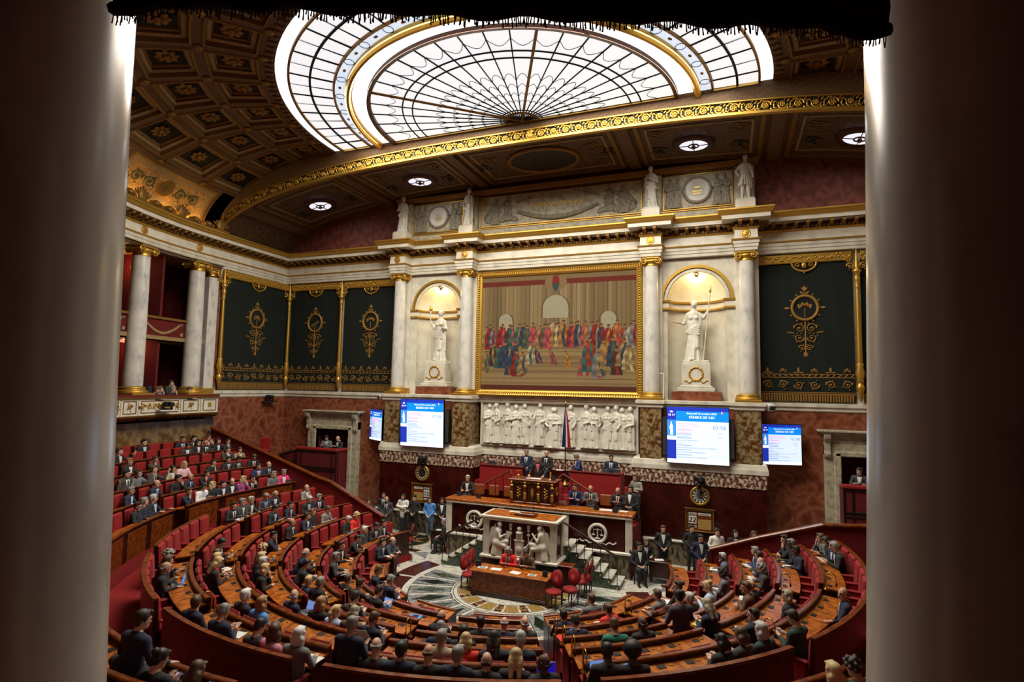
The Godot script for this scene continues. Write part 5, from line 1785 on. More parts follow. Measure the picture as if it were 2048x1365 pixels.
func hanging(label: String, o: Vector3, b: Basis, w: float, sprig: int) -> void:
	var h := thing("green_hanging", label, "wall hanging", o)
	h.transform = Transform3D(b, o)
	var c := MB.new()
	var rows := []
	for i in 9:
		var row := PackedVector3Array()
		for j in 33:
			var u := j / 32.0
			row.append(Vector3((u - 0.5) * w, 5.3 * i / 8.0, 0.02 + 0.008 * sin(u * 37.0 + i * 0.5)))
		rows.append(row)
	c.sheet(rows)
	c.box(Vector3(0, 2.65, 0.0), Vector3(w, 5.3, 0.012))
	put(c, "cloth", M.green_cloth, h)
	var m: Material = M.gold_thread
	var e := MB.new()
	var pts := []
	for j in 33:
		pts.append(Vector3(cos(TAU * j / 32) * 0.44, 3.56 + sin(TAU * j / 32) * 0.46, 0.035))
	e.tube(pts, 0.065, 6, false)
	for i in 12:
		var a := TAU * i / 12
		e.ball(Vector3(cos(a) * 0.55, 3.56 + sin(a) * 0.57, 0.035), Vector3(0.04, 0.04, 0.02), 6, 4)
	for s in [-1, 1]:
		e.ball(Vector3(s * 0.62, 3.56, 0.035), Vector3(0.09, 0.05, 0.02), 6, 4)
		e.add(spiral_mb(0.19, 0.028, 1.4, s), Transform3D(Basis.IDENTITY, Vector3(s * 0.2, 2.78, 0.035)))
		e.add(spiral_mb(0.17, 0.028, 1.4, -s), Transform3D(Basis.from_scale(Vector3(1, -1, 1)), Vector3(s * 0.22, 2.42, 0.035)))
		e.add(spiral_mb(0.12, 0.022, 1.4, s), Transform3D(Basis.IDENTITY, Vector3(s * 0.12, 2.03, 0.035)))
		e.ball(Vector3(s * 0.5, 2.62, 0.035), Vector3(0.16, 0.03, 0.02), 7, 4, Basis(Vector3.BACK, s * 0.2))
		e.ball(Vector3(s * 0.1, 4.14, 0.035), Vector3(0.09, 0.04, 0.02), 7, 4, Basis(Vector3.BACK, s * 0.8))
		e.ball(Vector3(s * 0.05, 4.28, 0.035), Vector3(0.04, 0.09, 0.02), 7, 4, Basis(Vector3.BACK, -s * 0.5))
	e.ball(Vector3(0, 4.3, 0.035), Vector3(0.045, 0.12, 0.02), 7, 4)
	e.tube([Vector3(0, 1.8, 0.035), Vector3(0, 3.1, 0.035)], 0.03, 5)
	e.ball(Vector3(0, 1.78, 0.035), Vector3(0.09, 0.1, 0.025), 8, 5)
	put(e, "embroidered_medallion", m, h)
	var sp := MB.new()
	sp.tube([Vector3(0, 3.2, 0.035), Vector3(0, 3.55, 0.035)], 0.018, 5)
	for i in 9:
		var a := -1.2 + 2.4 * i / 8
		var rr := 0.2 + 0.06 * (i % 2)
		if sprig == 1:
			sp.ball(Vector3(sin(a) * rr * 0.8, 3.5 + cos(a) * rr * 0.9 - 0.05, 0.035), Vector3(0.03, 0.08, 0.018), 6, 4, Basis(Vector3.BACK, -a))
		elif sprig == 2:
			sp.ball(Vector3(sin(a * 1.4) * 0.2, 3.38 + 0.03 * i, 0.035), Vector3(0.08, 0.026, 0.018), 6, 4, Basis(Vector3.BACK, 0.8 if i % 2 else -0.8))
		else:
			sp.ball(Vector3(sin(a) * rr, 3.52 + cos(a) * rr * 0.8, 0.035), Vector3(0.055, 0.055, 0.02), 7, 4)
	put(sp, "embroidered_sprig", m, h)
	var bd := MB.new()
	for y in [1.04, 0.92, 0.36]:
		bd.box(Vector3(0, y, 0.03), Vector3(w, 0.03, 0.02))
	put(bd, "border_lines", m, h)
	var n := int(w / 0.46)
	for i in n:
		var x := (i + 0.5 - n / 2.0) * w / n
		put(spiral_mb(0.16, 0.03, 1.5, 1.0 if i % 2 else -1.0), "border_scroll", m, h, Vector3(x, 0.64, 0.03), Basis.from_scale(Vector3(1, 1 if i % 4 < 2 else -1, 1)))
	for i in int(w / 0.2):
		var x := (i + 0.5) * w / int(w / 0.2) - w / 2
		var lf := MB.new()
		lf.ball(Vector3(x, 0.98, 0.03), Vector3(0.07, 0.025, 0.015), 6, 4, Basis(Vector3.BACK, 0.5 if x > 0 else -0.5))
		put(lf, "border_leaf", m, h)
	for i in n:
		var x := (i + 0.5 - n / 2.0) * w / n
		var cr := MB.new()
		if i % 2:
			cr.add(spiral_mb(0.1, 0.02, 0.8, 1.0, false), Transform3D(Basis.IDENTITY, Vector3(x - 0.06, 1.14, 0.03)))
			cr.add(spiral_mb(0.1, 0.02, 0.8, -1.0, false), Transform3D(Basis.IDENTITY, Vector3(x + 0.06, 1.14, 0.03)))
			cr.ball(Vector3(x, 1.22, 0.03), Vector3(0.04, 0.05, 0.02), 6, 4)
		else:
			cr.ball(Vector3(x, 1.18, 0.03), Vector3(0.05, 0.12, 0.02), 6, 4)
			cr.ball(Vector3(x - 0.1, 1.1, 0.03), Vector3(0.08, 0.03, 0.02), 6, 4)
			cr.ball(Vector3(x + 0.1, 1.1, 0.03), Vector3(0.08, 0.03, 0.02), 6, 4)
		put(cr, "border_crown", m, h)
	var fr := MB.new()
	fr.box(Vector3(0, 0.3, 0.03), Vector3(w, 0.04, 0.03))
	for i in int(w / 0.09):
		fr.box(Vector3((i + 0.5) * 0.09 - w / 2, 0.15, 0.035), Vector3(0.062, 0.26, 0.025), Basis.IDENTITY, 0.008)
	tag(put(fr, "gold_fringe", m, h), "", "", "", "stuff")
	var tb := MB.new()
	tb.box(Vector3(0, 5.47, 0.06), Vector3(w, 0.36, 0.12), Basis.IDENTITY, 0.03)
	put(tb, "gilt_top_band", M.gold, h)
	var lu := MB.new()
	var rg := RandomNumberGenerator.new()
	rg.seed = 5
	for i in int(w / 0.07):
		var x := (i + 0.5) * 0.07 - w / 2
		lu.ball(Vector3(x, 5.47 + rg.randf_range(-0.1, 0.1), 0.12), Vector3(0.05, 0.05, 0.035), 6, 4)
	tag(put(lu, "gilt_garland", M.gold, h), "", "", "", "stuff")
	var sh := MB.new()
	pts = []
	for j in 17:
		var a := PI + PI * j / 16
		pts.append(Vector3(cos(a) * 0.42, 5.3 + sin(a) * 0.33, 0.06))
	sh.tube(pts, 0.045, 6)
	sh.ball(Vector3(0, 5.2, 0.06), Vector3(0.1, 0.13, 0.05), 8, 5)
	sh.ball(Vector3(0, 4.92, 0.06), Vector3(0.03, 0.06, 0.03), 6, 4)
	for s in [-1, 1]:
		sh.add(spiral_mb(0.09, 0.02, 1.2, s, false), Transform3D(Basis.IDENTITY, Vector3(s * 0.22, 5.2, 0.06)))
	put(sh, "gilt_pendant", M.gold, h)

func gilt_pole(label: String, o: Vector3, b: Basis) -> void:
	var p := thing("gilt_pole", label, "pole", o)
	p.transform = Transform3D(b, o)
	var s := MB.new()
	s.lathe([[0.0, 0.0], [0.07, 0.2], [0.05, 0.27], [0.11, 0.32], [0.07, 0.36], [0.14, 0.5], [0.13, 0.62], [0.08, 0.72]], 14)
	put(s, "foot", M.gold, p)
	var l := MB.new()
	l.lathe([[0.08, 0.72], [0.12, 0.76], [0.11, 0.9], [0.16, 1.1], [0.11, 1.3], [0.14, 1.42], [0.1, 1.45]], 12)
	put(l, "leaf_collar", M.gold, p)
	var sh := MB.new()
	var rows := []
	for q in [[0.1, 1.45], [0.092, 2.6], [0.072, 4.2]]:
		var row := PackedVector3Array()
		for j in 33:
			var a := TAU * j / 32
			var r: float = q[0] * (1.0 if j % 2 else 0.82)
			row.append(Vector3(r * sin(a), q[1], r * cos(a)))
		rows.append(row)
	sh.sheet(rows, true)
	put(sh, "fluted_shaft", M.gold, p)
	var c := MB.new()
	c.lathe([[0.075, 4.2], [0.1, 4.24], [0.08, 4.3], [0.09, 4.5], [0.12, 4.6], [0.08, 4.66], [0.12, 4.8], [0.18, 4.88], [0.09, 4.92], [0.08, 5.1], [0.05, 5.4], [0.02, 5.66]], 12)
	for s2 in [-1, 1]:
		c.add(spiral_mb(0.13, 0.035, 1.4, s2), Transform3D(Basis.IDENTITY, Vector3(s2 * 0.2, 5.05, 0.0)))
		c.add(spiral_mb(0.1, 0.03, 1.4, s2), Transform3D(Basis.IDENTITY, Vector3(s2 * 0.28, 5.28, 0.0)))
	put(c, "capital", M.gold, p)

func hangings() -> void:
	var fz := Basis.IDENTITY
	hanging("dark green hanging with gold palm sprig beside the outer sceptre-side column", Vector3(-9.86, 6.2, -0.66), fz, 3.3, 0)
	hanging("dark green hanging with crossed gold sprig in the wing corner", Vector3(-13.35, 6.2, -0.66), fz, 3.3, 2)
	hanging("dark green hanging with gold sprig on the side wall by the gallery", Vector3(-15.16, 6.2, 1.55), Basis(Vector3.UP, PI / 2), 4.3, 1)
	hanging("dark green hanging with bushy gold sprig beside the outer spear-side column", Vector3(9.75, 6.2, -0.66), fz, 3.2, 0)
	hanging("dark green hanging beyond the gilt pole above the spear-side door", Vector3(13.25, 6.2, -0.66), fz, 3.3, 2)
	gilt_pole("gilt fluted pole between two green hangings over the sceptre-side door", Vector3(-11.6, 6.2, -0.5), fz)
	gilt_pole("gilt fluted pole in the corner between wing wall and side wall", Vector3(-14.98, 6.2, -0.46), Basis(Vector3.UP, PI / 4))
	gilt_pole("gilt fluted pole on the side wall next to the gallery", Vector3(-15.0, 6.2, 3.72), Basis(Vector3.UP, PI / 2))
	gilt_pole("gilt fluted pole between two green hangings over the spear-side door", Vector3(11.47, 6.2, -0.5), fz)

func doors() -> void:
	for e in [-1, 1]:
		var d := Node3D.new()
		d.name = "door_%d" % (1 if e < 0 else 2)
		add_child(d)
		tag(d, "stone doorway with scrolled brackets and red lining on the %s side" % ("sceptre" if e < 0 else "spear"), "doorway", "", "structure")
		var cx: float = e * 11.78
		var j := MB.new()
		for s in [-1, 1]:
			j.box(Vector3(cx + s * 1.27, 2.35, -0.6), Vector3(0.54, 4.7, 0.34), Basis.IDENTITY, 0.02)
			j.box(Vector3(cx + s * 1.12, 2.2, -0.56), Vector3(0.24, 4.4, 0.36), Basis.IDENTITY, 0.03)
		put(j, "jamb", M.stone_buff, d)
		var l := MB.new()
		l.box(Vector3(cx, 4.5, -0.6), Vector3(3.08, 0.44, 0.33), Basis.IDENTITY, 0.02)
		l.box(Vector3(cx, 4.36, -0.56), Vector3(2.4, 0.2, 0.36), Basis.IDENTITY, 0.03)
		l.box(Vector3(cx, 4.9, -0.62), Vector3(2.9, 0.36, 0.3), Basis.IDENTITY, 0.02)
		put(l, "lintel", M.stone_buff, d)
		var c := MB.new()
		c.box(Vector3(cx, 5.1, -0.5), Vector3(3.3, 0.07, 0.5), Basis.IDENTITY, 0.02)
		c.box(Vector3(cx, 5.17, -0.46), Vector3(3.5, 0.08, 0.6), Basis.IDENTITY, 0.02)
		put(c, "cornice", M.stone_buff, d)
		for s in [-1, 1]:
			var k := MB.new()
			k.slab([Vector2(0, 0), Vector2(0.1, 0.05), Vector2(0.14, 0.16), Vector2(0.1, 0.3), Vector2(0.14, 0.6), Vector2(0.26, 0.72), Vector2(0.3, 0.86), Vector2(0.0, 0.9)], 0.2, Vector3(cx + s * 1.45 + 0.1, 4.18, -0.44), Basis(Vector3(0, 0, 1), Vector3.UP, Vector3(-1, 0, 0)))
			k.add(spiral_mb(0.08, 0.03, 1.3, 1.0, false), Transform3D(Basis(Vector3.UP, PI / 2), Vector3(cx + s * 1.45, 4.3, -0.34)))
			put(k, "console_bracket", M.stone_buff, d)
		var inn := MB.new()
		inn.box(Vector3(cx, 2.2, -1.35), Vector3(2.2, 4.4, 0.1))
		for s in [-1, 1]:
			inn.box(Vector3(cx + s * 1.0, 2.2, -1.0), Vector3(0.04, 4.4, 0.7))
		inn.box(Vector3(cx, 4.28, -1.0), Vector3(2.1, 0.04, 0.7))
		put(inn, "red_lining", M.dark_red_cloth, d)
		# red velvet box in front of the doorway
		var b := thing("red_velvet_box", "red velvet covered box in the %s-side doorway with dark wood mouldings" % ("sceptre" if e < 0 else "spear"), "box seat", Vector3(cx, 0, 0))
		var x0 := -1.55 if e < 0 else -1.1
		var x1 := 0.95 if e < 0 else 1.4
		var bd := MB.new()
		bd.box(Vector3((x0 + x1) / 2, 2.05, 0.24), Vector3(x1 - x0, 2.4, 0.1))
		bd.box(Vector3(x1 - 0.05, 1.85, -0.1), Vector3(0.1, 2.8, 0.68))
		bd.box(Vector3(x0 + 0.05, 1.85, -0.1), Vector3(0.1, 2.8, 0.68))
		put(bd, "velvet_front", M.red_velvet if false else M.dark_red_cloth, b)
		var fl := MB.new()
		fl.box(Vector3((x0 + x1) / 2, 2.42, -0.25), Vector3(x1 - x0 - 0.1, 0.06, 0.9))
		put(fl, "box_floor", M.dark_red_cloth, b)
		var cs := MB.new()
		cs.box(Vector3((x0 + x1) / 2, 3.32, 0.24), Vector3(x1 - x0 + 0.1, 0.14, 0.26), Basis.IDENTITY, 0.04)
		cs.box(Vector3(x1 - 0.05, 3.32, -0.1), Vector3(0.24, 0.14, 0.7), Basis.IDENTITY, 0.04)
		put(cs, "velvet_cushion", M.red_velvet, b)
		var mo := MB.new()
		for y in [3.2, 2.44, 2.3, 0.8]:
			mo.box(Vector3((x0 + x1) / 2, y, 0.31), Vector3(x1 - x0, 0.06, 0.05), Basis.IDENTITY, 0.015)
		for x in [x0 + 0.03, x1 - 0.03, x0 + 0.3, x1 - 0.3]:
			mo.box(Vector3(x, 2.0, 0.31), Vector3(0.06, 2.4, 0.05), Basis.IDENTITY, 0.015)
		put(mo, "wood_moulding", M.dark_wood, b)
		# stair side with crossed rails beside the box
		var sr := thing("box_stair_side", "red stair side with crossed dark wood rails beside the %s-side box" % ("sceptre" if e < 0 else "spear"), "stair side", Vector3(cx + e * 2.0, 0, 0.1))
		var sp := MB.new()
		sp.slab([Vector2(-0.75, 2.0), Vector2(0.75, 2.0), Vector2(0.75, 3.3 if e < 0 else 2.9), Vector2(-0.75, 2.9 if e < 0 else 3.3)], 0.08)
		put(sp, "red_panel", M.dark_red_cloth, sr)
		var cr := MB.new()
		cr.tube([Vector3(-0.6, 2.1, 0.1), Vector3(0.6, 2.95, 0.1)], 0.035, 6)
		cr.tube([Vector3(-0.6, 2.95, 0.1), Vector3(0.6, 2.1, 0.1)], 0.035, 6)
		cr.tube([Vector3(-0.75, 2.9 if e < 0 else 3.3, 0.1), Vector3(0.75, 3.3 if e < 0 else 2.9, 0.1)], 0.05, 6)
		put(cr, "crossed_rails", M.dark_wood, sr)
	var ch := thing("red_folding_seat", "small red seat with iron rail on the top step by the side wall", "seat", Vector3(-13.6, 2.9, 2.2), 0.4)
	var sb := MB.new()
	sb.box(Vector3(0, 0.45, 0), Vector3(0.5, 0.1, 0.45), Basis.IDENTITY, 0.04)
	put(sb, "seat", M.red_velvet, ch)
	var bk := MB.new()
	bk.box(Vector3(0, 0.75, -0.22), Vector3(0.5, 0.55, 0.08), Basis.IDENTITY, 0.03)
	put(bk, "backrest", M.red_velvet, ch)
	for q in [[-0.2, -0.18], [0.2, -0.18], [-0.2, 0.18], [0.2, 0.18]]:
		var lg := MB.new()
		lg.tube([Vector3(q[0], 0, q[1]), Vector3(q[0], 0.42, q[1])], 0.025, 6)
		put(lg, "leg", M.dark_wood, ch)

func label_text(s: String, px: float, m: Material, parent: Node, at: Vector3, called := "lettering", centred := false, bold := 0, serif := false) -> void:
	var tm := TextMesh.new()
	tm.text = s
	var fo := SystemFont.new()
	fo.font_names = PackedStringArray(["Droid Serif" if serif else "Droid Sans"])
	fo.font_weight = 700 if bold else 400
	tm.font = fo
	tm.font_size = 24
	tm.pixel_size = px / 24.0
	tm.depth = 0.004
	tm.horizontal_alignment = HORIZONTAL_ALIGNMENT_CENTER if centred else HORIZONTAL_ALIGNMENT_LEFT
	put(tm, called, m, parent, at)

func screen(label: String, o: Vector3, b: Basis, w: float, h: float) -> void:
	var s := thing("display_screen", label, "screen", o)
	s.transform = Transform3D(b, o)
	var c := MB.new()
	c.box(Vector3(0, 0, -0.06), Vector3(w + 0.05, h + 0.05, 0.12), Basis.IDENTITY, 0.01)
	put(c, "casing", M.black_plastic, s)
	if not M.has("screen_body"):
		glow("screen_body", Color(0.80, 0.87, 0.94), 0.95)
		glow("screen_navy", Color(0.10, 0.19, 0.66), 0.95)
		glow("screen_blue", Color(0.0, 0.50, 0.94), 0.95)
		glow("screen_white", Color(0.93, 0.94, 0.98), 0.95)
		glow("screen_grey", Color(0.40, 0.48, 0.68), 0.95)
		glow("screen_pink", Color(0.80, 0.45, 0.74), 0.95)
		glow("screen_red", Color(0.9, 0.2, 0.25), 0.95)
		glow("screen_sky", Color(0.20, 0.52, 0.86), 0.95)
	var pl := func(x0: float, y0: float, x1: float, y1: float, z: float, called: String, m: String) -> void:
		var q := MB.new()
		q.box(Vector3(((x0 + x1) / 2 - 0.5) * w, (0.5 - (y0 + y1) / 2) * h, z), Vector3((x1 - x0) * w, (y1 - y0) * h, 0.004))
		put(q, called, M[m], s)
	pl.call(0, 0, 1, 1, 0.002, "display_panel", "screen_body")
	pl.call(0, 0, 1, 0.08, 0.005, "display_top_strip", "screen_navy")
	pl.call(0, 0, 0.15, 0.23, 0.0055, "display_crest_field", "screen_navy")
	pl.call(0.15, 0.07, 1, 0.25, 0.006, "display_header", "screen_blue")
	pl.call(0, 0.23, 0.15, 0.59, 0.005, "display_picture_field", "screen_sky")
	pl.call(0, 0.52, 0.15, 0.59, 0.007, "display_picture_foot", "screen_white")
	pl.call(0, 0.59, 0.15, 0.93, 0.005, "display_side_block", "screen_navy")
	pl.call(0, 0.93, 1, 1, 0.005, "display_ticker", "screen_white")
	# pale statue picture
	var st := MB.new()
	st.ball(Vector3(-0.43 * w, 0.22 * h, 0.008), Vector3(0.012 * w, 0.016 * h, 0.003), 8, 5)
	st.slab([Vector2(-0.45 * w, 0.0), Vector2(-0.4 * w, 0.0), Vector2(-0.405 * w, 0.16 * h), Vector2(-0.42 * w, 0.205 * h), Vector2(-0.44 * w, 0.205 * h), Vector2(-0.47 * w, 0.1 * h), Vector2(-0.445 * w, 0.12 * h)], 0.004, Vector3(0, 0, 0.006))
	put(st, "display_statue_picture", M.screen_white, s)
	# crest of a small building
	var cr := MB.new()
	cr.slab([Vector2(-0.025 * w, 0), Vector2(0.025 * w, 0), Vector2(0.028 * w, 0.018 * h), Vector2(0.0, 0.03 * h), Vector2(-0.028 * w, 0.018 * h)], 0.003, Vector3(-0.425 * w, 0.405 * h, 0.008))
	put(cr, "display_crest", M.screen_white, s)
	label_text("16 17", 0.05 * h, M.screen_white, s, Vector3(-0.425 * w, 0.36 * h, 0.009), "display_lettering", true, 1)
	label_text("Mercredi 22 octobre 2025", 0.042 * h, M.screen_white, s, Vector3(0.07 * w, 0.39 * h, 0.009), "display_lettering", true, 1)
	label_text("SÉANCE DE 14H", 0.06 * h, M.screen_white, s, Vector3(0.07 * w, 0.325 * h, 0.009), "display_lettering", true, 1)
	label_text("01:58", 0.088 * h, M.screen_grey, s, Vector3(0.35 * w, 0.15 * h, 0.009), "display_lettering", true)
	var rows := [["Motion de rejet préalable", 0.29, 1], ["Ensemble pour la République", 0.325, 1], ["Explications de vote :", 0.375, 1], ["", 0.41, 1], ["Écologiste et Social", 0.445, 1], ["", 0.48, 0], ["Les Démocrates", 0.515, 0], ["", 0.55, 0], ["Horizons & Indépendants", 0.585, 0], ["Ensuite :", 0.63, 0], ["", 0.68, 0], ["Libertés, Indépendants, Outre-mer et Territoires", 0.715, 0], ["", 0.76, 0], ["Gauche Démocrate et Républicaine", 0.795, 0], ["", 0.85, 0], ["Union des droites pour la République", 0.885, 0]]
	for r in rows:
		if r[0] != "":
			label_text(r[0], 0.03 * h, M.screen_pink if r[2] else M.screen_grey, s, Vector3(-0.33 * w, (0.5 - r[1]) * h - 0.01, 0.009), "display_lettering")
		else:
			var ln := MB.new()
			for i in 11:
				ln.box(Vector3(-0.325 * w + i * 0.022 * w, (0.5 - r[1]) * h, 0.007), Vector3(0.016 * w, 0.012 * h, 0.003))
			put(ln, "display_blurred_line", M.screen_pink if r[2] else M.screen_grey, s)
	var ck := MB.new()
	var pts := []
	for j in 25:
		pts.append(Vector3(0.36 * w + cos(TAU * j / 24) * 0.04 * w, 0.02 * h + sin(TAU * j / 24) * 0.04 * w, 0.008))
	ck.tube(pts, 0.004, 4, false)
	put(ck, "display_stopwatch", M.screen_grey, s)
	for q in [[0.875, 0.885, "screen_navy"], [0.885, 0.9, "screen_white"], [0.9, 0.915, "screen_red"]]:
		pl.call(q[0], 0.065, q[1], 0.105, 0.008, "display_flag", q[2])
	area_light("screen_light", o + b * Vector3(0, 0, 0.05), b * Vector3(0, 0, 1), Vector2(w, h), Color(0.86, 0.92, 1.0), 1.1 * w * h / 4.7)

func fittings() -> void:
	screen("large white and blue session screen between the sceptre-side pedestals", Vector3(-5.93, 4.87, 0.72), Basis(Vector3.RIGHT, 0.04), 2.2, 2.1)
	screen("large white and blue session screen between the spear-side pedestals", Vector3(5.9, 4.87, 0.72), Basis(Vector3.RIGHT, 0.04), 2.2, 2.1)
	screen("smaller session screen turned aside next to the sceptre-side outer pedestal", Vector3(-8.98, 4.62, -0.15), Basis(Vector3.UP, -0.55), 1.36, 1.46)
	screen("smaller session screen next to the spear-side outer pedestal", Vector3(8.82, 4.62, -0.1), Basis(Vector3.UP, 0.25), 1.36, 1.46)
	for e in [-1, 1]:
		for s in [-1, 1]:
			var p := thing("line_speaker", "tall black slim loudspeaker at the %s edge of the %s-side large screen" % ["outer" if e * s > 0 else "inner", "sceptre" if e < 0 else "spear"], "speaker", Vector3(e * 5.9 + s * 1.2, 4.77, 0.52))
			var m := MB.new()
			m.box(Vector3.ZERO, Vector3(0.19, 1.5, 0.2), Basis.IDENTITY, 0.02)
			put(m, "cabinet", M.black_plastic, p)
			var g := MB.new()
			g.box(Vector3(0, 0, 0.105), Vector3(0.15, 1.4, 0.012))
			put(g, "grille", M.grey_plastic, p)
		# wall clock
		var c := thing("wall_clock", "round gilt wall clock with white numeral spots under the %s-side large screen" % ("sceptre" if e < 0 else "spear"), "clock", Vector3(e * 5.95, 2.62, 0.47))
		c.rotation.x = 0.0
		var rm := MB.new()
		rm.lathe([[0.36, -0.0], [0.36, 0.05], [0.32, 0.09], [0.27, 0.06]], 32)
		put(rm, "gilt_rim", M.gold, c, Vector3.ZERO, Basis(Vector3.RIGHT, PI / 2))
		var fc := MB.new()
		fc.lathe([[0.27, 0.05], [0.0, 0.051]], 32)
		put(fc, "face", M.dark_wood, c, Vector3.ZERO, Basis(Vector3.RIGHT, PI / 2))
		for i in 12:
			var a := TAU * i / 12
			var d := MB.new()
			d.lathe([[0.036, 0.0], [0.033, 0.008], [0.0, 0.009]], 12)
			put(d, "numeral_disc", M.white_plastic, c, Vector3(sin(a) * 0.22, cos(a) * 0.22, 0.052), Basis(Vector3.RIGHT, PI / 2))
			label_text(["XII", "I", "II", "III", "IV", "V", "VI", "VII", "VIII", "IX", "X", "XI"][i], 0.03, M.black_plastic, c, Vector3(sin(a) * 0.22, cos(a) * 0.22, 0.063), "numeral", true, 1)
		for q in [[2.06, 0.19, 0.014], [-0.28, 0.16, 0.016]]:
			var hd := MB.new()
			hd.slab([Vector2(-q[2] / 2, -0.02), Vector2(q[2] / 2, -0.02), Vector2(q[2] / 2, q[1] * 0.8), Vector2(0, q[1]), Vector2(-q[2] / 2, q[1] * 0.8)], 0.006)
			put(hd, "hand", M.gold, c, Vector3(0, 0, 0.065), Basis(Vector3.BACK, -q[0]))
		# calendar board
		var k := thing("calendar_board", "gilt framed wooden calendar board showing 22 under the %s-side clock" % ("sceptre" if e < 0 else "spear"), "calendar", Vector3(e * 5.94, 1.7, 0.47))
		var bd := MB.new()
		bd.box(Vector3(0, 0, 0.02), Vector3(1.0, 0.8, 0.04))
		put(bd, "board", M.rim_wood, k)
		var fr := MB.new()
		for s in [-1, 1]:
			fr.tube([Vector3(s * 0.49, -0.4, 0.06), Vector3(s * 0.49, 0.4, 0.06)], 0.022, 8)
			fr.tube([Vector3(-0.5, s * 0.38, 0.06), Vector3(0.5, s * 0.38, 0.06)], 0.022, 8)
			fr.tube([Vector3(s * 0.41, -0.33, 0.05), Vector3(s * 0.41, 0.33, 0.05)], 0.01, 6)
		fr.box(Vector3(0, 0.44, 0.05), Vector3(1.1, 0.03, 0.1))
		put(fr, "gilt_frame", M.old_gold, k)
		var sx := 1.0 if e < 0 else -1.0
		for q in [[0.25, 0.25, 0.28, 0.08, "month_card"], [0.25, 0.03, 0.28, 0.28, "day_card"], [0.25, -0.22, 0.28, 0.08, "year_card"], [-0.17, 0.25, 0.44, 0.09, "notice_strip"]]:
			var cd := MB.new()
			cd.box(Vector3(sx * q[0], q[1], 0.045), Vector3(q[2], q[3], 0.01))
			put(cd, q[4], M.paper, k)
		label_text("22", 0.25, M.black_plastic, k, Vector3(sx * 0.25, 0.03, 0.052), "numeral", true, 1)
		label_text("OCTOBRE", 0.055, M.black_plastic, k, Vector3(sx * 0.25, -0.22, 0.052), "lettering", true, 1)
		label_text("MERCREDI", 0.05, M.black_plastic, k, Vector3(sx * 0.25, 0.25, 0.052), "lettering", true, 1)
		label_text("1ère SÉANCE", 0.055, M.black_plastic, k, Vector3(sx * -0.17, 0.25, 0.052), "lettering", true, 1)
		var pn := MB.new()
		pn.box(Vector3(sx * -0.17, -0.12, 0.045), Vector3(0.46, 0.36, 0.01))
		put(pn, "buff_card", mt("buff_card", Color(0.66, 0.52, 0.27), 0.7), k)
		# small white projector box on the ledge
		var wb := thing("white_wall_box", "small white tilted fixture on the ledge by the %s outer column" % ("sceptre-side" if e < 0 else "spear-side"), "fixture", Vector3(e * 8.42, 6.0, 0.3), e * 0.6)
		var wm := MB.new()
		wm.box(Vector3(0, 0, 0), Vector3(0.3, 0.24, 0.26), Basis(Vector3.RIGHT, 0.4), 0.03)
		put(wm, "housing", M.white_plastic, wb)
		var wf := MB.new()
		wf.box(Vector3(0, -0.04, 0.15), Vector3(0.22, 0.16, 0.02), Basis(Vector3.RIGHT, 0.4))
		put(wf, "front_glass", M.grey_plastic, wb)
	var cams := [["black remote camera on a post above the sceptre-side clock", Vector3(-5.9, 3.05, 0.62), 0.0, true], ["black remote camera on a post above the spear-side clock", Vector3(5.95, 3.05, 0.62), 0.0, true], ["black remote camera on the side wall ledge", Vector3(-15.0, 5.62, 0.6), 1.2, false], ["black remote camera on a shelf of the gallery parapet", dpol(14.35, rad(-79.8), 5.4), 1.4, false]]
	for q in cams:
		var c := thing("remote_camera", q[0], "camera", q[1], q[2])
		var b := MB.new()
		b.box(Vector3(0, 0.22, 0), Vector3(0.3, 0.2, 0.24), Basis.IDENTITY, 0.05)
		put(b, "body", M.black_plastic, c)
		var l := MB.new()
		l.lathe([[0.09, 0.0], [0.09, 0.2], [0.07, 0.22], [0.0, 0.2]], 14)
		put(l, "lens", M.black_plastic, c, Vector3(0.05, 0.22, 0.1), Basis(Vector3.RIGHT, PI / 2))
		var y := MB.new()
		y.box(Vector3(-0.18, 0.12, 0), Vector3(0.05, 0.28, 0.12), Basis.IDENTITY, 0.02)
		y.box(Vector3(0.18, 0.12, 0), Vector3(0.05, 0.28, 0.12), Basis.IDENTITY, 0.02)
		y.lathe([[0.13, 0.0], [0.13, 0.04], [0.05, 0.06]], 14)
		put(y, "yoke", M.black_plastic, c)
		var p := MB.new()
		if q[3]:
			p.tube([Vector3(0, -0.16, -0.02), Vector3(0, 0.04, -0.02)], 0.05, 8)
			put(p, "post", M.black_plastic, c)
		else:
			p.box(Vector3(0, -0.03, 0.0), Vector3(0.7, 0.05, 0.4))
			put(p, "shelf", M.white_plastic if q[2] > 1.3 else M.black_plastic, c)
	var br := thing("white_rod_stand", "thin white upright rod leaning by the inner spear-side column", "rod", Vector3(4.62, 6.16, 0.3))
	var bm := MB.new()
	bm.tube([Vector3(0, 0, 0), Vector3(0.02, 1.05, -0.05)], 0.03, 6)
	put(bm, "rod", M.white_plastic, br)
	var bt := MB.new()
	bt.box(Vector3(-0.06, 1.05, -0.05), Vector3(0.16, 0.05, 0.06))
	put(bt, "head", M.white_plastic, br)
	tapestry()
	flag()

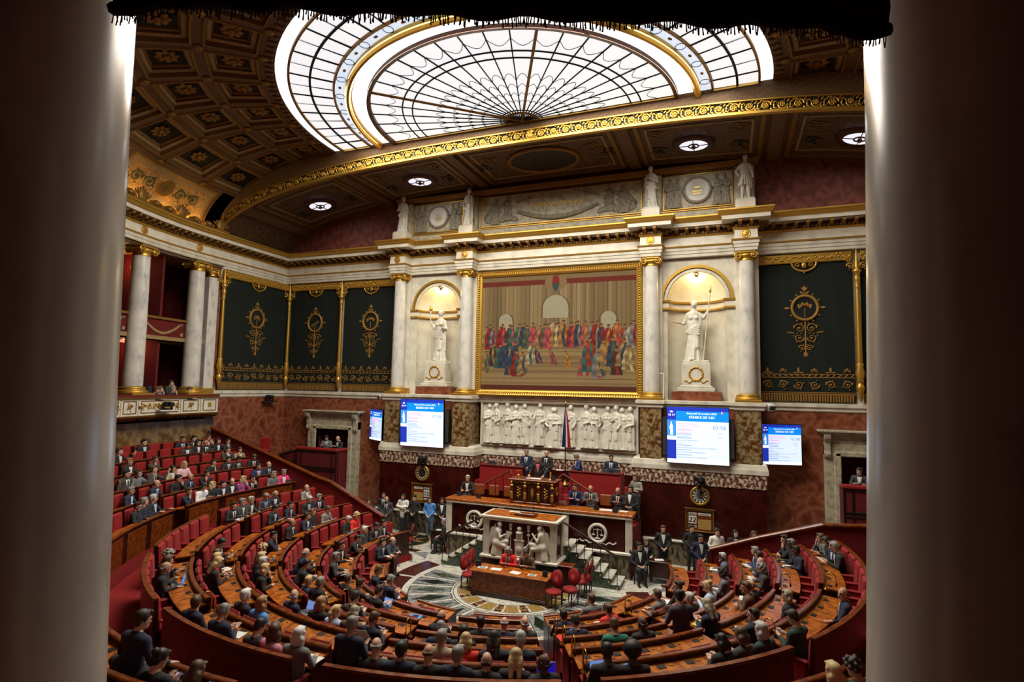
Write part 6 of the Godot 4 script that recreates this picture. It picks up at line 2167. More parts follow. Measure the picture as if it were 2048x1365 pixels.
func tapestry() -> void:
	var t := thing("tapestry", "large old tapestry of a robed crowd under arches in a gilt frame", "tapestry", Vector3(0, 6.15, -0.3))
	var W := 720
	var H := 500
	var im := Image.create(W, H, false, Image.FORMAT_RGB8)
	im.fill(Color(0.50, 0.44, 0.33))
	var rg := RandomNumberGenerator.new()
	rg.seed = 11
	# upright wall strips of a loggia
	for i in 36:
		var x := i * 20
		var c := Color(0.45, 0.39, 0.29).lerp(Color(0.60, 0.54, 0.42), rg.randf())
		im.fill_rect(Rect2i(x, 40, 20, 250), c)
		im.fill_rect(Rect2i(x + 14, 40, 3, 250), c.darkened(0.25))
	# arches with pale sky
	for q in [[360, 150, 60, 40], [360, 245, 36, 60], [120, 200, 34, 60], [600, 200, 34, 60]]:
		for y in range(q[1] - q[2], q[1] + q[3]):
			var hw: float = q[2] if y > q[1] else sqrt(maxf(0, q[2] * q[2] - (q[1] - y) * (q[1] - y)))
			im.fill_rect(Rect2i(int(q[0] - hw) - 8, y, int(hw * 2) + 16, 1), Color(0.40, 0.34, 0.25))
			im.fill_rect(Rect2i(int(q[0] - hw), y, int(hw * 2), 1), Color(0.66, 0.66, 0.60).lerp(Color(0.52, 0.58, 0.60), rg.randf() * 0.3))
	# floor and steps
	for i in 26:
		im.fill_rect(Rect2i(0, 290 + i * 8, W, 8), Color(0.50, 0.44, 0.32).lerp(Color(0.62, 0.55, 0.41), rg.randf()))
		if i % 4 == 0:
			im.fill_rect(Rect2i(0, 290 + i * 8, W, 2), Color(0.34, 0.29, 0.2))
	var pal := [Color(0.50, 0.10, 0.10), Color(0.17, 0.24, 0.36), Color(0.55, 0.48, 0.33), Color(0.60, 0.28, 0.33), Color(0.30, 0.33, 0.25), Color(0.62, 0.44, 0.18), Color(0.66, 0.62, 0.52), Color(0.22, 0.20, 0.19), Color(0.42, 0.45, 0.52), Color(0.55, 0.22, 0.12), Color(0.20, 0.36, 0.38)]
	var paint := func(cx: float, by: float, h: float, c: Color, c2: Color, lean: float) -> void:
		for yy in int(h):
			var u := yy / h
			var y := int(by - h + yy)
			if y < 0 or y >= H:
				continue
			if u < 0.16:
				var v := (u - 0.08) / 0.08
				var w := h * 0.07 * sqrt(maxf(0, 1 - v * v))
				im.fill_rect(Rect2i(int(cx - w + lean * (1 - u)), y, int(w * 2) + 1, 1), Color(0.58, 0.42, 0.30) if u > 0.06 else Color(0.30, 0.22, 0.15))
			else:
				var w := h * (0.12 + 0.1 * sin((u - 0.16) * 2.2) + 0.02 * sin(u * 21.0))
				im.fill_rect(Rect2i(int(cx - w + lean * (1 - u)), y, int(w * 2), 1), c.darkened(0.18 * sin(u * 17.0)))
				im.fill_rect(Rect2i(int(cx - w * 0.2 + lean * (1 - u) + 4 * sin(u * 8)), y, int(w * 0.6), 1), c2.darkened(0.2 * sin(u * 13.0)))
				im.fill_rect(Rect2i(int(cx + w * 0.7 + lean * (1 - u)), y, 2, 1), c.darkened(0.5))
	for i in 30:
		paint.call(20 + i * 24 + rg.randf_range(-6, 6), 318 + rg.randf_range(-8, 8), rg.randf_range(96, 116), pal[rg.randi() % pal.size()], pal[rg.randi() % pal.size()], rg.randf_range(-8, 8))
	for i in 11:
		paint.call(30 + i * 21 + rg.randf_range(-5, 5), 410 + rg.randf_range(-20, 34), rg.randf_range(90, 125), pal[rg.randi() % pal.size()], pal[rg.randi() % pal.size()], rg.randf_range(-18, 18))
	for i in 11:
		paint.call(490 + i * 21 + rg.randf_range(-5, 5), 420 + rg.randf_range(-24, 34), rg.randf_range(95, 140), pal[rg.randi() % pal.size()], pal[rg.randi() % pal.size()], rg.randf_range(-18, 18))
	for i in 3:
		paint.call(290 + i * 70, 385 + i * 8, 70, pal[i * 2 + 1], pal[i + 3], -22)
	im.fill_rect(Rect2i(0, 22, W, 22), Color(0.42, 0.15, 0.09))
	im.fill_rect(Rect2i(0, H - 20, W, 20), Color(0.36, 0.15, 0.09))
	# a shield-shaped ornament over the middle arch
	for y in range(6, 74):
		var hw := int(52 * sqrt(maxf(0, 1.0 - pow((y - 36) / 38.0, 2))))
		im.fill_rect(Rect2i(360 - hw, y, hw * 2, 1), Color(0.52, 0.45, 0.34))
		im.fill_rect(Rect2i(360 - hw / 3, y, hw * 2 / 3, 1), Color(0.50, 0.15, 0.13) if y < 40 else Color(0.22, 0.30, 0.30))
	# woven grain
	for y in H:
		for x in W:
			var c := im.get_pixel(x, y)
			var g := 0.86 + 0.28 * rg.randf()
			im.set_pixel(x, y, Color(c.r * g, c.g * g, c.b * g))
	var tx := ImageTexture.create_from_image(im)
	var m := mt("tapestry_weave", Color(0.84, 0.80, 0.72), 0.95)
	m.albedo_texture = tx
	var c := MB.new()
	c.quad(Vector3(-3.5, 0.3, 0.04), Vector3(3.5, 0.3, 0.04), Vector3(3.5, 5.4, 0.04), Vector3(-3.5, 5.4, 0.04))
	put(c, "woven_picture", m, t)
	var bk := MB.new()
	bk.box(Vector3(0, 2.83, 0.0), Vector3(7.4, 5.5, 0.06))
	put(bk, "backing", M.dark_wood, t)
	var f := MB.new()
	for q in [[Vector2(-3.76, 0.02), Vector2(3.76, 0.02)], [Vector2(3.76, 0.02), Vector2(3.76, 5.66)], [Vector2(3.76, 5.66), Vector2(-3.76, 5.66)], [Vector2(-3.76, 5.66), Vector2(-3.76, 0.02)]]:
		var a: Vector2 = q[0]
		var d: Vector2 = (q[1] - a)
		var L := d.length()
		d /= L
		var nn := Vector2(-d.y, d.x)
		var pr := [[0.0, 0.0], [0.0, 0.12], [0.05, 0.16], [0.12, 0.12], [0.18, 0.15], [0.25, 0.1], [0.28, 0.03]]
		for i in pr.size() - 1:
			var p0: Vector2 = a + d * pr[i][0] + nn * pr[i][0]
			var p1: Vector2 = a + d * (L - pr[i][0]) + nn * pr[i][0]
			var p2: Vector2 = a + d * (L - pr[i + 1][0]) + nn * pr[i + 1][0]
			var p3: Vector2 = a + d * pr[i + 1][0] + nn * pr[i + 1][0]
			f.quad(Vector3(p0.x, p0.y, pr[i][1]), Vector3(p1.x, p1.y, pr[i][1]), Vector3(p2.x, p2.y, pr[i + 1][1]), Vector3(p3.x, p3.y, pr[i + 1][1]))
	put(f, "gilt_frame", M.gold, t)
	var lv := MB.new()
	for e in [-1, 1]:
		for i in 56:
			lv.ball(Vector3(e * 3.64, 0.1 + i * 0.1, 0.145), Vector3(0.07, 0.03, 0.025), 6, 3, Basis(Vector3.BACK, 0.6))
		for i in 74:
			lv.ball(Vector3(-3.65 + i * 0.1, 0.14 if e < 0 else 5.54, 0.145), Vector3(0.03, 0.07, 0.025), 6, 3, Basis(Vector3.BACK, 0.6))
	tag(put(lv, "gilt_leaf_moulding", M.gold, t), "", "", "", "stuff")

func flag() -> void:
	var f := thing("tricolour_flag", "blue white and red flag hanging from a pole before the relief", "flag", Vector3(0.82, 2.7, 0.85))
	var p := MB.new()
	p.tube([Vector3.ZERO, Vector3(0, 3.2, 0)], 0.022, 8)
	put(p, "pole", M.dark_wood, f)
	var tp := MB.new()
	tp.lathe([[0.0, 3.18], [0.04, 3.2], [0.05, 3.26], [0.0, 3.36]], 8)
	put(tp, "spear_head", M.gold, f)
	var cols := [mt("flag_blue", Color(0.05, 0.08, 0.36), 0.8), mt("flag_white", Color(0.82, 0.82, 0.83), 0.8), mt("flag_red", Color(0.62, 0.04, 0.06), 0.8)]
	var rowsA := [[], [], []]
	for i in 13:
		var v := i / 12.0
		for k in 3:
			var row := PackedVector3Array()
			for j in 7:
				var u := (k + j / 6.0) / 3.0
				var spread := 0.05 + 0.27 * pow(v, 0.8)
				var y := 3.1 - v * 1.62 - u * 0.12 * (1.0 - v)
				row.append(Vector3(0.0 + (u * 1.15 - 0.42) * spread + 0.01, y, 0.05 + 0.055 * sin(u * 11.0 + v * 1.5) * (0.3 + 0.7 * v)))
			rowsA[k].append(row)
	for k in 3:
		var m := MB.new()
		rowsA[k].reverse()
		m.sheet(rowsA[k])
		put(m, ["blue_band", "white_band", "red_band"][k], cols[k], f)
	var ft := MB.new()
	ft.lathe([[0.16, 0.0], [0.16, 0.03], [0.05, 0.06], [0.03, 0.2]], 14)
	put(ft, "foot", M.brass, f)

func rail(o: Node, pts: Array, drop: Array, post_m: Material, rail_m: Material) -> void:
	var r := MB.new()
	r.tube(pts, 0.035, 8)
	put(r, "handrail", rail_m, o)
	for q in drop:
		var p := MB.new()
		p.tube([q[0], q[1]], 0.012, 6)
		put(p, "baluster", post_m, o)
		var k := MB.new()
		k.ball(q[1] + Vector3(0, 0.04, 0), Vector3(0.03, 0.04, 0.03), 8, 5)
		put(k, "brass_shoe", M.brass, o)

func box_part(parent: Node, called: String, m: Material, c: Vector3, s: Vector3, ch := 0.0, b := Basis.IDENTITY) -> MeshInstance3D:
	var q := MB.new()
	q.box(c, s, b, ch)
	return put(q, called, m, parent)

func wreath_mb(r: float) -> MB:
	var w := MB.new()
	var pts := []
	for j in 25:
		pts.append(Vector3(cos(TAU * j / 24) * r, sin(TAU * j / 24) * r, 0))
	w.tube(pts, r * 0.2, 6, false)
	for i in 26:
		var a := TAU * i / 26
		w.ball(Vector3(cos(a) * r, sin(a) * r, r * 0.12), Vector3(r * 0.2, r * 0.1, r * 0.1), 6, 4, Basis(Vector3.BACK, a + PI / 2 + 0.5))
	return w

func platform() -> void:
	# stepped floor of the platform
	var f := Node3D.new()
	f.name = "floor_platform"
	add_child(f)
	tag(f, "raised marble platform floor behind the tribune", "platform", "", "structure")
	box_part(f, "lower_level", M.red_carpet, Vector3(0.2, 0.8, 1.75), Vector3(7.2, 1.6, 2.3))
	box_part(f, "upper_level", M.red_carpet, Vector3(0.2, 1.3, 0.35), Vector3(6.6, 2.6, 1.4))
	box_part(f, "middle_level", M.red_carpet, Vector3(0.1, 1.1, 1.75), Vector3(2.3, 2.2, 1.6))
	# tribune
	var t := thing("speaker_tribune", "white marble orator tribune with winged relief figures and wooden top", "tribune", Vector3(0.42, 0, 4.55))
	box_part(t, "green_marble_base", M.green_marble, Vector3(0, 0.4, 0.02), Vector3(2.62, 0.8, 1.04))
	box_part(t, "base_ledge", M.white_marble, Vector3(0, 0.84, 0.02), Vector3(2.78, 0.1, 1.16), 0.025)
	box_part(t, "red_marble_body", M.red_griotte, Vector3(0, 1.46, 0), Vector3(2.5, 1.16, 0.9))
	for e in [-1, 1]:
		box_part(t, "corner_pilaster", M.white_marble, Vector3(e * 1.19, 1.45, 0.43), Vector3(0.22, 1.14, 0.12), 0.01)
		box_part(t, "corner_pilaster", M.white_marble, Vector3(e * 1.24, 1.45, -0.36), Vector3(0.1, 1.14, 0.2), 0.01)
		box_part(t, "pilaster_cap", M.white_marble, Vector3(e * 1.19, 2.0, 0.44), Vector3(0.26, 0.06, 0.14), 0.01)
	box_part(t, "cornice", M.white_marble, Vector3(0, 2.09, 0.02), Vector3(2.66, 0.1, 1.06), 0.03)
	box_part(t, "top_rim", M.white_marble, Vector3(0, 2.16, 0.02), Vector3(2.76, 0.07, 1.14), 0.015)
	box_part(t, "leather_top", M.desk_wood, Vector3(0, 2.2, 0.02), Vector3(2.5, 0.02, 0.9))
	box_part(t, "lectern_ledge", M.rim_wood, Vector3(0.12, 2.25, 0.12), Vector3(0.72, 0.09, 0.4), 0.02, Basis(Vector3.RIGHT, -0.12))
	var re := MB.new()
	re.box(Vector3(0, 0.3, 0.03), Vector3(0.34, 0.62, 0.06), Basis.IDENTITY, 0.01)
	re.box(Vector3(0, 0.02, 0.04), Vector3(0.42, 0.08, 0.08), Basis.IDENTITY, 0.01)
	re.box(Vector3(0, 0.62, 0.04), Vector3(0.4, 0.05, 0.08), Basis.IDENTITY, 0.01)
	re.box(Vector3(0, 0.78, 0.03), Vector3(0.26, 0.3, 0.06), Basis.IDENTITY, 0.01)
	re.lathe([[0.12, 0.9], [0.14, 0.95], [0.05, 1.0], [0.1, 1.05], [0.08, 1.12], [0.0, 1.16]], 10, Vector3(0, -0.02, 0.03))
	re.ball(Vector3(0, 0.3, 0.07), Vector3(0.12, 0.12, 0.03), 12, 5)
	put(re, "altar_relief", M.statue_marble, t, Vector3(0.02, 0.9, 0.45), Basis.from_scale(Vector3(0.9, 0.9, 1)))
	for e in [-1, 1]:
		var st := MB.new()
		st.tube([Vector3(0, 0, 0), Vector3(0, 0.6, 0)], 0.018, 6)
		st.ball(Vector3(0, 0.66, 0), Vector3(0.06, 0.06, 0.03), 8, 5)
		st.ball(Vector3(0, 0.8, 0), Vector3(0.05, 0.05, 0.03), 8, 5)
		st.box(Vector3(0, 0.92, 0), Vector3(0.1, 0.12, 0.03))
		put(st, "standard_relief", M.statue_marble, t, Vector3(0.02 + e * 0.32, 1.0, 0.47))
		# seated winged figure
		var F := Field.new(Vector3(-0.5, -0.02, -0.12), Vector3(0.55, 1.2, 0.2), 0.022)
		F.ell(Vector3(-0.02, 1.03, 0.03), Vector3(0.075, 0.095, 0.08), 0.02)
		F.ell(Vector3(-0.04, 1.07, 0.0), Vector3(0.09, 0.08, 0.09), 0.02)
		F.cap(Vector3(-0.08, 0.85, 0), Vector3(-0.04, 0.98, 0.02), 0.05, 0.045, 0.03)
		F.cap(Vector3(-0.14, 0.55, 0), Vector3(-0.08, 0.82, 0.02), 0.12, 0.13, 0.05, 0, Vector3(1, 1, 0.8))
		F.cap(Vector3(-0.16, 0.45, 0), Vector3(0.24, 0.5, 0.06), 0.13, 0.08, 0.05)
		F.cap(Vector3(0.24, 0.5, 0.06), Vector3(0.2, 0.1, 0.05), 0.08, 0.05, 0.03)
		F.cap(Vector3(-0.14, 0.42, 0.02), Vector3(0.18, 0.36, 0.1), 0.12, 0.075, 0.05)
		F.cap(Vector3(0.18, 0.36, 0.1), Vector3(0.3, 0.06, 0.08), 0.07, 0.05, 0.03)
		F.ell(Vector3(0.36, 0.04, 0.08), Vector3(0.1, 0.035, 0.045), 0.02)
		F.cap(Vector3(-0.06, 0.82, 0.08), Vector3(0.02, 0.62, 0.12), 0.055, 0.045, 0.03)
		F.cap(Vector3(0.02, 0.62, 0.12), Vector3(0.2, 0.74 if e < 0 else 0.86, 0.1), 0.042, 0.032, 0.02)
		F.cap(Vector3(-0.2, 0.05, 0), Vector3(-0.16, 0.4, 0), 0.15, 0.12, 0.05)
		for i in 7:
			F.cap(Vector3(-0.3 + i * 0.06, 0.0, 0.06), Vector3(-0.2 + i * 0.05, 0.4, 0.08), 0.035, 0.02, 0.02)
		put(F.single(), "seated_figure_relief", M.statue_marble, t, Vector3(0.02 + e * 0.68, 0.9, 0.46), Basis.from_scale(Vector3(-e, 0.98, 1)))
		var wg := MB.new()
		for i in 9:
			var u := i / 8.0
			wg.ball(Vector3(e * (0.9 + 0.16 * u - 0.05 * sin(u * 3)), 1.72 - 0.3 * u, 0.46 + 0.01 * (i % 2)), Vector3(0.055, 0.24 + 0.16 * u, 0.03), 7, 5, Basis(Vector3.BACK, e * (0.25 - 0.1 * u)))
		put(wg, "wing_relief", M.statue_marble, t)
		var it := MB.new()
		if e < 0:
			it.box(Vector3(-0.4, 1.56, 0.52), Vector3(0.16, 0.34, 0.03), Basis(Vector3.BACK, -0.35))
		else:
			it.tube([Vector3(0.62, 1.72, 0.53), Vector3(0.3, 1.3, 0.54)], [0.018, 0.03], 6)
			it.lathe([[0.03, 0.0], [0.06, 0.08]], 8, Vector3(0.3, 1.3, 0.54), Basis(Vector3.BACK, 2.5))
		put(it, "tablet_relief" if e < 0 else "trumpet_relief", M.statue_marble, t)
	for e in [-1, 1]:
		var mc := thing("tribune_microphone", "thin black gooseneck microphone on the tribune, %s one" % ("tablet-side" if e < 0 else "trumpet-side"), "microphone", Vector3(0.54 + e * 0.22, 2.29, 4.6))
		var g := MB.new()
		g.tube([Vector3.ZERO, Vector3(0, 0.3, 0), Vector3(0, 0.4, -0.06)], 0.008, 5)
		put(g, "gooseneck", M.black_plastic, mc)
		var hd := MB.new()
		hd.ball(Vector3(0, 0.42, -0.08), Vector3(0.018, 0.018, 0.03), 8, 5)
		put(hd, "capsule", M.black_plastic, mc)
		box_part(mc, "foot", M.black_plastic, Vector3(0, 0.01, 0), Vector3(0.05, 0.02, 0.05), 0.005)
	# long secretaries' desk
	var d := thing("secretaries_desk", "long platform desk with wooden top and white framed dark red front", "desk", Vector3(0.22, 0, 2.62))
	box_part(d, "striped_marble_base", M.striped_marble, Vector3(0, 0.4, 0.0), Vector3(7.1, 0.8, 0.66))
	box_part(d, "base_moulding", M.white_marble, Vector3(0, 0.85, 0.02), Vector3(7.2, 0.1, 0.74), 0.025)
	box_part(d, "dark_red_front", M.red_griotte, Vector3(0, 1.46, 0.0), Vector3(7.0, 1.14, 0.6))
	for x in [-3.5, -1.3, 1.22, 3.5]:
		box_part(d, "white_post", M.white_marble, Vector3(x, 1.46, 0.3), Vector3(0.24, 1.14, 0.12), 0.01)
	box_part(d, "cornice", M.white_marble, Vector3(0, 2.06, 0.02), Vector3(7.25, 0.08, 0.78), 0.025)
	box_part(d, "desktop", M.desk_wood, Vector3(0, 2.14, 0.0), Vector3(7.3, 0.09, 0.84), 0.015)
	for e in [-1, 1]:
		var w := wreath_mb(0.3)
		put(w, "marble_wreath", M.statue_marble, d, Vector3(e * 2.4, 1.46, 0.33))
		var sc := MB.new()
		sc.tube([Vector3(0, -0.16, 0), Vector3(0, 0.18, 0)], 0.022, 6)
		sc.tube([Vector3(-0.15, 0.12, 0), Vector3(0.15, 0.12, 0)], 0.014, 6)
		for s in [-1, 1]:
			sc.tube([Vector3(s * 0.15, 0.12, 0), Vector3(s * 0.15, -0.04, 0)], 0.008, 5)
			sc.ball(Vector3(s * 0.15, -0.06, 0), Vector3(0.07, 0.03, 0.02), 8, 4)
		sc.ball(Vector3(0, -0.18, 0), Vector3(0.12, 0.03, 0.02), 8, 4)
		put(sc, "scales_relief", M.statue_marble, d, Vector3(e * 2.4, 1.46, 0.33))
		var rb := MB.new()
		for s in [-1, 1]:
			var pts := []
			for i in 9:
				pts.append(Vector3(s * (0.1 + 0.07 * i), -0.36 + 0.035 * sin(i * 1.7) + 0.008 * i, 0))
			rb.tube(pts, 0.024, 5)
		put(rb, "ribbon_relief", M.statue_marble, d, Vector3(e * 2.4, 1.46, 0.32))
	# president's desk
	var p := thing("president_desk", "dark polished desk with gilt busts and ornaments above the platform", "desk", Vector3(0.09, 2.19, 2.45))
	box_part(p, "body", M.mahogany, Vector3(0, 0.42, 0), Vector3(1.72, 0.8, 0.66), 0.01)
	box_part(p, "plinth", M.rim_wood, Vector3(0, 0.04, 0.02), Vector3(1.8, 0.08, 0.72), 0.015)
	box_part(p, "top", M.rim_wood, Vector3(0, 0.88, 0), Vector3(1.9, 0.05, 0.8), 0.015)
	box_part(p, "gilt_frieze", M.gold, Vector3(0, 0.82, 0.345), Vector3(1.74, 0.03, 0.02), 0.005)
	for i in 4:
		var x := -0.8 + i * 0.533
		box_part(p, "pilaster", M.rim_wood, Vector3(x, 0.34, 0.36), Vector3(0.11, 0.6, 0.07), 0.01)
		box_part(p, "gilt_sheath", M.gold, Vector3(x, 0.3, 0.4), Vector3(0.1, 0.24, 0.02), 0.008)
		var b := MB.new()
		b.ball(Vector3(0, 0.11, 0), Vector3(0.045, 0.06, 0.045), 10, 6)
		b.ball(Vector3(0, 0.0, 0), Vector3(0.075, 0.05, 0.05), 10, 6)
		put(b, "gilt_bust", M.gold, p, Vector3(x, 0.66, 0.4))
	for i in 3:
		var o := MB.new()
		if i == 1:
			o.ball(Vector3.ZERO, Vector3(0.06, 0.17, 0.015), 10, 6)
		else:
			for k in 7:
				o.ball(Vector3(0.035 * (1 if k % 2 else -1), -0.16 + k * 0.055, 0), Vector3(0.05, 0.028, 0.015), 7, 4, Basis(Vector3.BACK, 0.5 if k % 2 else -0.5))
		o.tube([Vector3(0, -0.28, 0), Vector3(0, 0.2, 0)], 0.01, 5)
		put(o, "gilt_ornament", M.gold, p, Vector3(-0.533 + i * 0.533, 0.42, 0.335))
	var sw := wreath_mb(0.14)
	put(sw, "gilt_wreath", M.gold, p, Vector3(0.87, 0.5, 0.0), Basis(Vector3.UP, PI / 2))
	for i in 6:
		var gm := MB.new()
		gm.box(Vector3(-0.66 + i * 0.265, 0.775, 0.335), Vector3(0.16, 0.025, 0.02), Basis.IDENTITY, 0.006)
		put(gm, "gilt_mount", M.gold, p)
	# things on it
	var bell := thing("brass_bell", "brass table bell with cross handle on the president's desk", "bell", Vector3(-0.55, 3.095, 2.55))
	var bm := MB.new()
	bm.lathe([[0.09, 0.0], [0.08, 0.03], [0.055, 0.09], [0.05, 0.13], [0.0, 0.16]], 14)
	put(bm, "bowl", M.brass, bell)
	var bh := MB.new()
	bh.tube([Vector3(0, 0.15, 0), Vector3(0, 0.3, 0)], 0.014, 6)
	bh.tube([Vector3(-0.1, 0.27, 0), Vector3(0.1, 0.29, 0)], 0.012, 6)
	put(bh, "handle", M.brass, bell)
	var dl := thing("desk_candlestick", "gilt candle-shaped ornament on the president's desk", "ornament", Vector3(0.72, 3.095, 2.5))
	var dm := MB.new()
	dm.lathe([[0.07, 0.0], [0.05, 0.05], [0.03, 0.08], [0.035, 0.22], [0.025, 0.24], [0.02, 0.3], [0.0, 0.31]], 12)
	put(dm, "stem", M.pale_gold, dl)
	box_part(dl, "foot", M.gold, Vector3(0, 0.01, 0), Vector3(0.16, 0.02, 0.16), 0.005)
	# red fronted clerks' desks
	for e in [-1, 1]:
		var c := thing("red_clerk_desk", "deep red clerk's desk front beside the president on the %s side" % ("sceptre" if e < 0 else "spear"), "desk", Vector3(-1.8 if e < 0 else 2.15, 2.3, 0.95))
		box_part(c, "red_front", M.red_velvet, Vector3(0, 0.5, 0.3), Vector3(1.9 if e < 0 else 2.0, 1.0, 0.1), 0.01)
		box_part(c, "red_side", M.red_velvet, Vector3(e * 0.95, 0.5, -0.1), Vector3(0.08, 1.0, 0.7), 0.01)
		box_part(c, "worktop", M.dark_wood, Vector3(0, 0.93, 0.0), Vector3(1.85 if e < 0 else 1.95, 0.05, 0.5))
		box_part(c, "red_top_rail", M.dark_red_cloth, Vector3(0, 1.0, 0.31), Vector3(1.94 if e < 0 else 2.04, 0.06, 0.14), 0.02)
	# stairs on both sides of the tribune with handrails
	for e in [-1, 1]:
		var s := thing("marble_stair", "green marble stair with white treads and brass rail on the %s side" % ("sceptre" if e < 0 else "spear"), "stair", Vector3(0.32, 0, 3.62))
		var n := 7
		for i in n:
			var h := 0.175 * (i + 1)
			box_part(s, "green_riser_block", M.green_marble, Vector3(e * (3.15 - i * 0.275), h / 2 - 0.015, 0), Vector3(0.275, h - 0.03, 0.95))
			box_part(s, "white_tread", M.floor_white, Vector3(e * (3.16 - i * 0.275), h - 0.015, 0), Vector3(0.3, 0.03, 0.97), 0.006)
		var drop := []
		for i in 7:
			var x: float = e * (3.22 - i * 0.275)
			drop.append([Vector3(x, 1.04 + i * 0.145, 0.52), Vector3(x, 0.175 * (i) + 0.02, 0.52)])
		rail(s, [Vector3(e * 3.3, 1.02, 0.52), Vector3(e * 1.42, 1.98, 0.52)], drop, M.black_plastic, M.mahogany)
	for e in [-1, 1]:
		var pr := thing("platform_rail", "wooden handrail with thin posts beside the president's steps, %s side" % ("sceptre" if e < 0 else "spear"), "handrail", Vector3.ZERO)
		var x0 := -0.95 if e < 0 else 1.15
		var drop := []
		for i in 4:
			drop.append([Vector3(x0 + e * i * 0.33, 3.28 - i * 0.17, 2.3), Vector3(x0 + e * i * 0.33, 2.2 - 0.14 * i, 2.3)])
		rail(pr, [Vector3(x0 - e * 0.12, 3.2, 2.55), Vector3(x0, 3.32, 2.3), Vector3(x0 + e * 1.1, 2.74, 2.3)], drop, M.black_plastic, M.rim_wood)
	box_part(thing("red_step_carpet", "bright red carpeted step block beside the president's desk", "step", Vector3(1.15, 2.2, 1.9)), "carpet_block", M.red_carpet, Vector3(0, 0.12, 0), Vector3(0.5, 0.24, 0.9), 0.02)
	# stenographers' table
	var st := thing("stenographers_table", "wooden table with a plain polished front before the tribune", "table", Vector3(0.56, 0, 6.0))
	box_part(st, "front_panel", M.rim_wood, Vector3(0, 0.37, 0.33), Vector3(2.46, 0.7, 0.05), 0.008)
	box_part(st, "side_panel", M.rim_wood, Vector3(-1.2, 0.37, 0), Vector3(0.06, 0.7, 0.64), 0.008)
	box_part(st, "side_panel", M.rim_wood, Vector3(1.2, 0.37, 0), Vector3(0.06, 0.7, 0.64), 0.008)
	box_part(st, "tabletop", M.desk_wood, Vector3(0, 0.74, 0), Vector3(2.6, 0.045, 0.78), 0.01)
	box_part(st, "skirting", M.mahogany, Vector3(0, 0.05, 0.345), Vector3(2.5, 0.1, 0.06), 0.01)
	box_part(st, "skirting_bead", M.mahogany, Vector3(0, 0.13, 0.345), Vector3(2.48, 0.025, 0.05), 0.008)

func wood_chair(label: String, at: Vector3, turn: float) -> void:
	var c := thing("wooden_chair", label, "chair", at, turn, "wooden chairs at the table")
	box_part(c, "seat", M.mahogany, Vector3(0, 0.44, 0), Vector3(0.44, 0.05, 0.42), 0.015)
	box_part(c, "top_rail", M.mahogany, Vector3(0, 0.98, -0.2), Vector3(0.46, 0.1, 0.035), 0.012)
	box_part(c, "splat", M.mahogany, Vector3(0, 0.7, -0.2), Vector3(0.2, 0.48, 0.02), 0.006)
	for q in [[-0.2, -0.19, 1.0], [0.2, -0.19, 1.0], [-0.19, 0.18, 0.42], [0.19, 0.18, 0.42]]:
		box_part(c, "leg", M.mahogany, Vector3(q[0], q[2] / 2, q[1]), Vector3(0.04, q[2], 0.04), 0.008)

func velvet_chair_proto() -> Node3D:
	var c := Node3D.new()
	c.name = "red_velvet_chair"
	var s := MB.new()
	s.lathe([[0.0, 0.4], [0.21, 0.4], [0.24, 0.44], [0.23, 0.5], [0.14, 0.53], [0.0, 0.535]], 18)
	put(s, "seat", M.red_velvet, c)
	var b := MB.new()
	b.lathe([[0.0, -0.03], [0.19, -0.03], [0.215, 0.0], [0.19, 0.045], [0.1, 0.06], [0.0, 0.065]], 20, Vector3.ZERO, Basis.from_scale(Vector3(1, 1, 1.12)))
	put(b, "backrest", M.red_velvet, c, Vector3(0, 0.8, -0.2), Basis(Vector3.RIGHT, PI / 2 - 0.1))
	var f := MB.new()
	var pts := []
	for j in 25:
		pts.append(Vector3(cos(TAU * j / 24) * 0.22, 0.8 + sin(TAU * j / 24) * 0.245, -0.21 - 0.03 * sin(TAU * j / 24)))
	f.tube(pts, 0.016, 6, false)
	put(f, "back_frame", M.mahogany, c)
	for q in [[-0.17, -0.17], [0.17, -0.17], [-0.17, 0.17], [0.17, 0.17]]:
		var l := MB.new()
		l.lathe([[0.012, 0.0], [0.02, 0.2], [0.026, 0.36], [0.03, 0.42]], 8)
		put(l, "leg", M.mahogany, c, Vector3(q[0], 0, q[1]))
	return c

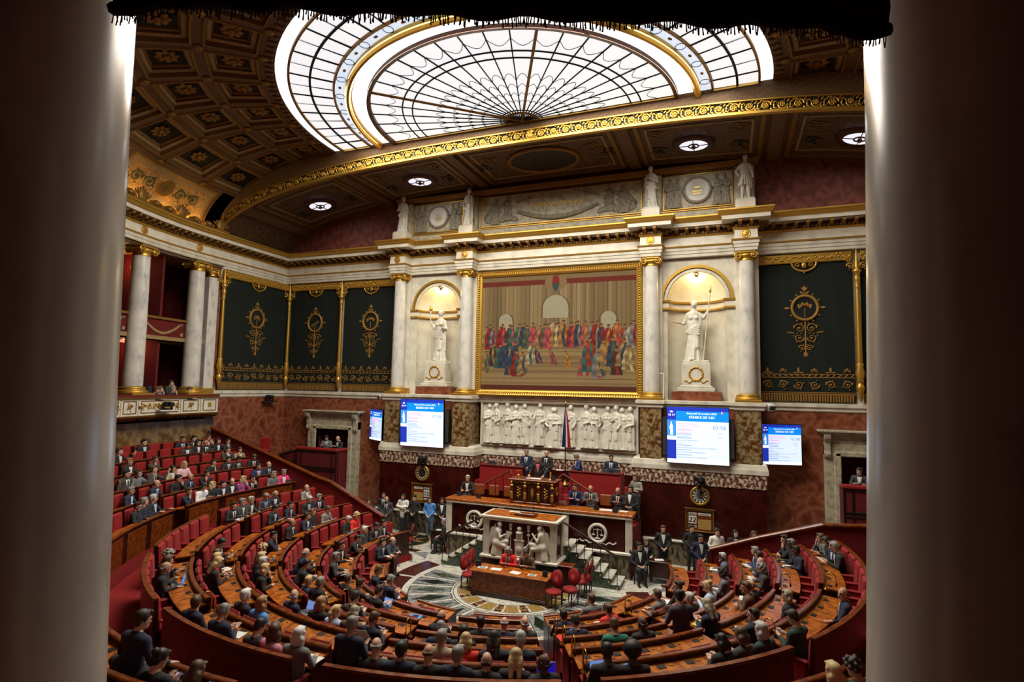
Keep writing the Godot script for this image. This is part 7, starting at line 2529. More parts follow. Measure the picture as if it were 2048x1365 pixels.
func platform_seats() -> void:
	var pr := velvet_chair_proto()
	var spots := [[-1.05, 5.05, 1.7, "behind the row on the sceptre side, against the stair"], [-1.0, 5.45, 1.6, "in the middle of the three on the sceptre side"], [-0.95, 5.95, 1.35, "next to the table on the sceptre side"], [2.05, 6.35, -0.25, "at the table corner on the spear side"], [2.45, 5.95, -0.35, "second from the table on the spear side"], [2.55, 5.1, -1.5, "turned sideways below the spear-side stair"], [2.62, 4.72, -1.5, "nearest the spear-side stair foot"], [-5.0, 3.15, -0.9, "alone beside the sceptre-side front bench"]]
	for i in spots.size():
		var q = spots[i]
		var c: Node3D = pr if i == 0 else pr.duplicate()
		c.name = numbered("red_velvet_chair")
		add_child(c)
		c.position = Vector3(q[0], 0, q[1])
		c.rotation.y = q[2]
		tag(c, "red velvet round-backed chair " + q[3], "chair", "red velvet chairs round the table")
	wood_chair("empty wooden chair behind the table, tablet end", Vector3(-0.3, 0, 5.2), 0.0)
	wood_chair("wooden chair of the red-jacketed stenographer", Vector3(0.25, 0, 5.15), 0.0)
	wood_chair("wooden chair of the stenographer in dark blouse", Vector3(0.82, 0, 5.15), 0.0)
	wood_chair("empty wooden chair behind the table, trumpet end", Vector3(1.4, 0, 5.2), 0.0)
	wood_chair("wooden chair of the usher by the sceptre-side stair", Vector3(-3.5, 0, 2.75), -1.25)
	wood_chair("reddish wooden chair of the usher in black skirt", Vector3(4.05, 0, 3.05), 0.5)
	wood_chair("wooden chair of the usher behind the small desk", Vector3(4.15, 0, 2.3), 0.5)
	var k := 0
	for q in [[-2.55, 2.15], [-1.9, 2.15], [-1.25, 2.15], [2.65, 2.1], [1.55, 2.1], [2.1, 2.1], [3.2, 2.1], [-2.95, 2.2]]:
		var c := thing("tan_leather_chair", "tan leather office chair behind the secretaries' desk, " + ["second from its sceptre end", "third from its sceptre end", "beside the president's desk", "between two secretaries", "under the secretary in blue suit", "under the bald secretary in grey", "under the secretary with red tie", "under the secretary at the sceptre end"][k], "chair", Vector3(q[0], 1.6, q[1] - 0.2))
		k += 1
		box_part(c, "seat", M.tan_leather, Vector3(0, 0.45, 0), Vector3(0.46, 0.08, 0.44), 0.03)
		box_part(c, "backrest", M.tan_leather, Vector3(0, 0.78, -0.22), Vector3(0.44, 0.42, 0.07), 0.03)
		var l := MB.new()
		l.tube([Vector3(0, 0, 0), Vector3(0, 0.42, 0)], 0.03, 8)
		l.lathe([[0.24, 0.0], [0.22, 0.03], [0.04, 0.06]], 10)
		put(l, "pedestal_leg", M.black_plastic, c)
	# usher's small desks at the foot of both stairs
	for e in [-1, 1]:
		var u := thing("usher_desk", "small wooden usher desk by the %s-side stair" % ("sceptre" if e < 0 else "spear"), "desk", Vector3(-3.95 if e < 0 else 4.75, 0, 2.35 if e < 0 else 2.75))
		box_part(u, "tabletop", M.mahogany, Vector3(0, 0.72, 0), Vector3(0.7, 0.04, 0.45), 0.01)
		box_part(u, "panel", M.mahogany, Vector3(0, 0.45, 0.18), Vector3(0.62, 0.5, 0.03))
		for q in [[-0.31, -0.18], [0.31, -0.18], [-0.31, 0.18], [0.31, 0.18]]:
			box_part(u, "leg", M.mahogany, Vector3(q[0], 0.35, q[1]), Vector3(0.04, 0.7, 0.04), 0.006)
	var wb := thing("wooden_crate_box", "small open-topped wooden box beside the tribune base", "box", Vector3(2.02, 0, 4.85))
	box_part(wb, "case", M.mahogany, Vector3(0, 0.4, 0), Vector3(0.5, 0.8, 0.4), 0.01)
	box_part(wb, "lid", M.rim_wood, Vector3(0, 0.82, 0), Vector3(0.54, 0.04, 0.44), 0.01)

func polypart(parent: Node, called: String, m: Material, pts: Array, y: float, h := 0.004) -> void:
	# flat inlay from points (x, z)
	var pl := []
	for p in pts:
		pl.append(Vector2(p.x, -p.y))
	var q := MB.new()
	q.slab(pl, h, Vector3(0, y, 0), Basis(Vector3.RIGHT, Vector3(0, 0, -1), Vector3.UP))
	put(q, called, m, parent)

func pp(r: float, a: float) -> Vector2:
	return Vector2(CX + r * sin(a), CZ + r * cos(a))

func floor_hall() -> void:
	var f := Node3D.new()
	f.name = "floor"
	add_child(f)
	tag(f, "white marble floor with fan inlay of grey and green pieces", "floor", "", "structure")
	box_part(f, "white_marble_bed", M.floor_white, Vector3(0, -0.15, 10.0), Vector3(34, 0.3, 26))
	var C := Vector3(CX, 0, CZ)
	# yellow and round pieces of the inner ring
	var k := 0
	var a := -98.0
	while a < 98.0:
		var w := 17.0 if k % 2 == 0 else 10.0
		var m := MB.new()
		m.arcbox(1.30, 1.78, 0.0, 0.004, rad(a + 1.2), rad(a + w - 1.2), 6, C)
		put(m, "yellow_inlay" if k % 2 == 0 else "brown_inlay", M.floor_yellow if k % 2 == 0 else M.floor_red, f)
		if k % 2:
			var d := MB.new()
			var c := pp(1.54, rad(a + w / 2))
			d.lathe([[0.14, 0.0], [0.14, 0.007], [0.0, 0.0075]], 16, Vector3(c.x, 0, c.y))
			put(d, "round_inlay", M.floor_yellow, f)
		a += w
		k += 1
	for q in [[1.26, 1.28], [1.80, 1.82], [1.94, 1.96]]:
		var m := MB.new()
		m.arcbox(q[0], q[1], 0.0, 0.003, rad(-105), rad(105), 60, C)
		put(m, "dark_line_inlay", M.dark_green_marble, f)
	# fan of panels with diamonds
	var n := 14
	for i in n:
		var a0 := rad(-105 + 210.0 * i / n + 1.3)
		var a1 := rad(-105 + 210.0 * (i + 1) / n - 1.3)
		var am := (a0 + a1) / 2
		var e := MB.new()
		e.arcbox(2.02, 3.4, 0.0, 0.002, a0, a1, 6, C)
		put(e, "dark_border_inlay", M.dark_green_marble, f)
		var g := MB.new()
		g.arcbox(2.05, 3.37, 0.0, 0.004, a0 + 0.008, a1 - 0.008, 6, C)
		put(g, "grey_inlay", M.floor_grey if i % 2 else M.floor_white if false else M.floor_grey, f)
		polypart(f, "green_diamond_inlay", M.dark_green_marble if i % 2 else M.green_marble, [pp(2.1, am), pp(2.72, a0 + 0.03), pp(3.33, am), pp(2.72, a1 - 0.03)], 0.0, 0.007)
	# red band and outer field at both sides
	for i in 9:
		var m := MB.new()
		var a0 := rad(-112 + i * 25.0 + 1.0)
		m.arcbox(3.62, 4.35, 0.0, 0.004, a0, a0 + rad(23), 8, C)
		put(m, "red_brown_inlay", M.floor_red, f)
	for e in [-1, 1]:
		for i in 4:
			var a0: float = e * rad(96 + i * 8)
			polypart(f, "grey_inlay", M.floor_grey, [pp(4.6, a0), pp(5.6, a0 + e * 0.03), pp(5.2, a0 + e * 0.12)], 0.0, 0.004)
		# star medallion
		var o := Vector2(-5.8 if e < 0 else 6.1, 1.8)
		var s := Node3D.new()
		s.name = "star_medallion"
		f.add_child(s, true)
		var rg := MB.new()
		rg.lathe([[0.98, 0.0], [0.98, 0.003], [0.0, 0.0031]], 40, Vector3(o.x, 0, o.y))
		put(rg, "yellow_ring_inlay", M.floor_yellow, s)
		var dk := MB.new()
		dk.lathe([[0.9, 0.0], [0.9, 0.005], [0.0, 0.0051]], 40, Vector3(o.x, 0, o.y))
		put(dk, "green_disc_inlay", M.dark_green_marble, s)
		for i in 8:
			var t := TAU * i / 8
			polypart(s, "star_point_inlay", M.floor_yellow, [o + Vector2(sin(t), cos(t)) * 0.86, o + Vector2(sin(t + 0.3), cos(t + 0.3)) * 0.36, o, o + Vector2(sin(t - 0.3), cos(t - 0.3)) * 0.36], 0.0, 0.009)
		var c1 := MB.new()
		c1.lathe([[0.36, 0.0], [0.36, 0.011], [0.0, 0.0111]], 24, Vector3(o.x, 0, o.y))
		put(c1, "red_disc_inlay", M.floor_red, s)
		var c2 := MB.new()
		c2.lathe([[0.28, 0.0], [0.28, 0.013], [0.0, 0.0131]], 24, Vector3(o.x, 0, o.y))
		put(c2, "grey_disc_inlay", M.floor_grey, s)
		for q in [[-0.95, 1.25, 0.5], [0.2, 1.35, 0.3], [0.95, 1.15, 0.5]]:
			polypart(f, "red_brown_inlay", M.floor_red, [o + Vector2(q[0] - 0.35, q[1] - 0.1), o + Vector2(q[0] + 0.35, q[1] - 0.1), o + Vector2(q[0] + 0.25, q[1] + 0.25), o + Vector2(q[0] - 0.3, q[1] + 0.2)], 0.0, 0.004)
	# green-striped marble dado under the side bays
	for e in [-1, 1]:
		var d := Node3D.new()
		d.name = numbered("baseboard_front")
		add_child(d)
		tag(d, "striped marble dado with white cap below the %s-side clock" % ("sceptre" if e < 0 else "spear"), "dado", "", "structure")
		box_part(d, "striped_marble", M.striped_marble, Vector3(e * 6.1, 0.42, 0.5), Vector3(4.4, 0.84, 0.1))
		box_part(d, "white_cap", M.white_marble, Vector3(e * 6.1, 0.88, 0.52), Vector3(4.5, 0.08, 0.16), 0.02)

# rows: inner radius of each desk line, tier floor; the centre moves back a little with each row
const RR := [4.05, 4.92, 5.87, 6.8, 7.73, 8.68, 9.62]
const FF := [0.0, 0.22, 0.46, 0.72, 0.98, 1.22]
const RO := [10.5, 11.4, 12.25, 13.1, 13.9, 14.65, 15.2]
const FO := [1.6, 1.88, 2.16, 2.45, 2.74, 2.92]
const AISLE := 0.28

func row_r(i: int) -> float:
	return RR[i] if i < 6 else RO[i - 6]

func row_r2(i: int) -> float:
	return RR[i + 1] if i < 6 else RO[i - 5]

func row_f(i: int) -> float:
	return FF[i] if i < 6 else FO[i - 6]

func row_c(i: int) -> Vector3:
	return Vector3(CX, 0, 5.5 + 0.13 * i if i < 6 else 6.4)

func rpol(i: int, r: float, a: float, y := 0.0) -> Vector3:
	return row_c(i) + Vector3(r * sin(a), y, r * cos(a))

func row_end(i: int, r: float) -> float:
	return PI / 2 + asin((row_c(i).z - 4.1) / r)

func wedge_span(w: int, i: int) -> Vector2:
	# wedge 0..7 from the sceptre side; aisles about half a metre wide
	var r := row_r(i) + 0.4
	var g := AISLE / r
	var a0 := rad(-97 + 25.0 * w) + g
	var a1 := rad(-97 + 25.0 * (w + 1)) - g
	if w == 0:
		a0 = -row_end(i, r) if i > 0 else rad(-80)
	if w == 7:
		a1 = row_end(i, r)
	return Vector2(a0, a1)

func tiers() -> void:
	var t := Node3D.new()
	t.name = "floor_tiers"
	add_child(t)
	tag(t, "stepped red carpeted tiers of the half-round chamber", "tiers", "", "structure")
	for i in range(1, 12):
		var m := MB.new()
		var r1 := row_r2(i) + 0.25
		if i == 5:
			r1 = 10.6
		m.arcbox(row_r(i) - 0.02, r1, 0.0, row_f(i), -row_end(i, row_r(i)), row_end(i, row_r(i)), 72, row_c(i))
		put(m, "tier_step", M.red_carpet, t)
	for i in range(1, 12):
		if i == 6:
			continue
		for w in range(1, 8):
			var a := rad(-97 + 25.0 * w)
			var m := MB.new()
			m.box(rpol(i, row_r(i) - 0.2, a, (row_f(i) + row_f(i - 1)) / 2 - 0.06), Vector3(0.52, row_f(i) - row_f(i - 1), 0.4), Basis(Vector3.UP, a), 0.02)
			put(m, "aisle_step", M.red_carpet, t)

var seat_mesh := {}

func make_seat_meshes() -> void:
	var c := MB.new()
	c.box(Vector3(0, 0.43, 0.0), Vector3(0.46, 0.12, 0.42), Basis.IDENTITY, 0.045)
	seat_mesh.cushion = c.mesh()
	var b := MB.new()
	b.box(Vector3(0, 0.78, -0.235), Vector3(0.48, 0.62, 0.11), Basis(Vector3.RIGHT, -0.08), 0.05)
	seat_mesh.back = b.mesh()
	var a := MB.new()
	a.box(Vector3(0, 0.64, -0.03), Vector3(0.075, 0.07, 0.4), Basis.IDENTITY, 0.03)
	a.box(Vector3(0, 0.42, -0.02), Vector3(0.05, 0.4, 0.3), Basis.IDENTITY, 0.02)
	seat_mesh.arm = a.mesh()
	var p := MB.new()
	p.box(Vector3.ZERO, Vector3(0.15, 0.008, 0.1), Basis.IDENTITY, 0.002)
	seat_mesh.pad = p.mesh()
	var n := MB.new()
	n.box(Vector3.ZERO, Vector3(0.075, 0.008, 0.06), Basis.IDENTITY, 0.002)
	seat_mesh.plate = n.mesh()
	var l := MB.new()
	l.box(Vector3.ZERO, Vector3(0.012, 0.004, 0.42))
	seat_mesh.seam = l.mesh()

const ORD := ["first", "second", "third", "fourth", "fifth", "sixth", "seventh", "eighth", "ninth", "tenth", "eleventh", "twelfth"]

func bench(w: int, i: int) -> void:
	var r := row_r(i)
	var f := row_f(i)
	var r2 := row_r2(i)
	var C := row_c(i)
	var sp := wedge_span(w, i)
	var a0 := sp.x
	var a1 := sp.y
	var n := 10
	var o := thing("bench_row", "curved wooden bench of the %s row, %s wedge counted from the sceptre statue" % [ORD[i], ORD[w]], "bench", Vector3.ZERO, 0.0, "deputies' benches")
	var top := f + 0.74
	var rim := f + (0.86 if i > 0 else 0.79)
	var base: float = 0.0 if i == 0 else (FF[5] if i == 6 else row_f(i - 1))
	var fr := MB.new()
	fr.arcbox(r, r + 0.04, base, rim, a0, a1, n, C)
	put(fr, "front_panel", M.mahogany, o)
	var rm := MB.new()
	rm.revolve([Vector2(r - 0.035, rim), Vector2(r + 0.06, rim), Vector2(r + 0.06, rim + 0.022), Vector2(r + 0.045, rim + 0.032), Vector2(r - 0.02, rim + 0.032), Vector2(r - 0.035, rim + 0.022)], a0 - 0.01 / r, a1 + 0.01 / r, n, C)
	put(rm, "top_rim", M.rim_wood, o)
	var dk := MB.new()
	var d0 := r + 0.04
	var d1 := r + 0.5
	dk.revolve([Vector2(d0, top + 0.01), Vector2(d1, top - 0.025), Vector2(d1, top + 0.01), Vector2(d0, top + 0.045)], a0, a1, n, C)
	put(dk, "desktop", M.desk_wood, o)
	var ul := MB.new()
	ul.arcbox(d0, d0 + 0.3, top - 0.16, top - 0.13, a0, a1, n, C)
	put(ul, "under_shelf", M.dark_wood, o)
	for e in [a0, a1]:
		var s := MB.new()
		var q := 0.03 / r * (1.0 if e == a0 else -1.0)
		s.revolve([Vector2(r + 0.04, f), Vector2(r + 0.46, f), Vector2(r + 0.46, top - 0.03), Vector2(r + 0.04, top)], minf(e, e + q), maxf(e, e + q), 1, C)
		put(s, "end_panel", M.mahogany, o)
	# the back of the last row of a block is a tall panel of its own
	if i == 5 or i == 11:
		var bp := MB.new()
		bp.arcbox(r2 - 0.01, r2 + 0.04, f, f + 1.06, a0, a1, n, C)
		put(bp, "back_panel", M.mahogany, o)
		var br := MB.new()
		br.revolve([Vector2(r2 - 0.04, f + 1.06), Vector2(r2 + 0.07, f + 1.06), Vector2(r2 + 0.06, f + 1.1), Vector2(r2 - 0.03, f + 1.1)], a0, a1, n, C)
		put(br, "back_rim", M.rim_wood, o)
	# raised fields on the panels that show to the floor or the cross aisle
	if i == 0 or i == 6:
		var m := 3
		for j in m:
			var b0 := lerpf(a0, a1, (j + 0.1) / m)
			var b1 := lerpf(a0, a1, (j + 0.9) / m)
			var fl := MB.new()
			fl.arcbox(r - 0.015, r + 0.01, (0.12 if i == 0 else FF[5] + 0.1), rim - 0.1, b0, b1, 4, C)
			put(fl, "raised_field", M.rim_wood if i == 6 else M.mahogany, o)
	var rs := r2 - 0.3
	var ns := maxi(2, int((a1 - a0) * rs / 0.56))
	for j in ns:
		var a := lerpf(a0, a1, (j + 0.5) / ns)
		var tr := Basis(Vector3.UP, a + PI)
		var s := Node3D.new()
		s.name = "seat"
		o.add_child(s, true)
		s.transform = Transform3D(tr, rpol(i, rs, a, f))
		put(seat_mesh.cushion, "cushion", M.red_velvet, s)
		put(seat_mesh.back, "backrest", M.red_velvet, s)
		put(seat_mesh.arm, "armrest", M.red_velvet, s, Vector3(-0.27, 0, 0))
		if j == 0:
			put(seat_mesh.arm, "armrest", M.red_velvet, s, Vector3(0.27, 0, 0))
		put(seat_mesh.pad, "voting_pad", M.black_plastic, o, rpol(i, r + 0.17, a - 0.06 / r, top + 0.04), Basis(Vector3.UP, a) * Basis(Vector3.RIGHT, 0.076))
		put(seat_mesh.plate, "brass_plate", M.brass, o, rpol(i, r + 0.15, a + 0.12 / r, top + 0.044), Basis(Vector3.UP, a) * Basis(Vector3.RIGHT, 0.076))
		if j > 0:
			put(seat_mesh.seam, "desk_seam", M.mahogany, o, rpol(i, r + 0.27, lerpf(a0, a1, float(j) / ns), top + 0.027), Basis(Vector3.UP, lerpf(a0, a1, float(j) / ns)) * Basis(Vector3.RIGHT, 0.076))

func benches() -> void:
	make_seat_meshes()
	for w in 8:
		for i in 12:
			if (w == 7 and i == 0) or (i >= 9 and w in [3, 4, 5, 6]) or (i == 8 and w in [4, 5]) or (i > 9 and w == 2):
				continue
			bench(w, i)
	# sloping side rails that close the half round
	for e in [-1, 1]:
		var s := thing("side_rail", "sloping red panel with thick wooden handrail along the %s-side end of the benches" % ("sceptre" if e < 0 else "spear"), "railing", Vector3(0, 0, 3.98))
		var pts := [Vector2(-5.6, 1.42), Vector2(-8.2, 2.56), Vector2(-8.75, 2.66), Vector2(-13.3, 4.0), Vector2(-14.9, 4.45)] if e < 0 else [Vector2(6.4, 1.6), Vector2(7.84, 2.12), Vector2(9.54, 2.66), Vector2(10.7, 2.74), Vector2(14.6, 4.2)]
		var pl := [Vector2(pts[0].x, 0)]
		pl.append_array(pts)
		pl.append(Vector2(pts[-1].x, 0))
		var p := MB.new()
		p.slab(pl, 0.06)
		put(p, "red_panel", M.red_velvet_dull, s)
		var h := MB.new()
		for i in pts.size() - 1:
			var q: Vector2 = pts[i]
			var z: Vector2 = pts[i + 1]
			var d := (z - q).normalized()
			h.box(Vector3((q.x + z.x) / 2, (q.y + z.y) / 2 + 0.03, 0.03), Vector3(q.distance_to(z) + 0.05, 0.1, 0.2), Basis(Vector3.BACK, atan2(d.y, d.x) if e > 0 else atan2(-d.y, -d.x)), 0.03)
		put(h, "handrail", M.rim_wood, s)
		var np := MB.new()
		np.box(Vector3(pts[0].x, pts[0].y / 2, 0.03), Vector3(0.14, pts[0].y, 0.16), Basis.IDENTITY, 0.01)
		put(np, "newel_post", M.mahogany, s)

# ---- people: one skin each, from joints on a distance field; ids 0 jacket 1 trousers 2 skin 3 shoes 4 eyes and brows 5 lips
var bodies := {}
var hairs := {}
var hand_mb: MB
var head_parts := {}

func make_hand() -> void:
	# right hand, wrist at the origin, fingers along +z, palm down, thumb towards -x
	var F := Field.new(Vector3(-0.075, -0.045, -0.03), Vector3(0.06, 0.03, 0.2), 0.0075)
	F.cap(Vector3(-0.012, 0, 0.01), Vector3(-0.022, 0, 0.075), 0.02, 0.02, 0.012, 2, Vector3(1, 0.75, 1))
	F.cap(Vector3(0.012, 0, 0.01), Vector3(0.022, 0, 0.072), 0.02, 0.018, 0.012, 2, Vector3(1, 0.75, 1))
	F.cap(Vector3(0, 0, -0.03), Vector3(0, 0, 0.02), 0.026, 0.024, 0.012, 2)
	var len := [0.068, 0.078, 0.072, 0.056]
	for i in 4:
		var x := -0.033 + i * 0.0215
		var l: float = len[i]
		F.cap(Vector3(x, 0.002, 0.08), Vector3(x * 1.12, 0.0, 0.08 + l * 0.5), 0.0105, 0.0095, 0.004, 2)
		F.cap(Vector3(x * 1.12, 0.0, 0.08 + l * 0.5), Vector3(x * 1.15, -0.02, 0.08 + l * 0.92), 0.0095, 0.0075, 0.004, 2)
	F.cap(Vector3(-0.025, -0.005, 0.03), Vector3(-0.055, -0.012, 0.065), 0.0135, 0.0115, 0.008, 2)
	F.cap(Vector3(-0.055, -0.012, 0.065), Vector3(-0.05, -0.022, 0.095), 0.011, 0.009, 0.005, 2)
	hand_mb = F.single()

func make_head() -> void:
	# centre between the ears, face to +z
	var F := Field.new(Vector3(-0.11, -0.19, -0.14), Vector3(0.11, 0.15, 0.14), 0.0105)
	F.ell(Vector3(0, 0.022, -0.018), Vector3(0.077, 0.1, 0.1), 0.02, 2)
	F.ell(Vector3(0, -0.035, 0.022), Vector3(0.062, 0.085, 0.068), 0.03, 2)
	F.cap(Vector3(-0.03, -0.085, 0.045), Vector3(0.03, -0.085, 0.045), 0.03, 0.03, 0.02, 2)
	F.cap(Vector3(0, 0.0, 0.092), Vector3(0, -0.036, 0.108), 0.009, 0.015, 0.01, 2)
	for e in [-1, 1]:
		F.ell(Vector3(e * 0.08, -0.012, -0.012), Vector3(0.012, 0.032, 0.02), 0.006, 2)
		F.cap(Vector3(e * 0.02, 0.018, 0.087), Vector3(e * 0.04, 0.018, 0.078), 0.0105, 0.009, 0.003, 2)
		F.ell(Vector3(e * 0.031, 0.004, 0.084), Vector3(0.015, 0.0095, 0.0115), 0.003, 4)
		F.cap(Vector3(e * 0.018, 0.026, 0.094), Vector3(e * 0.046, 0.024, 0.081), 0.0085, 0.007, 0.003, 4)
	F.cap(Vector3(-0.02, -0.064, 0.085), Vector3(0.02, -0.064, 0.085), 0.0105, 0.0105, 0.004, 5)
	F.cap(Vector3(0, -0.19, -0.035), Vector3(0, -0.06, -0.02), 0.056, 0.055, 0.03, 2)
	F.mesh_to(head_parts)

func make_hair() -> void:
	for k in ["short", "bald", "bob", "long", "ponytail", "bun", "curly", "afro", "beard"]:
		var F := Field.new(Vector3(-0.2, -0.32, -0.24), Vector3(0.2, 0.24, 0.16), 0.0135)
		var side := func(y1: float, r: float) -> void:
			for e in [-1, 1]:
				F.cap(Vector3(e * 0.076, 0.045, -0.005), Vector3(e * 0.08, y1, -0.02), r, r, 0.02)
		if k == "beard":
			F.cap(Vector3(-0.055, -0.05, 0.03), Vector3(0, -0.115, 0.07), 0.02, 0.03, 0.02)
			F.cap(Vector3(0.055, -0.05, 0.03), Vector3(0, -0.115, 0.07), 0.02, 0.03, 0.02)
			F.cap(Vector3(-0.025, -0.047, 0.092), Vector3(0.025, -0.047, 0.092), 0.008, 0.008, 0.01)
		elif k == "bald":
			for e in [-1, 1]:
				F.cap(Vector3(e * 0.078, 0.02, -0.02), Vector3(e * 0.05, -0.02, -0.1), 0.022, 0.026, 0.02)
			F.cap(Vector3(-0.05, -0.02, -0.1), Vector3(0.05, -0.02, -0.1), 0.028, 0.028, 0.02)
		elif k == "afro":
			F.ell(Vector3(0, 0.06, -0.04), Vector3(0.155, 0.145, 0.15), 0.02)
		else:
			F.ell(Vector3(0, 0.062, -0.028), Vector3(0.086, 0.078, 0.102), 0.02)
			F.ell(Vector3(0, 0.0, -0.075), Vector3(0.078, 0.09, 0.05), 0.02)
			F.cap(Vector3(-0.045, 0.1, 0.06), Vector3(0.05, 0.105, 0.055), 0.022, 0.026, 0.02)
			side.call(0.0, 0.019)
			if k == "bob" or k == "long":
				side.call(-0.13, 0.03)
				F.cap(Vector3(-0.07, -0.05, -0.06), Vector3(0.07, -0.05, -0.06), 0.05, 0.05, 0.03)
				F.cap(Vector3(-0.06, -0.11, -0.06), Vector3(0.06, -0.11, -0.06), 0.045, 0.045, 0.03)
			if k == "long":
				F.cap(Vector3(-0.06, -0.1, -0.07), Vector3(-0.06, -0.27, -0.08), 0.05, 0.035, 0.03)
				F.cap(Vector3(0.06, -0.1, -0.07), Vector3(0.06, -0.27, -0.08), 0.05, 0.035, 0.03)
			if k == "ponytail":
				F.cap(Vector3(0, 0.06, -0.13), Vector3(0, -0.02, -0.17), 0.03, 0.04, 0.02)
				F.cap(Vector3(0, -0.02, -0.17), Vector3(0, -0.2, -0.15), 0.04, 0.02, 0.02)
			if k == "bun":
				F.ell(Vector3(0, 0.075, -0.14), Vector3(0.055, 0.055, 0.055), 0.015)
			if k == "curly":
				for i in 22:
					var a := i * 2.4
					var y := -0.06 + 0.19 * i / 21.0
					var r := 0.095 * sqrt(maxf(0.1, 1.0 - pow((y - 0.02) / 0.13, 2)))
					if cos(a) * r > 0.05 and y < 0.06:
						continue
					F.ell(Vector3(sin(a) * r, y, -0.03 + cos(a) * r), Vector3(0.034, 0.034, 0.034), 0.01)
		hairs[k] = F.single().mesh()

# joints of each pose: lean, head turn, head nod, then right and left elbow and wrist, and hand directions
const POSES := {
	"0": [0.1, 0.15, 0.1, Vector3(0.27, 0.79, 0.12), Vector3(0.14, 0.80, 0.36), Vector3(-0.4, -0.05, 1), Vector3(-0.27, 0.79, 0.12), Vector3(-0.13, 0.80, 0.35), Vector3(0.4, -0.05, 1)],
	"1": [0.16, -0.1, 0.5, Vector3(0.27, 0.77, 0.14), Vector3(0.08, 0.86, 0.36), Vector3(-0.3, 0.45, 0.8), Vector3(-0.27, 0.77, 0.12), Vector3(-0.09, 0.85, 0.35), Vector3(0.3, 0.4, 0.8)],
	"2": [0.2, 0.3, 0.12, Vector3(0.22, 0.80, 0.27), Vector3(0.09, 0.99, 0.25), Vector3(-0.25, 1, 0.0), Vector3(-0.26, 0.79, 0.14), Vector3(-0.04, 0.80, 0.33), Vector3(1, 0, 0.3)],
	"3": [0.14, -0.45, 0.05, Vector3(0.27, 0.80, 0.16), Vector3(-0.05, 0.83, 0.32), Vector3(-1, 0.0, 0.1), Vector3(-0.27, 0.79, 0.14), Vector3(0.06, 0.80, 0.27), Vector3(1, 0, 0.1)],
	"4": [-0.04, 0.25, 0.05, Vector3(0.28, 0.73, 0.02), Vector3(0.1, 0.62, 0.24), Vector3(-0.6, -0.1, 0.6), Vector3(-0.28, 0.73, 0.02), Vector3(-0.1, 0.63, 0.22), Vector3(0.6, -0.1, 0.6)],
	"5": [-0.06, 0.75, 0.0, Vector3(0.32, 0.76, 0.1), Vector3(0.52, 0.80, 0.24), Vector3(0.5, 0.05, 0.8), Vector3(-0.28, 0.75, 0.06), Vector3(-0.1, 0.68, 0.26), Vector3(0.6, -0.1, 0.6)],
	"6": [0.06, 0.4, -0.1, Vector3(0.33, 0.86, 0.2), Vector3(0.42, 1.06, 0.32), Vector3(0.3, 1, 0.3), Vector3(-0.27, 0.79, 0.12), Vector3(-0.12, 0.80, 0.34), Vector3(0.4, 0, 1)],
	"7": [0.42, 0.1, 0.35, Vector3(0.27, 0.80, 0.34), Vector3(0.06, 0.82, 0.5), Vector3(-0.7, 0.1, 0.5), Vector3(-0.27, 0.80, 0.34), Vector3(-0.08, 0.81, 0.48), Vector3(0.7, 0.1, 0.5)],
	"8": [0.0, 0.1, 0.05, Vector3(0.28, 1.14, -0.02), Vector3(0.08, 0.96, 0.2), Vector3(-0.8, -0.5, 0.3), Vector3(-0.28, 1.14, -0.02), Vector3(-0.07, 0.95, 0.19), Vector3(0.8, -0.5, 0.3)],
	"9": [0.16, 0.1, 0.25, Vector3(0.31, 1.14, 0.08), Vector3(0.3, 1.0, 0.36), Vector3(-0.2, -0.3, 1), Vector3(-0.31, 1.14, 0.08), Vector3(-0.28, 1.0, 0.36), Vector3(0.2, -0.3, 1)],
	"10": [0.06, -0.1, 0.35, Vector3(0.27, 1.14, 0.08), Vector3(0.12, 1.2, 0.34), Vector3(-0.3, 0.4, 0.9), Vector3(-0.27, 1.14, 0.08), Vector3(-0.12, 1.2, 0.33), Vector3(0.3, 0.4, 0.9)],
	"11": [0.0, -0.2, 0.0, Vector3(0.29, 1.18, 0.04), Vector3(-0.06, 1.16, 0.19), Vector3(-1, 0.1, 0.1), Vector3(-0.29, 1.18, 0.04), Vector3(0.06, 1.12, 0.18), Vector3(1, 0.0, 0.1)]}

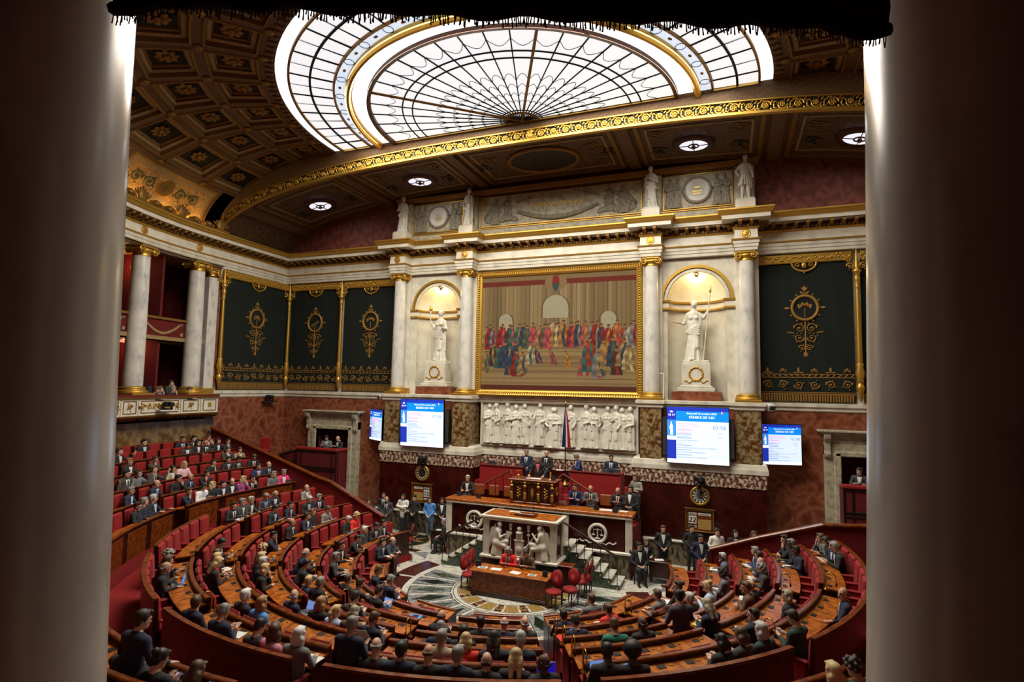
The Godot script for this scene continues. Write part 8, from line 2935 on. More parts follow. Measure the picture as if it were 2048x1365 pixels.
func make_body(key: String) -> void:
	var P: Array = POSES[key]
	var stand := int(key) >= 8
	var hip := 0.92 if stand else 0.55
	var up := 0.37 if stand else 0.0
	var lean: float = P[0]
	var tilt := func(p: Vector3) -> Vector3:
		return Vector3(0, hip, 0) + Basis(Vector3.RIGHT, lean) * (p - Vector3(0, hip, 0))
	var F := Field.new(Vector3(-0.62, -0.02, -0.26), Vector3(0.62, 1.5 if stand else 1.14, 0.82), 0.024)
	F.cap(Vector3(0, hip - 0.02, 0), tilt.call(Vector3(0, hip + 0.16, 0)), 0.155, 0.15, 0.06, 0, Vector3(1.08, 1, 0.8))
	F.cap(tilt.call(Vector3(0, hip + 0.2, 0.0)), tilt.call(Vector3(0, hip + 0.40, 0.0)), 0.15, 0.155, 0.06, 0, Vector3(1.15, 1, 0.76))
	var sh := [tilt.call(Vector3(0.185, hip + 0.455, -0.005)), tilt.call(Vector3(-0.185, hip + 0.455, -0.005))]
	F.cap(sh[0], sh[1], 0.072, 0.072, 0.05, 0)
	var nk: Vector3 = tilt.call(Vector3(0, hip + 0.47, 0.0))
	F.cap(nk, nk + Vector3(0, 0.09, 0.015), 0.075, 0.052, 0.03, 2)
	# shirt front and tie, laid on the chest before the arms cross it
	var zof := func(x: float, y: float) -> float:
		var z := 0.6
		while z > -0.2 and F.at(Vector3(x, y, z)) > 0.004:
			z -= 0.008
		return z
	var strip := func(ws: Array, off: float) -> MB:
		var m := MB.new()
		var rows := []
		for q in ws:
			var c: Vector3 = tilt.call(Vector3(0, q[0], 0.0))
			var row := PackedVector3Array()
			for j in 5:
				var x: float = (j / 2.0 - 1.0) * q[1]
				row.append(Vector3(x, c.y, zof.call(x, c.y) + off))
			rows.append(row)
		m.sheet(rows)
		return m
	var y0 := hip + 0.17
	var shirt: MB = strip.call([[y0, 0.006], [y0 + 0.1, 0.03], [y0 + 0.2, 0.055], [y0 + 0.29, 0.068], [y0 + 0.325, 0.07]], 0.008)
	var tie: MB = strip.call([[y0 + 0.01, 0.018], [y0 + 0.12, 0.028], [y0 + 0.24, 0.022], [y0 + 0.27, 0.017], [y0 + 0.30, 0.027]], 0.016)
	var scarf := MB.new()
	var pts := []
	for j in 13:
		var a := TAU * j / 12
		pts.append(nk + Vector3(sin(a) * 0.085, 0.04 + 0.02 * cos(a), cos(a) * 0.08 + 0.01))
	scarf.tube(pts, 0.03, 6, false)
	scarf.tube([nk + Vector3(0.03, 0.02, 0.09), tilt.call(Vector3(0.05, hip + 0.28, 0.17))], [0.03, 0.035], 6)
	# arms
	for s in 2:
		var el: Vector3 = P[3 + s * 3]
		var wr: Vector3 = P[4 + s * 3]
		F.cap(sh[s], el, 0.064, 0.052, 0.035, 0)
		F.cap(el, el.lerp(wr, 0.86), 0.052, 0.038, 0.015, 0)
		F.cap(el.lerp(wr, 0.8), wr, 0.028, 0.025, 0.008, 2)
	# legs
	for s in 2:
		var e := 1.0 if s == 0 else -1.0
		if stand:
			F.cap(Vector3(e * 0.09, hip - 0.04, 0), Vector3(e * 0.095, 0.5, 0.015), 0.1, 0.068, 0.04, 1)
			F.cap(Vector3(e * 0.095, 0.5, 0.015), Vector3(e * 0.1, 0.1, -0.02), 0.066, 0.05, 0.02, 1)
			F.cap(Vector3(e * 0.1, 0.045, -0.04), Vector3(e * 0.125, 0.035, 0.14), 0.045, 0.036, 0.015, 3)
		else:
			F.cap(Vector3(e * 0.09, 0.53, 0.02), Vector3(e * 0.11, 0.52, 0.36), 0.098, 0.072, 0.04, 1)
			F.cap(Vector3(e * 0.11, 0.52, 0.36), Vector3(e * 0.11, 0.1, 0.33), 0.066, 0.048, 0.02, 1)
			F.cap(Vector3(e * 0.11, 0.045, 0.31), Vector3(e * 0.125, 0.035, 0.48), 0.045, 0.036, 0.015, 3)
	if stand:
		F.cap(Vector3(0, hip - 0.12, 0), Vector3(0, hip + 0.1, 0), 0.155, 0.15, 0.04, 0, Vector3(1.05, 1, 0.78))
	var out := {}
	F.mesh_to(out)
	for s in 2:
		var wr: Vector3 = P[4 + s * 3]
		var dr: Vector3 = P[5 + s * 3].normalized()
		var b := Basis.looking_at(-dr, Vector3.UP if absf(dr.y) < 0.85 else Vector3.BACK)
		out[2].add(hand_mb, Transform3D(b * Basis.from_scale(Vector3(1 if s == 0 else -1, 1, 1)), wr))
	var hb := Basis(Vector3.UP, P[1]) * Basis(Vector3.RIGHT, P[2])
	var hx := Transform3D(hb, nk + Vector3(0, 0.165, 0.035) + Basis(Vector3.RIGHT, lean * 0.6) * Vector3(0, 0.04, 0) + Vector3(0, 0, 0.02 + P[2] * 0.05))
	for id in head_parts:
		if not out.has(id):
			out[id] = MB.new()
		out[id].add(head_parts[id], hx)
	var am := ArrayMesh.new()
	for id in 6:
		am.add_surface_from_arrays(Mesh.PRIMITIVE_TRIANGLES, out[id].arrays())
	bodies[key] = {"mesh": am, "head": hx, "shirt": shirt.mesh(), "tie": tie.mesh(), "scarf": scarf.mesh()}

const CLOTH := {"black": Color(0.017, 0.017, 0.019), "charcoal": Color(0.045, 0.046, 0.05), "navy": Color(0.014, 0.02, 0.045), "blue": Color(0.022, 0.035, 0.13), "grey": Color(0.15, 0.15, 0.155), "tweed": Color(0.24, 0.22, 0.19), "beige": Color(0.42, 0.35, 0.24), "tan": Color(0.36, 0.25, 0.13), "olive": Color(0.06, 0.055, 0.03), "pink": Color(0.72, 0.47, 0.52), "rose": Color(0.55, 0.22, 0.26), "hotpink": Color(0.75, 0.04, 0.18), "white": Color(0.78, 0.77, 0.72), "wine": Color(0.22, 0.012, 0.02), "red": Color(0.68, 0.03, 0.02), "magenta": Color(0.35, 0.06, 0.22), "skyblue": Color(0.08, 0.25, 0.62), "paleblue": Color(0.42, 0.52, 0.68), "brown": Color(0.12, 0.065, 0.035), "green": Color(0.02, 0.17, 0.13), "darkgreen": Color(0.022, 0.045, 0.04), "steel": Color(0.1, 0.14, 0.2), "pattern": Color(0.05, 0.035, 0.05), "lilac": Color(0.62, 0.6, 0.75), "gold": Color(0.6, 0.45, 0.15), "scarlet": Color(0.65, 0.03, 0.02), "stripe": Color(0.35, 0.36, 0.4)}
const HAIRC := {"black": Color(0.012, 0.01, 0.009), "dark": Color(0.03, 0.02, 0.013), "brown": Color(0.085, 0.048, 0.024), "auburn": Color(0.2, 0.065, 0.025), "ginger": Color(0.30, 0.15, 0.06), "blond": Color(0.50, 0.36, 0.17), "ash": Color(0.30, 0.25, 0.17), "grey": Color(0.22, 0.215, 0.20), "silver": Color(0.42, 0.42, 0.41), "white": Color(0.64, 0.63, 0.6)}

func lin(key: String, c: Color, rough: float) -> Material:
	if not M.has(key):
		mt(key, c.linear_to_srgb(), rough)
		if rough > 0.8:
			M[key].rim_enabled = true
			M[key].rim = 0.12
			M[key].rim_tint = 0.5
	return M[key]

var glasses_mesh: ArrayMesh

func person(label: String, group: String, x: Transform3D, pose: String, jacket: String, shirt: String, tie: String, hair: String, hairc: String, extra: Array, trousers := "") -> Node3D:
	if not bodies.has(pose):
		make_body(pose)
	var B: Dictionary = bodies[pose]
	var o := thing("person", label, "person", Vector3.ZERO, 0.0, group)
	o.transform = x
	var b := MeshInstance3D.new()
	b.name = "body"
	b.mesh = B.mesh
	o.add_child(b)
	var j := lin("cloth_" + jacket, CLOTH[jacket], 0.85)
	var tone: Color = [Color(0.58, 0.34, 0.24), Color(0.52, 0.29, 0.19), Color(0.62, 0.39, 0.29), Color(0.48, 0.27, 0.18)][rng.randi() % 4]
	if extra.has("deep"):
		tone = Color(0.085, 0.042, 0.025)
	var sk := lin("skin_%s" % tone.to_html(false), tone, 0.6)
	b.set_surface_override_material(0, j)
	b.set_surface_override_material(1, lin("cloth_" + trousers, CLOTH[trousers], 0.85) if trousers else (j if CLOTH[jacket].get_luminance() < 0.06 else lin("cloth_charcoal", CLOTH.charcoal, 0.85)))
	b.set_surface_override_material(2, sk)
	b.set_surface_override_material(3, M.black_leather)
	b.set_surface_override_material(4, lin("hair_dark", HAIRC.dark, 0.6))
	b.set_surface_override_material(5, lin("lips", Color(0.36, 0.13, 0.11) if not extra.has("deep") else Color(0.1, 0.04, 0.035), 0.6))
	if shirt == "magenta" or shirt == "scarlet" or shirt == "gold":
		put(B.scarf, "scarf" if shirt != "gold" else "chain_of_office", lin("cloth_" + shirt, CLOTH[shirt], 0.85), o)
	elif shirt != "-":
		put(B.shirt, "shirt_front", lin("shirt_" + shirt, {"white": Color(0.74, 0.74, 0.73), "blue": Color(0.42, 0.53, 0.72), "lilac": Color(0.6, 0.58, 0.72), "rose": Color(0.6, 0.12, 0.18)}[shirt], 0.8), o)
	if tie != "-":
		put(B.tie, "tie", lin("tie_" + tie, {"black": Color(0.015, 0.015, 0.017), "navy": Color(0.02, 0.03, 0.09), "blue": Color(0.03, 0.08, 0.4), "red": Color(0.35, 0.03, 0.03), "tan": Color(0.4, 0.3, 0.18), "pink": Color(0.6, 0.25, 0.3)}[tie], 0.6), o)
	var hx: Transform3D = B.head
	put(hairs[hair], "hair", lin("hair_" + hairc, HAIRC[hairc], 0.55), o, hx.origin, hx.basis)
	if extra.has("beard"):
		put(hairs.beard, "beard", lin("hair_" + hairc, HAIRC[hairc], 0.6), o, hx.origin, hx.basis)
	if extra.has("glasses"):
		if glasses_mesh == null:
			var g := MB.new()
			for e in [-1, 1]:
				var pts := []
				for q in 13:
					pts.append(Vector3(e * 0.034 + cos(TAU * q / 12) * 0.024, 0.003 + sin(TAU * q / 12) * 0.018, 0.104 - 0.012))
				g.tube(pts, 0.0035, 4, false)
				g.tube([Vector3(e * 0.058, 0.008, 0.09), Vector3(e * 0.082, 0.008, -0.01)], 0.003, 4)
			g.tube([Vector3(-0.01, 0.006, 0.1), Vector3(0.01, 0.006, 0.1)], 0.0035, 4)
			glasses_mesh = g.mesh()
		put(glasses_mesh, "glasses", M.black_plastic, o, hx.origin, hx.basis)
	return o

const POSE_TEXT := {"0": "hands on desk", "1": "looking down at hands", "2": "chin on hand", "3": "arms folded", "4": "hands in lap", "5": "head turned aside", "6": "one arm raised", "7": "bent forward", "8": "hands clasped", "9": "leaning forward standing", "10": "standing with papers", "11": "arms crossed"}

func hair_text(style: String, c: String) -> String:
	if style == "bald":
		return "balding"
	var cc: String = {"dark": "dark", "black": "black"}.get(c, c)
	return "%s-haired" % cc if style == "short" else "%s-%s" % [cc, {"bob": "bobbed", "long": "longhaired", "ponytail": "ponytailed", "bun": "bunned", "curly": "curled", "afro": "afro-haired"}[style]]

func seated_people() -> void:
	for line in PEOPLE:
		var t: PackedStringArray = line.split(" ")
		var i := int(t[0])
		var a := rad(float(t[1]))
		var w := clampi(int((float(t[1]) + 97.0) / 25.0), 0, 7)
		var extra := []
		for q in range(8, t.size()):
			extra.append(t[q])
		var f := row_f(i)
		var r := row_r2(i) - 0.3
		var turn := a + PI + rng.randf_range(-0.22, 0.22)
		var sc := rng.randf_range(0.96, 1.03)
		var mir := -1.0 if rng.randf() < 0.4 and not (t[2] in ["5", "6"]) else 1.0
		var x := Transform3D(Basis(Vector3.UP, turn) * Basis.from_scale(Vector3(sc * mir, sc, sc)), rpol(i, r, a, f + 0.0))
		var lab := "%s person in %s, %s, %s row, %s wedge from sceptre statue" % [hair_text(t[6], t[7]), t[3], POSE_TEXT[t[2]], ORD[i], ORD[w]]
		person(lab, "deputies on the benches", x, t[2], t[3], t[4], t[5], t[6], t[7], extra)

# bench row, angle round the chamber, pose, jacket, shirt, tie, hair, hair colour, more
const PEOPLE := [
	"0 -83.9 7 charcoal - - bald brown",
	"0 -78.2 0 navy white navy short dark",
	"0 -40.3 1 navy white - short brown",
	"0 -28.2 1 navy white - short grey",
	"0 46.7 2 grey blue - short brown",
	"1 -97.3 0 charcoal white - short black",
	"1 -92.6 1 black white pink short black",
	"1 -87.3 4 charcoal - - short white",
	"1 -77.1 7 black white - short black",
	"1 -65.8 0 black white - short dark",
	"1 -52.1 0 charcoal white - short grey glasses",
	"1 -31.8 0 black - - short brown",
	"1 -27.1 7 charcoal white - short dark",
	"1 -16.9 1 black white - short dark",
	"1 33.1 0 navy blue - short dark",
	"1 45.1 0 red - - bun brown",
	"1 62.4 0 grey - - short brown",
	"1 71.5 5 black white - bun dark glasses",
	"2 -93.8 1 red - - curly blond",
	"2 -89.7 1 black - - short silver",
	"2 -51.4 7 navy - - bald grey",
	"2 -42.6 7 black - - short black",
	"2 -30.4 5 navy white - short blond glasses",
	"2 -26.4 2 black - - short grey",
	"2 -12.8 1 charcoal white - short dark",
	"2 7.4 1 navy white - bald dark",
	"2 15.5 0 black white - short black",
	"2 19.6 1 navy white - bald grey",
	"2 23.6 0 charcoal - - bald grey",
	"2 33.4 1 navy - - short dark",
	"2 62.1 0 black - - short silver",
	"2 71.2 1 paleblue - - bun blond",
	"2 82.9 0 grey magenta - curly dark deep",
	"2 98.6 0 steel - - short silver beard deep",
	"3 -90.9 1 tweed - - short brown",
	"3 -85.6 4 black - - bob auburn",
	"3 -82.0 3 navy white - short dark beard",
	"3 -75.8 4 black white black bald dark",
	"3 -62.2 2 navy - - short black",
	"3 -50.8 1 wine - - curly blond",
	"3 -43.2 2 black - - long blond",
	"3 -39.6 2 navy blue - short silver",
	"3 -36.1 2 black - - bob blond",
	"3 -18.2 5 navy - - bald grey",
	"3 -11.5 0 black - - long ginger",
	"3 -7.9 0 paleblue - - ponytail blond",
	"3 -4.4 1 brown - - bob ash",
	"3 -0.8 1 navy white - short brown",
	"3 10.8 1 navy - - short grey",
	"3 14.4 0 black - - long dark",
	"3 37.3 1 green - - short brown",
	"3 42.1 0 black - - bald black deep",
	"3 49.2 10 pattern - - bun black",
	"3 56.8 1 navy - - long ash",
	"3 70.6 3 brown blue red short brown beard",
	"3 74.2 2 black - - bald dark",
	"3 85.8 0 charcoal - - curly grey glasses",
	"3 89.4 3 navy - - bald brown",
	"3 93.9 3 darkgreen blue - short dark glasses",
	"3 99.0 3 blue white - short grey",
	"4 -96.2 0 navy white red short grey",
	"4 -92.3 1 black blue - short silver",
	"4 -85.7 0 navy white pink short black",
	"4 -79.4 1 black blue - short black",
	"4 -50.4 1 navy white navy short black",
	"4 -43.6 2 charcoal - - bob brown",
	"4 -40.5 2 olive white - short blond",
	"4 -37.3 1 black scarlet - long blond",
	"4 -18.6 4 black blue navy short white",
	"4 -14.2 4 skyblue - - bob ginger",
	"4 13.4 0 beige - - short grey",
	"4 16.5 1 red - - bob blond",
	"4 19.7 1 black - - long dark",
	"4 22.8 1 navy - - short silver",
	"4 56.4 5 navy - - short dark",
	"4 66.8 4 black - - bob ash",
	"4 95.3 0 navy - - short black deep",
	"4 99.0 0 black - - short grey deep",
	"4 102.2 2 black - - bob dark",
	"5 -98.2 0 tweed white - bald brown",
	"5 -88.3 1 navy white - bald grey glasses",
	"5 -85.4 1 charcoal blue blue short grey",
	"5 -80.8 0 charcoal white - short silver",
	"5 -77.9 0 charcoal white tan short grey glasses",
	"5 -75.1 0 black white black short dark",
	"5 -39.4 1 black - - curly grey glasses",
	"5 -36.6 2 black blue - short brown",
	"5 -33.8 0 black - - bald grey",
	"5 -17.1 5 navy - - short brown glasses",
	"5 -12.1 1 navy white - short grey",
	"5 -5.7 1 charcoal white - short black",
	"5 -2.9 5 rose - - long brown",
	"5 -0.1 0 grey - - bob white",
	"5 6.1 10 navy - - short grey",
	"5 8.7 1 charcoal - - bald grey",
	"5 11.4 0 navy - - short black",
	"5 14.1 1 black - - bald brown",
	"5 16.8 0 navy white - short grey",
	"5 19.5 0 black - - bald dark",
	"5 22.2 1 black - - long blond",
	"5 24.9 5 black - - bald black deep",
	"5 31.1 1 black - - short black deep",
	"5 33.9 1 black - - afro black deep",
	"5 44.3 1 black - - bob black",
	"5 47.1 1 charcoal white - bob brown",
	"5 49.9 0 darkgreen - - bob silver",
	"5 56.1 1 darkgreen white - short dark",
	"5 69.6 5 navy blue - bald brown",
	"5 93.1 1 black white - short grey glasses",
	"5 96.1 0 navy blue - short grey",
	"5 98.9 1 black - - bob dark",
	"5 101.7 2 grey - - bob brown",
	"6 -101.1 0 hotpink white - short grey glasses",
	"6 -98.6 0 grey - - bob grey",
	"6 -93.2 2 black white black short black glasses",
	"6 -90.8 2 magenta - - long blond",
	"6 -88.4 0 black white - bald dark",
	"6 -86.1 0 navy white - short black",
	"6 -83.4 3 black - - bob blond",
	"6 -81.0 1 white blue - long dark",
	"6 -77.2 2 navy blue - short brown beard",
	"6 -69.4 5 black blue - short silver",
	"6 -67.1 5 navy - - short grey",
	"6 -64.7 0 black - - short dark glasses",
	"6 -7.9 7 black - - short brown",
	"6 -5.5 9 navy white - short dark",
	"6 -3.1 1 black white - bun black",
	"6 0.4 1 black - - long brown",
	"6 45.4 0 black - - bob blond",
	"6 47.9 1 darkgreen - - curly dark",
	"6 101.1 3 black white - short black",
	"7 -100.3 0 navy white black bald dark",
	"7 -98.1 0 blue white red short dark",
	"7 -86.3 2 black magenta - bun dark",
	"7 -82.6 0 navy blue navy bald brown beard",
	"7 -80.0 2 black - - short black",
	"7 -75.2 0 navy white blue bald brown",
	"7 -69.6 0 navy blue - short grey",
	"8 -99.7 1 black white red short brown",
	"8 -96.4 1 black white black short black",
	"8 -94.3 0 black white black short black",
	"8 -91.3 0 black gold navy short dark",
	"8 -85.3 0 pink - - long blond",
	"8 -82.7 2 beige white - long black",
	"8 -79.2 6 charcoal white black short brown",
	"8 -76.3 6 grey - - long dark glasses",
	"8 -74.2 4 charcoal white black short dark",
	"9 -99.1 2 tan white - bun brown",
	"9 -96.7 2 charcoal blue - short brown",
	"9 -82.7 2 olive - - bun brown",
	"9 -78.5 4 black white - short ginger",
	"10 -98.6 2 navy white - short dark beard",
	"10 -96.8 0 black white - long black",
	"10 -94.9 4 navy white black bald brown",
	"10 -93.1 0 black white - long black",
	"10 -91.3 1 charcoal white - short dark beard",
	"10 -79.5 6 black white - short dark",
	"11 -96.6 2 tan white - short brown",
	"11 -94.2 4 charcoal white - short black",
	"11 -92.1 0 navy white navy short dark",
	"11 -85.7 4 black lilac - short black"]

func other_people() -> void:
	var L := [
		["person in black jacket and pink top standing at the president's desk", 0.08, 2.2, 1.95, 0, "9", "black", "rose", "-", "bob", "ash", [], ""],
		["grey-haired person in navy suit seated behind the sceptre-side red desk", -0.95, 2.6, 0.5, 0, "4", "navy", "white", "navy", "short", "grey", ["glasses"], ""],
		["dark-suited person seated just behind the president", -0.1, 2.6, 0.4, -5, "4", "black", "white", "black", "bald", "dark", [], ""],
		["person in blue suit seated sideways beside the president's steps", 1.4, 2.6, 0.72, -60, "1", "blue", "white", "-", "short", "grey", [], ""],
		["person in navy suit and glasses behind the spear-side red desk", 2.62, 2.6, 0.5, 0, "4", "navy", "white", "navy", "short", "black", ["glasses"], ""],
		["grey-haired usher in black seated at the sceptre end of the secretaries' desk", -2.95, 1.6, 1.95, 5, "0", "black", "white", "-", "short", "silver", [], ""],
		["dark-haired secretary in blue suit with arms folded on the long desk", 1.55, 1.6, 1.9, 0, "3", "blue", "white", "navy", "short", "dark", ["beard"], ""],
		["bald secretary in grey suit looking down at the long desk", 2.12, 1.6, 1.9, 10, "1", "grey", "white", "black", "bald", "brown", [], ""],
		["balding secretary with red tie writing at the long desk", 3.18, 1.6, 1.9, -5, "1", "black", "white", "red", "bald", "dark", ["glasses"], ""],
		["dark-haired person in black at the spear end of the secretaries' desk", 3.55, 1.6, 1.5, -15, "4", "black", "white", "-", "curly", "dark", [], ""],
		["person in grey tweed jacket standing behind the secretaries' desk", 3.68, 1.6, 1.0, -30, "11", "tweed", "-", "-", "long", "brown", [], ""],
		["stenographer in red jacket and blue scarf writing at the table", 0.22, 0.0, 5.32, 0, "1", "red", "blue", "navy", "bob", "grey", ["glasses"], ""],
		["stenographer in dark brown blouse writing at the table", 0.85, 0.0, 5.32, 0, "1", "brown", "-", "-", "bun", "dark", [], ""],
		["tall person in black suit standing behind the bearded man by the handrail", -7.6, 0.0, 1.0, 20, "8", "black", "white", "black", "short", "black", [], ""],
		["bearded person in dark waistcoat and white shirt by the handrail foot", -6.95, 0.0, 1.75, 20, "8", "charcoal", "white", "black", "bald", "dark", ["beard"], ""],
		["person with glasses partly hidden by the sceptre-side handrail", -7.35, 0.0, 2.5, 30, "8", "black", "white", "-", "short", "dark", ["glasses"], ""],
		["person in cream blouse and dark trousers standing with folded arms", -6.6, 0.0, 0.95, 5, "11", "white", "-", "-", "long", "dark", [], "black"],
		["person all in black standing with clasped hands under the calendar", -6.0, 0.0, 1.0, 5, "8", "black", "-", "-", "bun", "black", [], ""],
		["person in bright blue sweater and jeans standing by the wall", -5.2, 0.0, 1.05, 10, "8", "skyblue", "-", "-", "long", "brown", ["glasses"], "steel"],
		["usher in black suit standing next to the person in jeans", -4.65, 0.0, 0.95, 20, "8", "black", "white", "-", "short", "dark", ["glasses"], ""],
		["white-haired usher in black seated at the foot of the sceptre-side stair", -3.52, 0.0, 2.85, -70, "4", "black", "white", "-", "short", "silver", ["glasses"], ""],
		["usher in gold-collared tailcoat standing with clasped hands", 4.75, 0.0, 1.85, 15, "8", "black", "white", "-", "short", "brown", [], ""],
		["usher in black skirt suit seated in front of her colleague", 4.1, 0.0, 3.12, 25, "4", "black", "white", "-", "bun", "black", ["glasses"], ""],
		["grey-haired usher in black seated behind the small desk", 4.2, 0.0, 2.35, 20, "0", "black", "white", "-", "short", "grey", [], ""],
		["person in dark trouser suit standing before the spear-side calendar", 5.7, 0.0, 1.35, 20, "8", "black", "-", "-", "bun", "dark", [], ""],
		["person in dark jacket and open white shirt standing by the handrail end", 6.05, 0.0, 2.6, 25, "8", "navy", "white", "-", "short", "dark", ["glasses"], ""],
		["person in white blouse standing below the spear-side calendar", 6.55, 0.0, 1.5, 25, "8", "white", "-", "-", "bun", "dark", [], "black"],
		["person in black suit and white scarf behind the spear-side handrail", 7.15, 0.0, 1.4, 25, "8", "black", "white", "-", "bob", "black", [], ""],
		["brown-haired person in dark top behind the spear-side handrail", 7.75, 0.0, 1.3, 25, "8", "charcoal", "-", "-", "long", "brown", [], ""],
		["dark-haired person half hidden below the sceptre-side velvet box", -10.3, 0.0, 1.2, 30, "8", "black", "-", "-", "short", "black", [], ""],
		["person with glasses below the sceptre-side velvet box", -10.85, 0.0, 1.0, 30, "8", "navy", "white", "-", "short", "dark", ["glasses"], ""],
		["person in grey jacket writing in the sceptre-side velvet box", -11.95, 2.62, -0.3, 25, "1", "grey", "white", "navy", "short", "dark", [], ""],
		["person in black with white collar in the sceptre-side velvet box", -11.15, 2.62, -0.3, -10, "1", "black", "white", "-", "bald", "dark", [], ""],
		["person in dark grey suit leaning on the spear-side velvet box", 11.3, 2.58, -0.3, -10, "3", "charcoal", "white", "-", "curly", "dark", [], ""]]
	for q in L:
		var x := Transform3D(Basis(Vector3.UP, rad(q[4])), Vector3(q[1], q[2], q[3]))
		person(q[0], "people round the platform", x, q[5], q[6], q[7], q[8], q[9], q[10], q[11], q[12])
	var G := [[-75.6, 15.05, "black", "bob", "grey", "2", ["glasses"], "grey-haired visitor in black with green lanyard leaning on the parapet"], [-79.2, 15.05, "charcoal", "short", "brown", "7", [], "visitor bent forward at the parapet between the gallery columns"], [-80.4, 15.05, "grey", "long", "brown", "2", [], "visitor in grey sweater with chin on hand at the parapet"], [-81.7, 15.6, "black", "bun", "black", "4", [], "visitor in black with green lanyard in the second gallery row"], [-80.9, 16.1, "stripe", "bald", "grey", "4", [], "bald visitor in striped sweater standing higher at the back of the gallery"], [-82.9, 15.05, "black", "short", "grey", "2", ["glasses"], "visitor in black with hand at mouth at the parapet"], [-84.4, 15.6, "darkgreen", "short", "dark", "2", [], "dark-haired visitor in dark green in the second gallery row"], [-85.6, 15.05, "navy", "short", "brown", "7", [], "visitor in navy with folded arms on the red parapet top"]]
	for q in G:
		var a := rad(q[0])
		var y: float = {15.05: 5.0, 15.6: 5.25, 16.1: 5.6}[q[1]]
		person(q[7], "visitors in the gallery", Transform3D(Basis(Vector3.UP, a + PI + 0.25), dpol(q[1], a, y)), q[5], q[2], "-", "-", q[3], q[4], q[6])

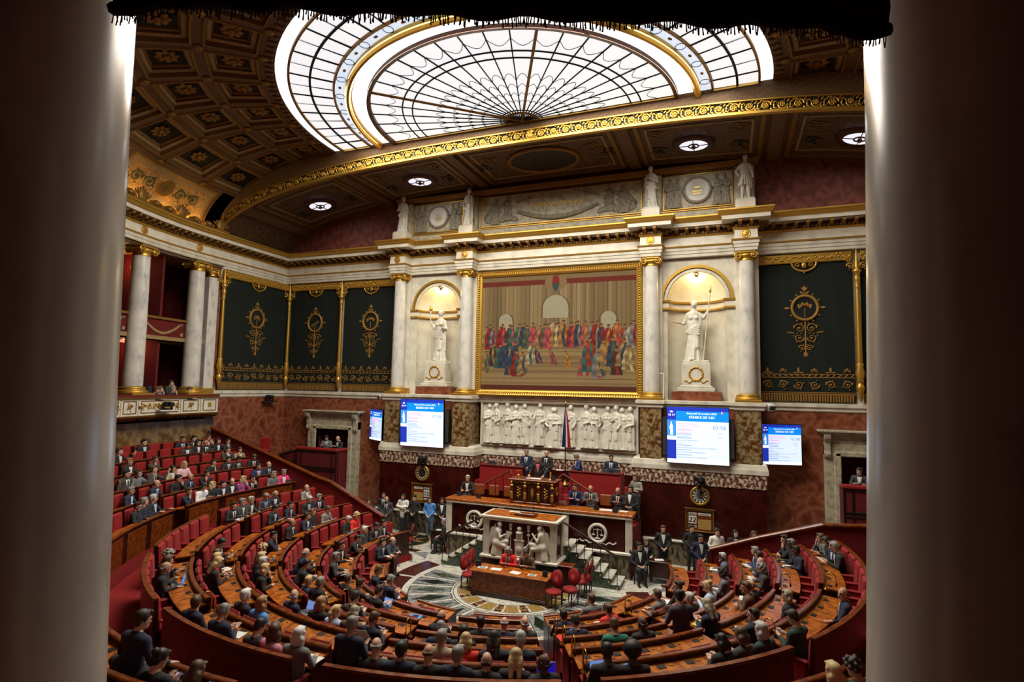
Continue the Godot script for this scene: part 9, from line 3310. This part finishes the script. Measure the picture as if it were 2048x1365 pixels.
# papers, telephones and computers in front of the deputies
func desk_things() -> void:
	glow("phone_screen", Color(0.55, 0.66, 0.92), 0.7)
	glow("laptop_screen", Color(0.45, 0.60, 0.88), 0.7)
	glow("dark_laptop_screen", Color(0.02, 0.03, 0.08), 0.3)
	glow("violet_laptop_screen", Color(0.10, 0.06, 0.62), 0.8)
	var rg := RandomNumberGenerator.new()
	rg.seed = 21
	for line in PEOPLE:
		var t: PackedStringArray = line.split(" ")
		var i := int(t[0])
		var a := rad(float(t[1]))
		var w := clampi(int((float(t[1]) + 97.0) / 25.0), 0, 7)
		var who := "%s person in %s, %s row, %s wedge" % [hair_text(t[6], t[7]), t[3], ORD[i], ORD[w]]
		var r := row_r(i)
		var y := row_f(i) + 0.775
		var k := rg.randf()
		if t[2] == "10":
			var p := thing("paper_sheet", "white sheet held up by standing %s" % who, "paper", rpol(i, row_r2(i) - 0.3 - 0.45, a, row_f(i) + 1.24), a + PI)
			var m := MB.new()
			m.box(Vector3.ZERO, Vector3(0.22, 0.3, 0.004), Basis(Vector3.RIGHT, -0.7))
			put(m, "sheet", M.paper, p)
			continue
		if t[2] == "1" and k < 0.5:
			var p := thing("mobile_phone", "lit phone held by %s" % who, "phone", rpol(i, row_r2(i) - 0.3 - 0.43, a, row_f(i) + 0.91), a + PI, "phones in hands")
			var b := Basis(Vector3.RIGHT, -0.9)
			var m := MB.new()
			m.box(Vector3.ZERO, Vector3(0.075, 0.15, 0.01), b, 0.004)
			put(m, "case", M.black_plastic, p)
			var s := MB.new()
			s.box(b * Vector3(0, 0, -0.006), Vector3(0.066, 0.138, 0.002), b)
			put(s, "phone_display", M.phone_screen, p)
			continue
		if k < 0.28 or (t[2] in ["0", "1"] and k < 0.62):
			var p := thing("paper_sheet", "white paper sheets on the desk of %s" % who, "papers", rpol(i, r + 0.3, a + rg.randf_range(-0.02, 0.02), y), a + rg.randf_range(-0.4, 0.4), "papers on the benches")
			var m := MB.new()
			m.box(Vector3(0, 0.002, 0), Vector3(0.3, 0.006, 0.21), Basis(Vector3.RIGHT, 0.076))
			put(m, "sheet", M.paper, p)
			if k < 0.3:
				var m2 := MB.new()
				m2.box(Vector3(0.05, 0.008, 0.01), Vector3(0.21, 0.005, 0.29) * 0.9, Basis(Vector3.UP, 0.3) * Basis(Vector3.RIGHT, 0.076))
				put(m2, "top_sheet", M.paper, p)
		elif k > 0.9:
			laptop("open laptop on the desk of %s" % who, rpol(i, r + 0.28, a, y), a, M.laptop_screen if k > 0.95 else M.dark_laptop_screen)
	laptop("open laptop with violet screen on the sixth row desk beside the central aisle", rpol(5, 8.95, rad(25.6), row_f(5) + 0.775), rad(25.6), M.violet_laptop_screen)
	# coloured folders
	for q in [[1, -6.0, "skyblue", "bright blue folder with a black tablet on the second row desk"], [0, 8.0, "skyblue", "light blue folder beside the bald deputy on the first row desk"], [2, 14.0, "blue", "dark blue binder on the third row desk"], [0, 40.0, "skyblue", "bright blue folder on the first row desk near the spear-side chairs"], [3, 57.0, "greenyellow", "yellow-green folder on the fourth row desk"], [2, 32.0, "scarlet", "red and blue folder at the aisle end of the third row desk"]]:
		if not CLOTH.has(q[2]):
			lin("cloth_greenyellow", Color(0.6, 0.68, 0.12), 0.7)
		else:
			lin("cloth_" + q[2], CLOTH[q[2]], 0.85)
		var a := rad(q[1])
		var p := thing("paper_folder", q[3], "folder", rpol(q[0], row_r(q[0]) + 0.28, a, row_f(q[0]) + 0.775), a + 0.2)
		var m := MB.new()
		m.box(Vector3(0, 0.008, 0), Vector3(0.34, 0.016, 0.25), Basis(Vector3.RIGHT, 0.076), 0.003)
		put(m, "cover", M["cloth_" + q[2]], p)
		var m2 := MB.new()
		m2.box(Vector3(0.02, 0.02, 0), Vector3(0.14, 0.008, 0.16), Basis(Vector3.RIGHT, 0.076), 0.002)
		put(m2, "tablet", M.black_plastic, p)
	# brass bench microphones that arch over the benches at the aisles
	for q in [[5, 4.6], [3, 4.4], [5, 29.6], [3, 30.0], [2, 30.2], [5, 54.4], [4, 79.4], [5, 79.2], [5, -20.6], [4, -45.2], [2, -20.0], [3, -45.0], [6, -45.5], [8, -70.6], [7, -86.0], [2, -45.0], [1, 54.8], [4, 29.8]]:
		var a := rad(q[1])
		var i: int = q[0]
		var p := thing("bench_microphone", "arched brass microphone stem on the rim of the %s row, %s wedge" % [ORD[i], ORD[clampi(int((q[1] + 97.0) / 25.0), 0, 7)]], "microphone", rpol(i, row_r(i) + 0.1, a, row_f(i) + 0.78), a + PI / 2)
		var st := MB.new()
		st.tube([Vector3.ZERO, Vector3(0, 0.3, 0)], 0.014, 6)
		put(st, "stem", M.brass, p)
		var c := MB.new()
		var pts := []
		for j in 11:
			var u := PI * j / 10
			pts.append(Vector3(-0.1 + 0.1 * cos(u), 0.3 + 0.1 * sin(u), 0))
		pts.append(Vector3(-0.21, 0.16, 0))
		c.tube(pts, 0.01, 6)
		put(c, "gooseneck", M.brass, p)
		var h := MB.new()
		h.ball(Vector3(-0.215, 0.13, 0), Vector3(0.02, 0.05, 0.02), 8, 5)
		put(h, "microphone_head", M.black_plastic, p)
		var b := MB.new()
		b.lathe([[0.045, -0.01], [0.045, 0.01], [0.02, 0.03], [0.014, 0.05]], 10)
		put(b, "foot", M.brass, p)
	# table and platform clutter
	var clutter := [["paper", 0.05, 0.77, 6.05, 0.36, 0.24, 0.1, "white papers before the red-jacketed stenographer"], ["paper", 0.72, 0.77, 6.12, 0.34, 0.25, -0.2, "white papers before the stenographer in dark blouse"], ["print", -0.42, 0.77, 6.05, 0.3, 0.22, 0.1, "printed photo sheet at the tablet end of the table"], ["print", 1.28, 0.77, 6.12, 0.26, 0.2, 0.0, "printed photo sheet at the trumpet end of the table"], ["paper", 0.05, 3.1, 2.45, 0.6, 0.26, 0.0, "wide white document on the president's desk"], ["paper", 2.85, 2.19, 2.5, 0.5, 0.3, 0.15, "spread white papers on the long desk before the secretary with red tie"], ["paper", 3.45, 2.19, 2.45, 0.3, 0.22, -0.2, "white papers at the spear end of the long desk"], ["paper", -3.95, 0.745, 2.4, 0.3, 0.22, 0.3, "white papers on the usher desk by the sceptre-side stair"], ["paper", 4.72, 0.745, 2.75, 0.3, 0.22, 0.3, "white papers on the usher desk by the spear-side stair"], ["paper", 0.15, 2.31, 4.72, 0.4, 0.12, 0.0, "small white card on the tribune ledge"], ["paper", 0.62, 2.6 + 0.66, 0.95, 0.3, 0.22, 0.2, "white papers beside the flag pole"]]
	for q in clutter:
		var p := thing("paper_sheet", q[7], "papers", Vector3(q[1], q[2], q[3]), q[6])
		var m := MB.new()
		m.box(Vector3(0, 0.003, 0), Vector3(q[4], 0.006, q[5]))
		put(m, "sheet", M.paper, p)
		if q[0] == "print":
			var m2 := MB.new()
			for j in 8:
				m2.box(Vector3((j % 4 - 1.5) * 0.05, 0.0065, (j / 4 - 0.5) * 0.08), Vector3(0.04, 0.001, 0.06))
			tag(put(m2, "printed_portrait", M.grey_plastic, p), "", "", "", "stuff")
	for q in [[-0.62, 0.76, 5.95, 0.4, "tablet end of the table"], [1.68, 0.76, 6.05, -0.4, "trumpet end of the table"], [-2.2, 2.185, 2.55, 0.2, "sceptre half of the long desk"], [-3.1, 2.185, 2.45, 0.5, "sceptre end of the long desk"], [2.5, 2.185, 2.6, -0.3, "long desk before the bald secretary"], [3.2, 2.185, 2.75, 0.0, "spear end of the long desk"], [0.82, 3.1, 2.5, 0.1, "spear end of the president's desk"]]:
		var p := thing("desk_monitor", "small black tilted console on the " + q[4], "console", Vector3(q[0], q[1], q[2]), q[3])
		box_part(p, "display_case", M.black_plastic, Vector3(0, 0.09, 0), Vector3(0.2, 0.15, 0.03), 0.01, Basis(Vector3.RIGHT, -0.3))
		box_part(p, "foot", M.black_plastic, Vector3(0, 0.01, 0.03), Vector3(0.16, 0.02, 0.12), 0.006)
	laptop("open dark laptop on the sceptre-side red clerk desk", Vector3(-2.3, 3.27, 0.95), PI, M.dark_laptop_screen)
	laptop("open dark laptop on the spear-side red clerk desk", Vector3(2.95, 3.27, 0.95), PI, M.dark_laptop_screen)
	laptop("grey laptop on the long desk beside the secretary in blue suit", Vector3(1.2, 2.19, 2.4), PI, M.dark_laptop_screen)

func laptop(label: String, at: Vector3, turn: float, scr: Material) -> void:
	var p := thing("laptop", label, "laptop", at, turn)
	# keyboard towards the sitter, who looks along -z of the thing
	box_part(p, "keyboard_base", M.silver, Vector3(0, 0.008, 0.04), Vector3(0.31, 0.016, 0.21), 0.004)
	box_part(p, "keys", M.grey_plastic, Vector3(0, 0.0175, 0.03), Vector3(0.27, 0.003, 0.1))
	var b := Basis(Vector3.RIGHT, -0.3)
	var o := Vector3(0, 0.016, -0.065)
	box_part(p, "lid", M.silver, o + b * Vector3(0, 0.1, -0.004), Vector3(0.31, 0.2, 0.006), 0.003, b)
	box_part(p, "laptop_display", scr, o + b * Vector3(0, 0.1, 0.001), Vector3(0.29, 0.18, 0.003), 0.0, b)

# the gallery bay the picture is taken from: two great columns, dark lining, fringed valance
func near_bay() -> void:
	var bis := Vector3(-0.384, 0, -0.923)
	var rt := Vector3(0.923, 0, -0.384)
	var o := Vector3(7.04, 0, 23.0)
	for e in [-1, 1]:
		var c: Vector3 = o + bis * 1.5 + rt * e * 1.45
		var k := column("great polished marble column of the near gallery bay, %s one" % ("sceptre-side" if e < 0 else "spear-side"), c, 5.0, 11.9, 0.375)
		k.get_child(0).material_override = M.grey_veined_marble
		var sh := MB.new()
		sh.lathe([[0.415, 0.38], [0.398, 0.8], [0.375, 1.55], [0.355, 2.4], [0.335, 4.2], [0.32, 6.45]], 48)
		k.get_child(0).mesh = sh.mesh()
	var w := Node3D.new()
	w.name = "wall_back"
	add_child(w)
	tag(w, "dark red lining of the near gallery bay behind the viewer", "wall", "", "structure")
	var bx := Basis(rt, Vector3.UP, -bis)
	box_part(w, "bay_floor", M.dark_red_cloth, o + Vector3(0, 4.9, 0) - bis * 0.6, Vector3(7.0, 0.2, 4.6), 0.0, bx)
	box_part(w, "bay_ceiling", M.dark_red_cloth, o + Vector3(0, 8.25, 0) - bis * 0.6, Vector3(7.0, 0.2, 4.6), 0.0, bx)
	box_part(w, "back_lining", M.dark_red_cloth, o + Vector3(0, 6.6, 0) - bis * 2.8, Vector3(7.0, 3.5, 0.15), 0.0, bx)
	for e in [-1, 1]:
		box_part(w, "side_lining", M.dark_red_cloth, o + Vector3(0, 6.6, 0) + rt * e * 2.3 - bis * 0.4, Vector3(0.15, 3.5, 4.6), 0.0, bx)
	box_part(w, "front_wall_below", M.white_marble, o + Vector3(0, 2.4, 0) + bis * 1.75, Vector3(9.0, 4.8, 0.3), 0.0, bx)
	box_part(w, "front_wall_above", M.white_marble, o + Vector3(0, 10.0, 0) + bis * 1.9, Vector3(9.0, 3.6, 0.2), 0.0, bx)
	var v := thing("fringed_valance", "dark red valance with long bullion fringe across the top of the bay", "valance", o + bis * 1.2, 0.0)
	v.basis = bx
	var cl := MB.new()
	var rows := []
	var N := 60
	var edge := func(u: float) -> float:
		return 7.392 - 0.022 * smoothstep(0.72, 0.84, absf(u)) + 0.02 * smoothstep(0.86, 0.9, absf(u)) + 0.003 * sin(u * 23.0)
	for q in [[0.0, 0.0], [0.05, 0.012], [0.4, 0.0], [0.85, 0.0]]:
		var row := PackedVector3Array()
		for j in N + 1:
			var u := -1.0 + 2.0 * j / N
			row.append(Vector3(u * 0.875, edge.call(u * 0.875) + q[0], q[1] + 0.008 * sin(u * 34.0)))
		rows.append(row)
	cl.sheet(rows)
	var rows2 := []
	for r in rows:
		var rr := PackedVector3Array()
		for p in r:
			rr.append(p - Vector3(0, 0, 0.012))
		rows2.append(rr)
	cl.sheet(rows2, false, true)
	put(cl, "cloth", M.dark_red_cloth, v)
	var br := MB.new()
	var pts := []
	for j in N + 1:
		var u := (-1.0 + 2.0 * j / N) * 0.875
		pts.append(Vector3(u, edge.call(u), 0.006 + 0.008 * sin(u / 0.92 * 34.0)))
	br.tube(pts, 0.014, 6)
	put(br, "braid", M.fringe_thread, v)
	var fr := MB.new()
	var rg := RandomNumberGenerator.new()
	rg.seed = 3
	for j in 330:
		var u := (-1.0 + 2.0 * (j + rg.randf()) / 330.0) * 0.87
		var y: float = edge.call(u) - 0.008
		var z := 0.006
		var l := rg.randf_range(0.014, 0.03)
		var dx := rg.randf_range(-0.004, 0.004)
		fr.tube([Vector3(u, y, z), Vector3(u + dx * 0.5, y - l * 0.5, z + rg.randf_range(-0.003, 0.003)), Vector3(u + dx, y - l, z)], [0.0016, 0.0013, 0.0019], 4, false)
	tag(put(fr, "fringe", M.fringe_thread, v), "", "", "", "stuff")

func _ready() -> void:
	rng.seed = 7
	materials()
	camera_and_light()
	make_figures()
	skylight()
	ceiling()
	vault()
	oculi()
	entablature()
	front_wall()
	front_columns()
	side_walls()
	gallery()
	near_bay()
	hangings()
	doors()
	fittings()
	floor_hall()
	tiers()
	benches()
	platform()
	platform_seats()
	make_hand()
	make_head()
	make_hair()
	seated_people()
	other_people()
	desk_things()
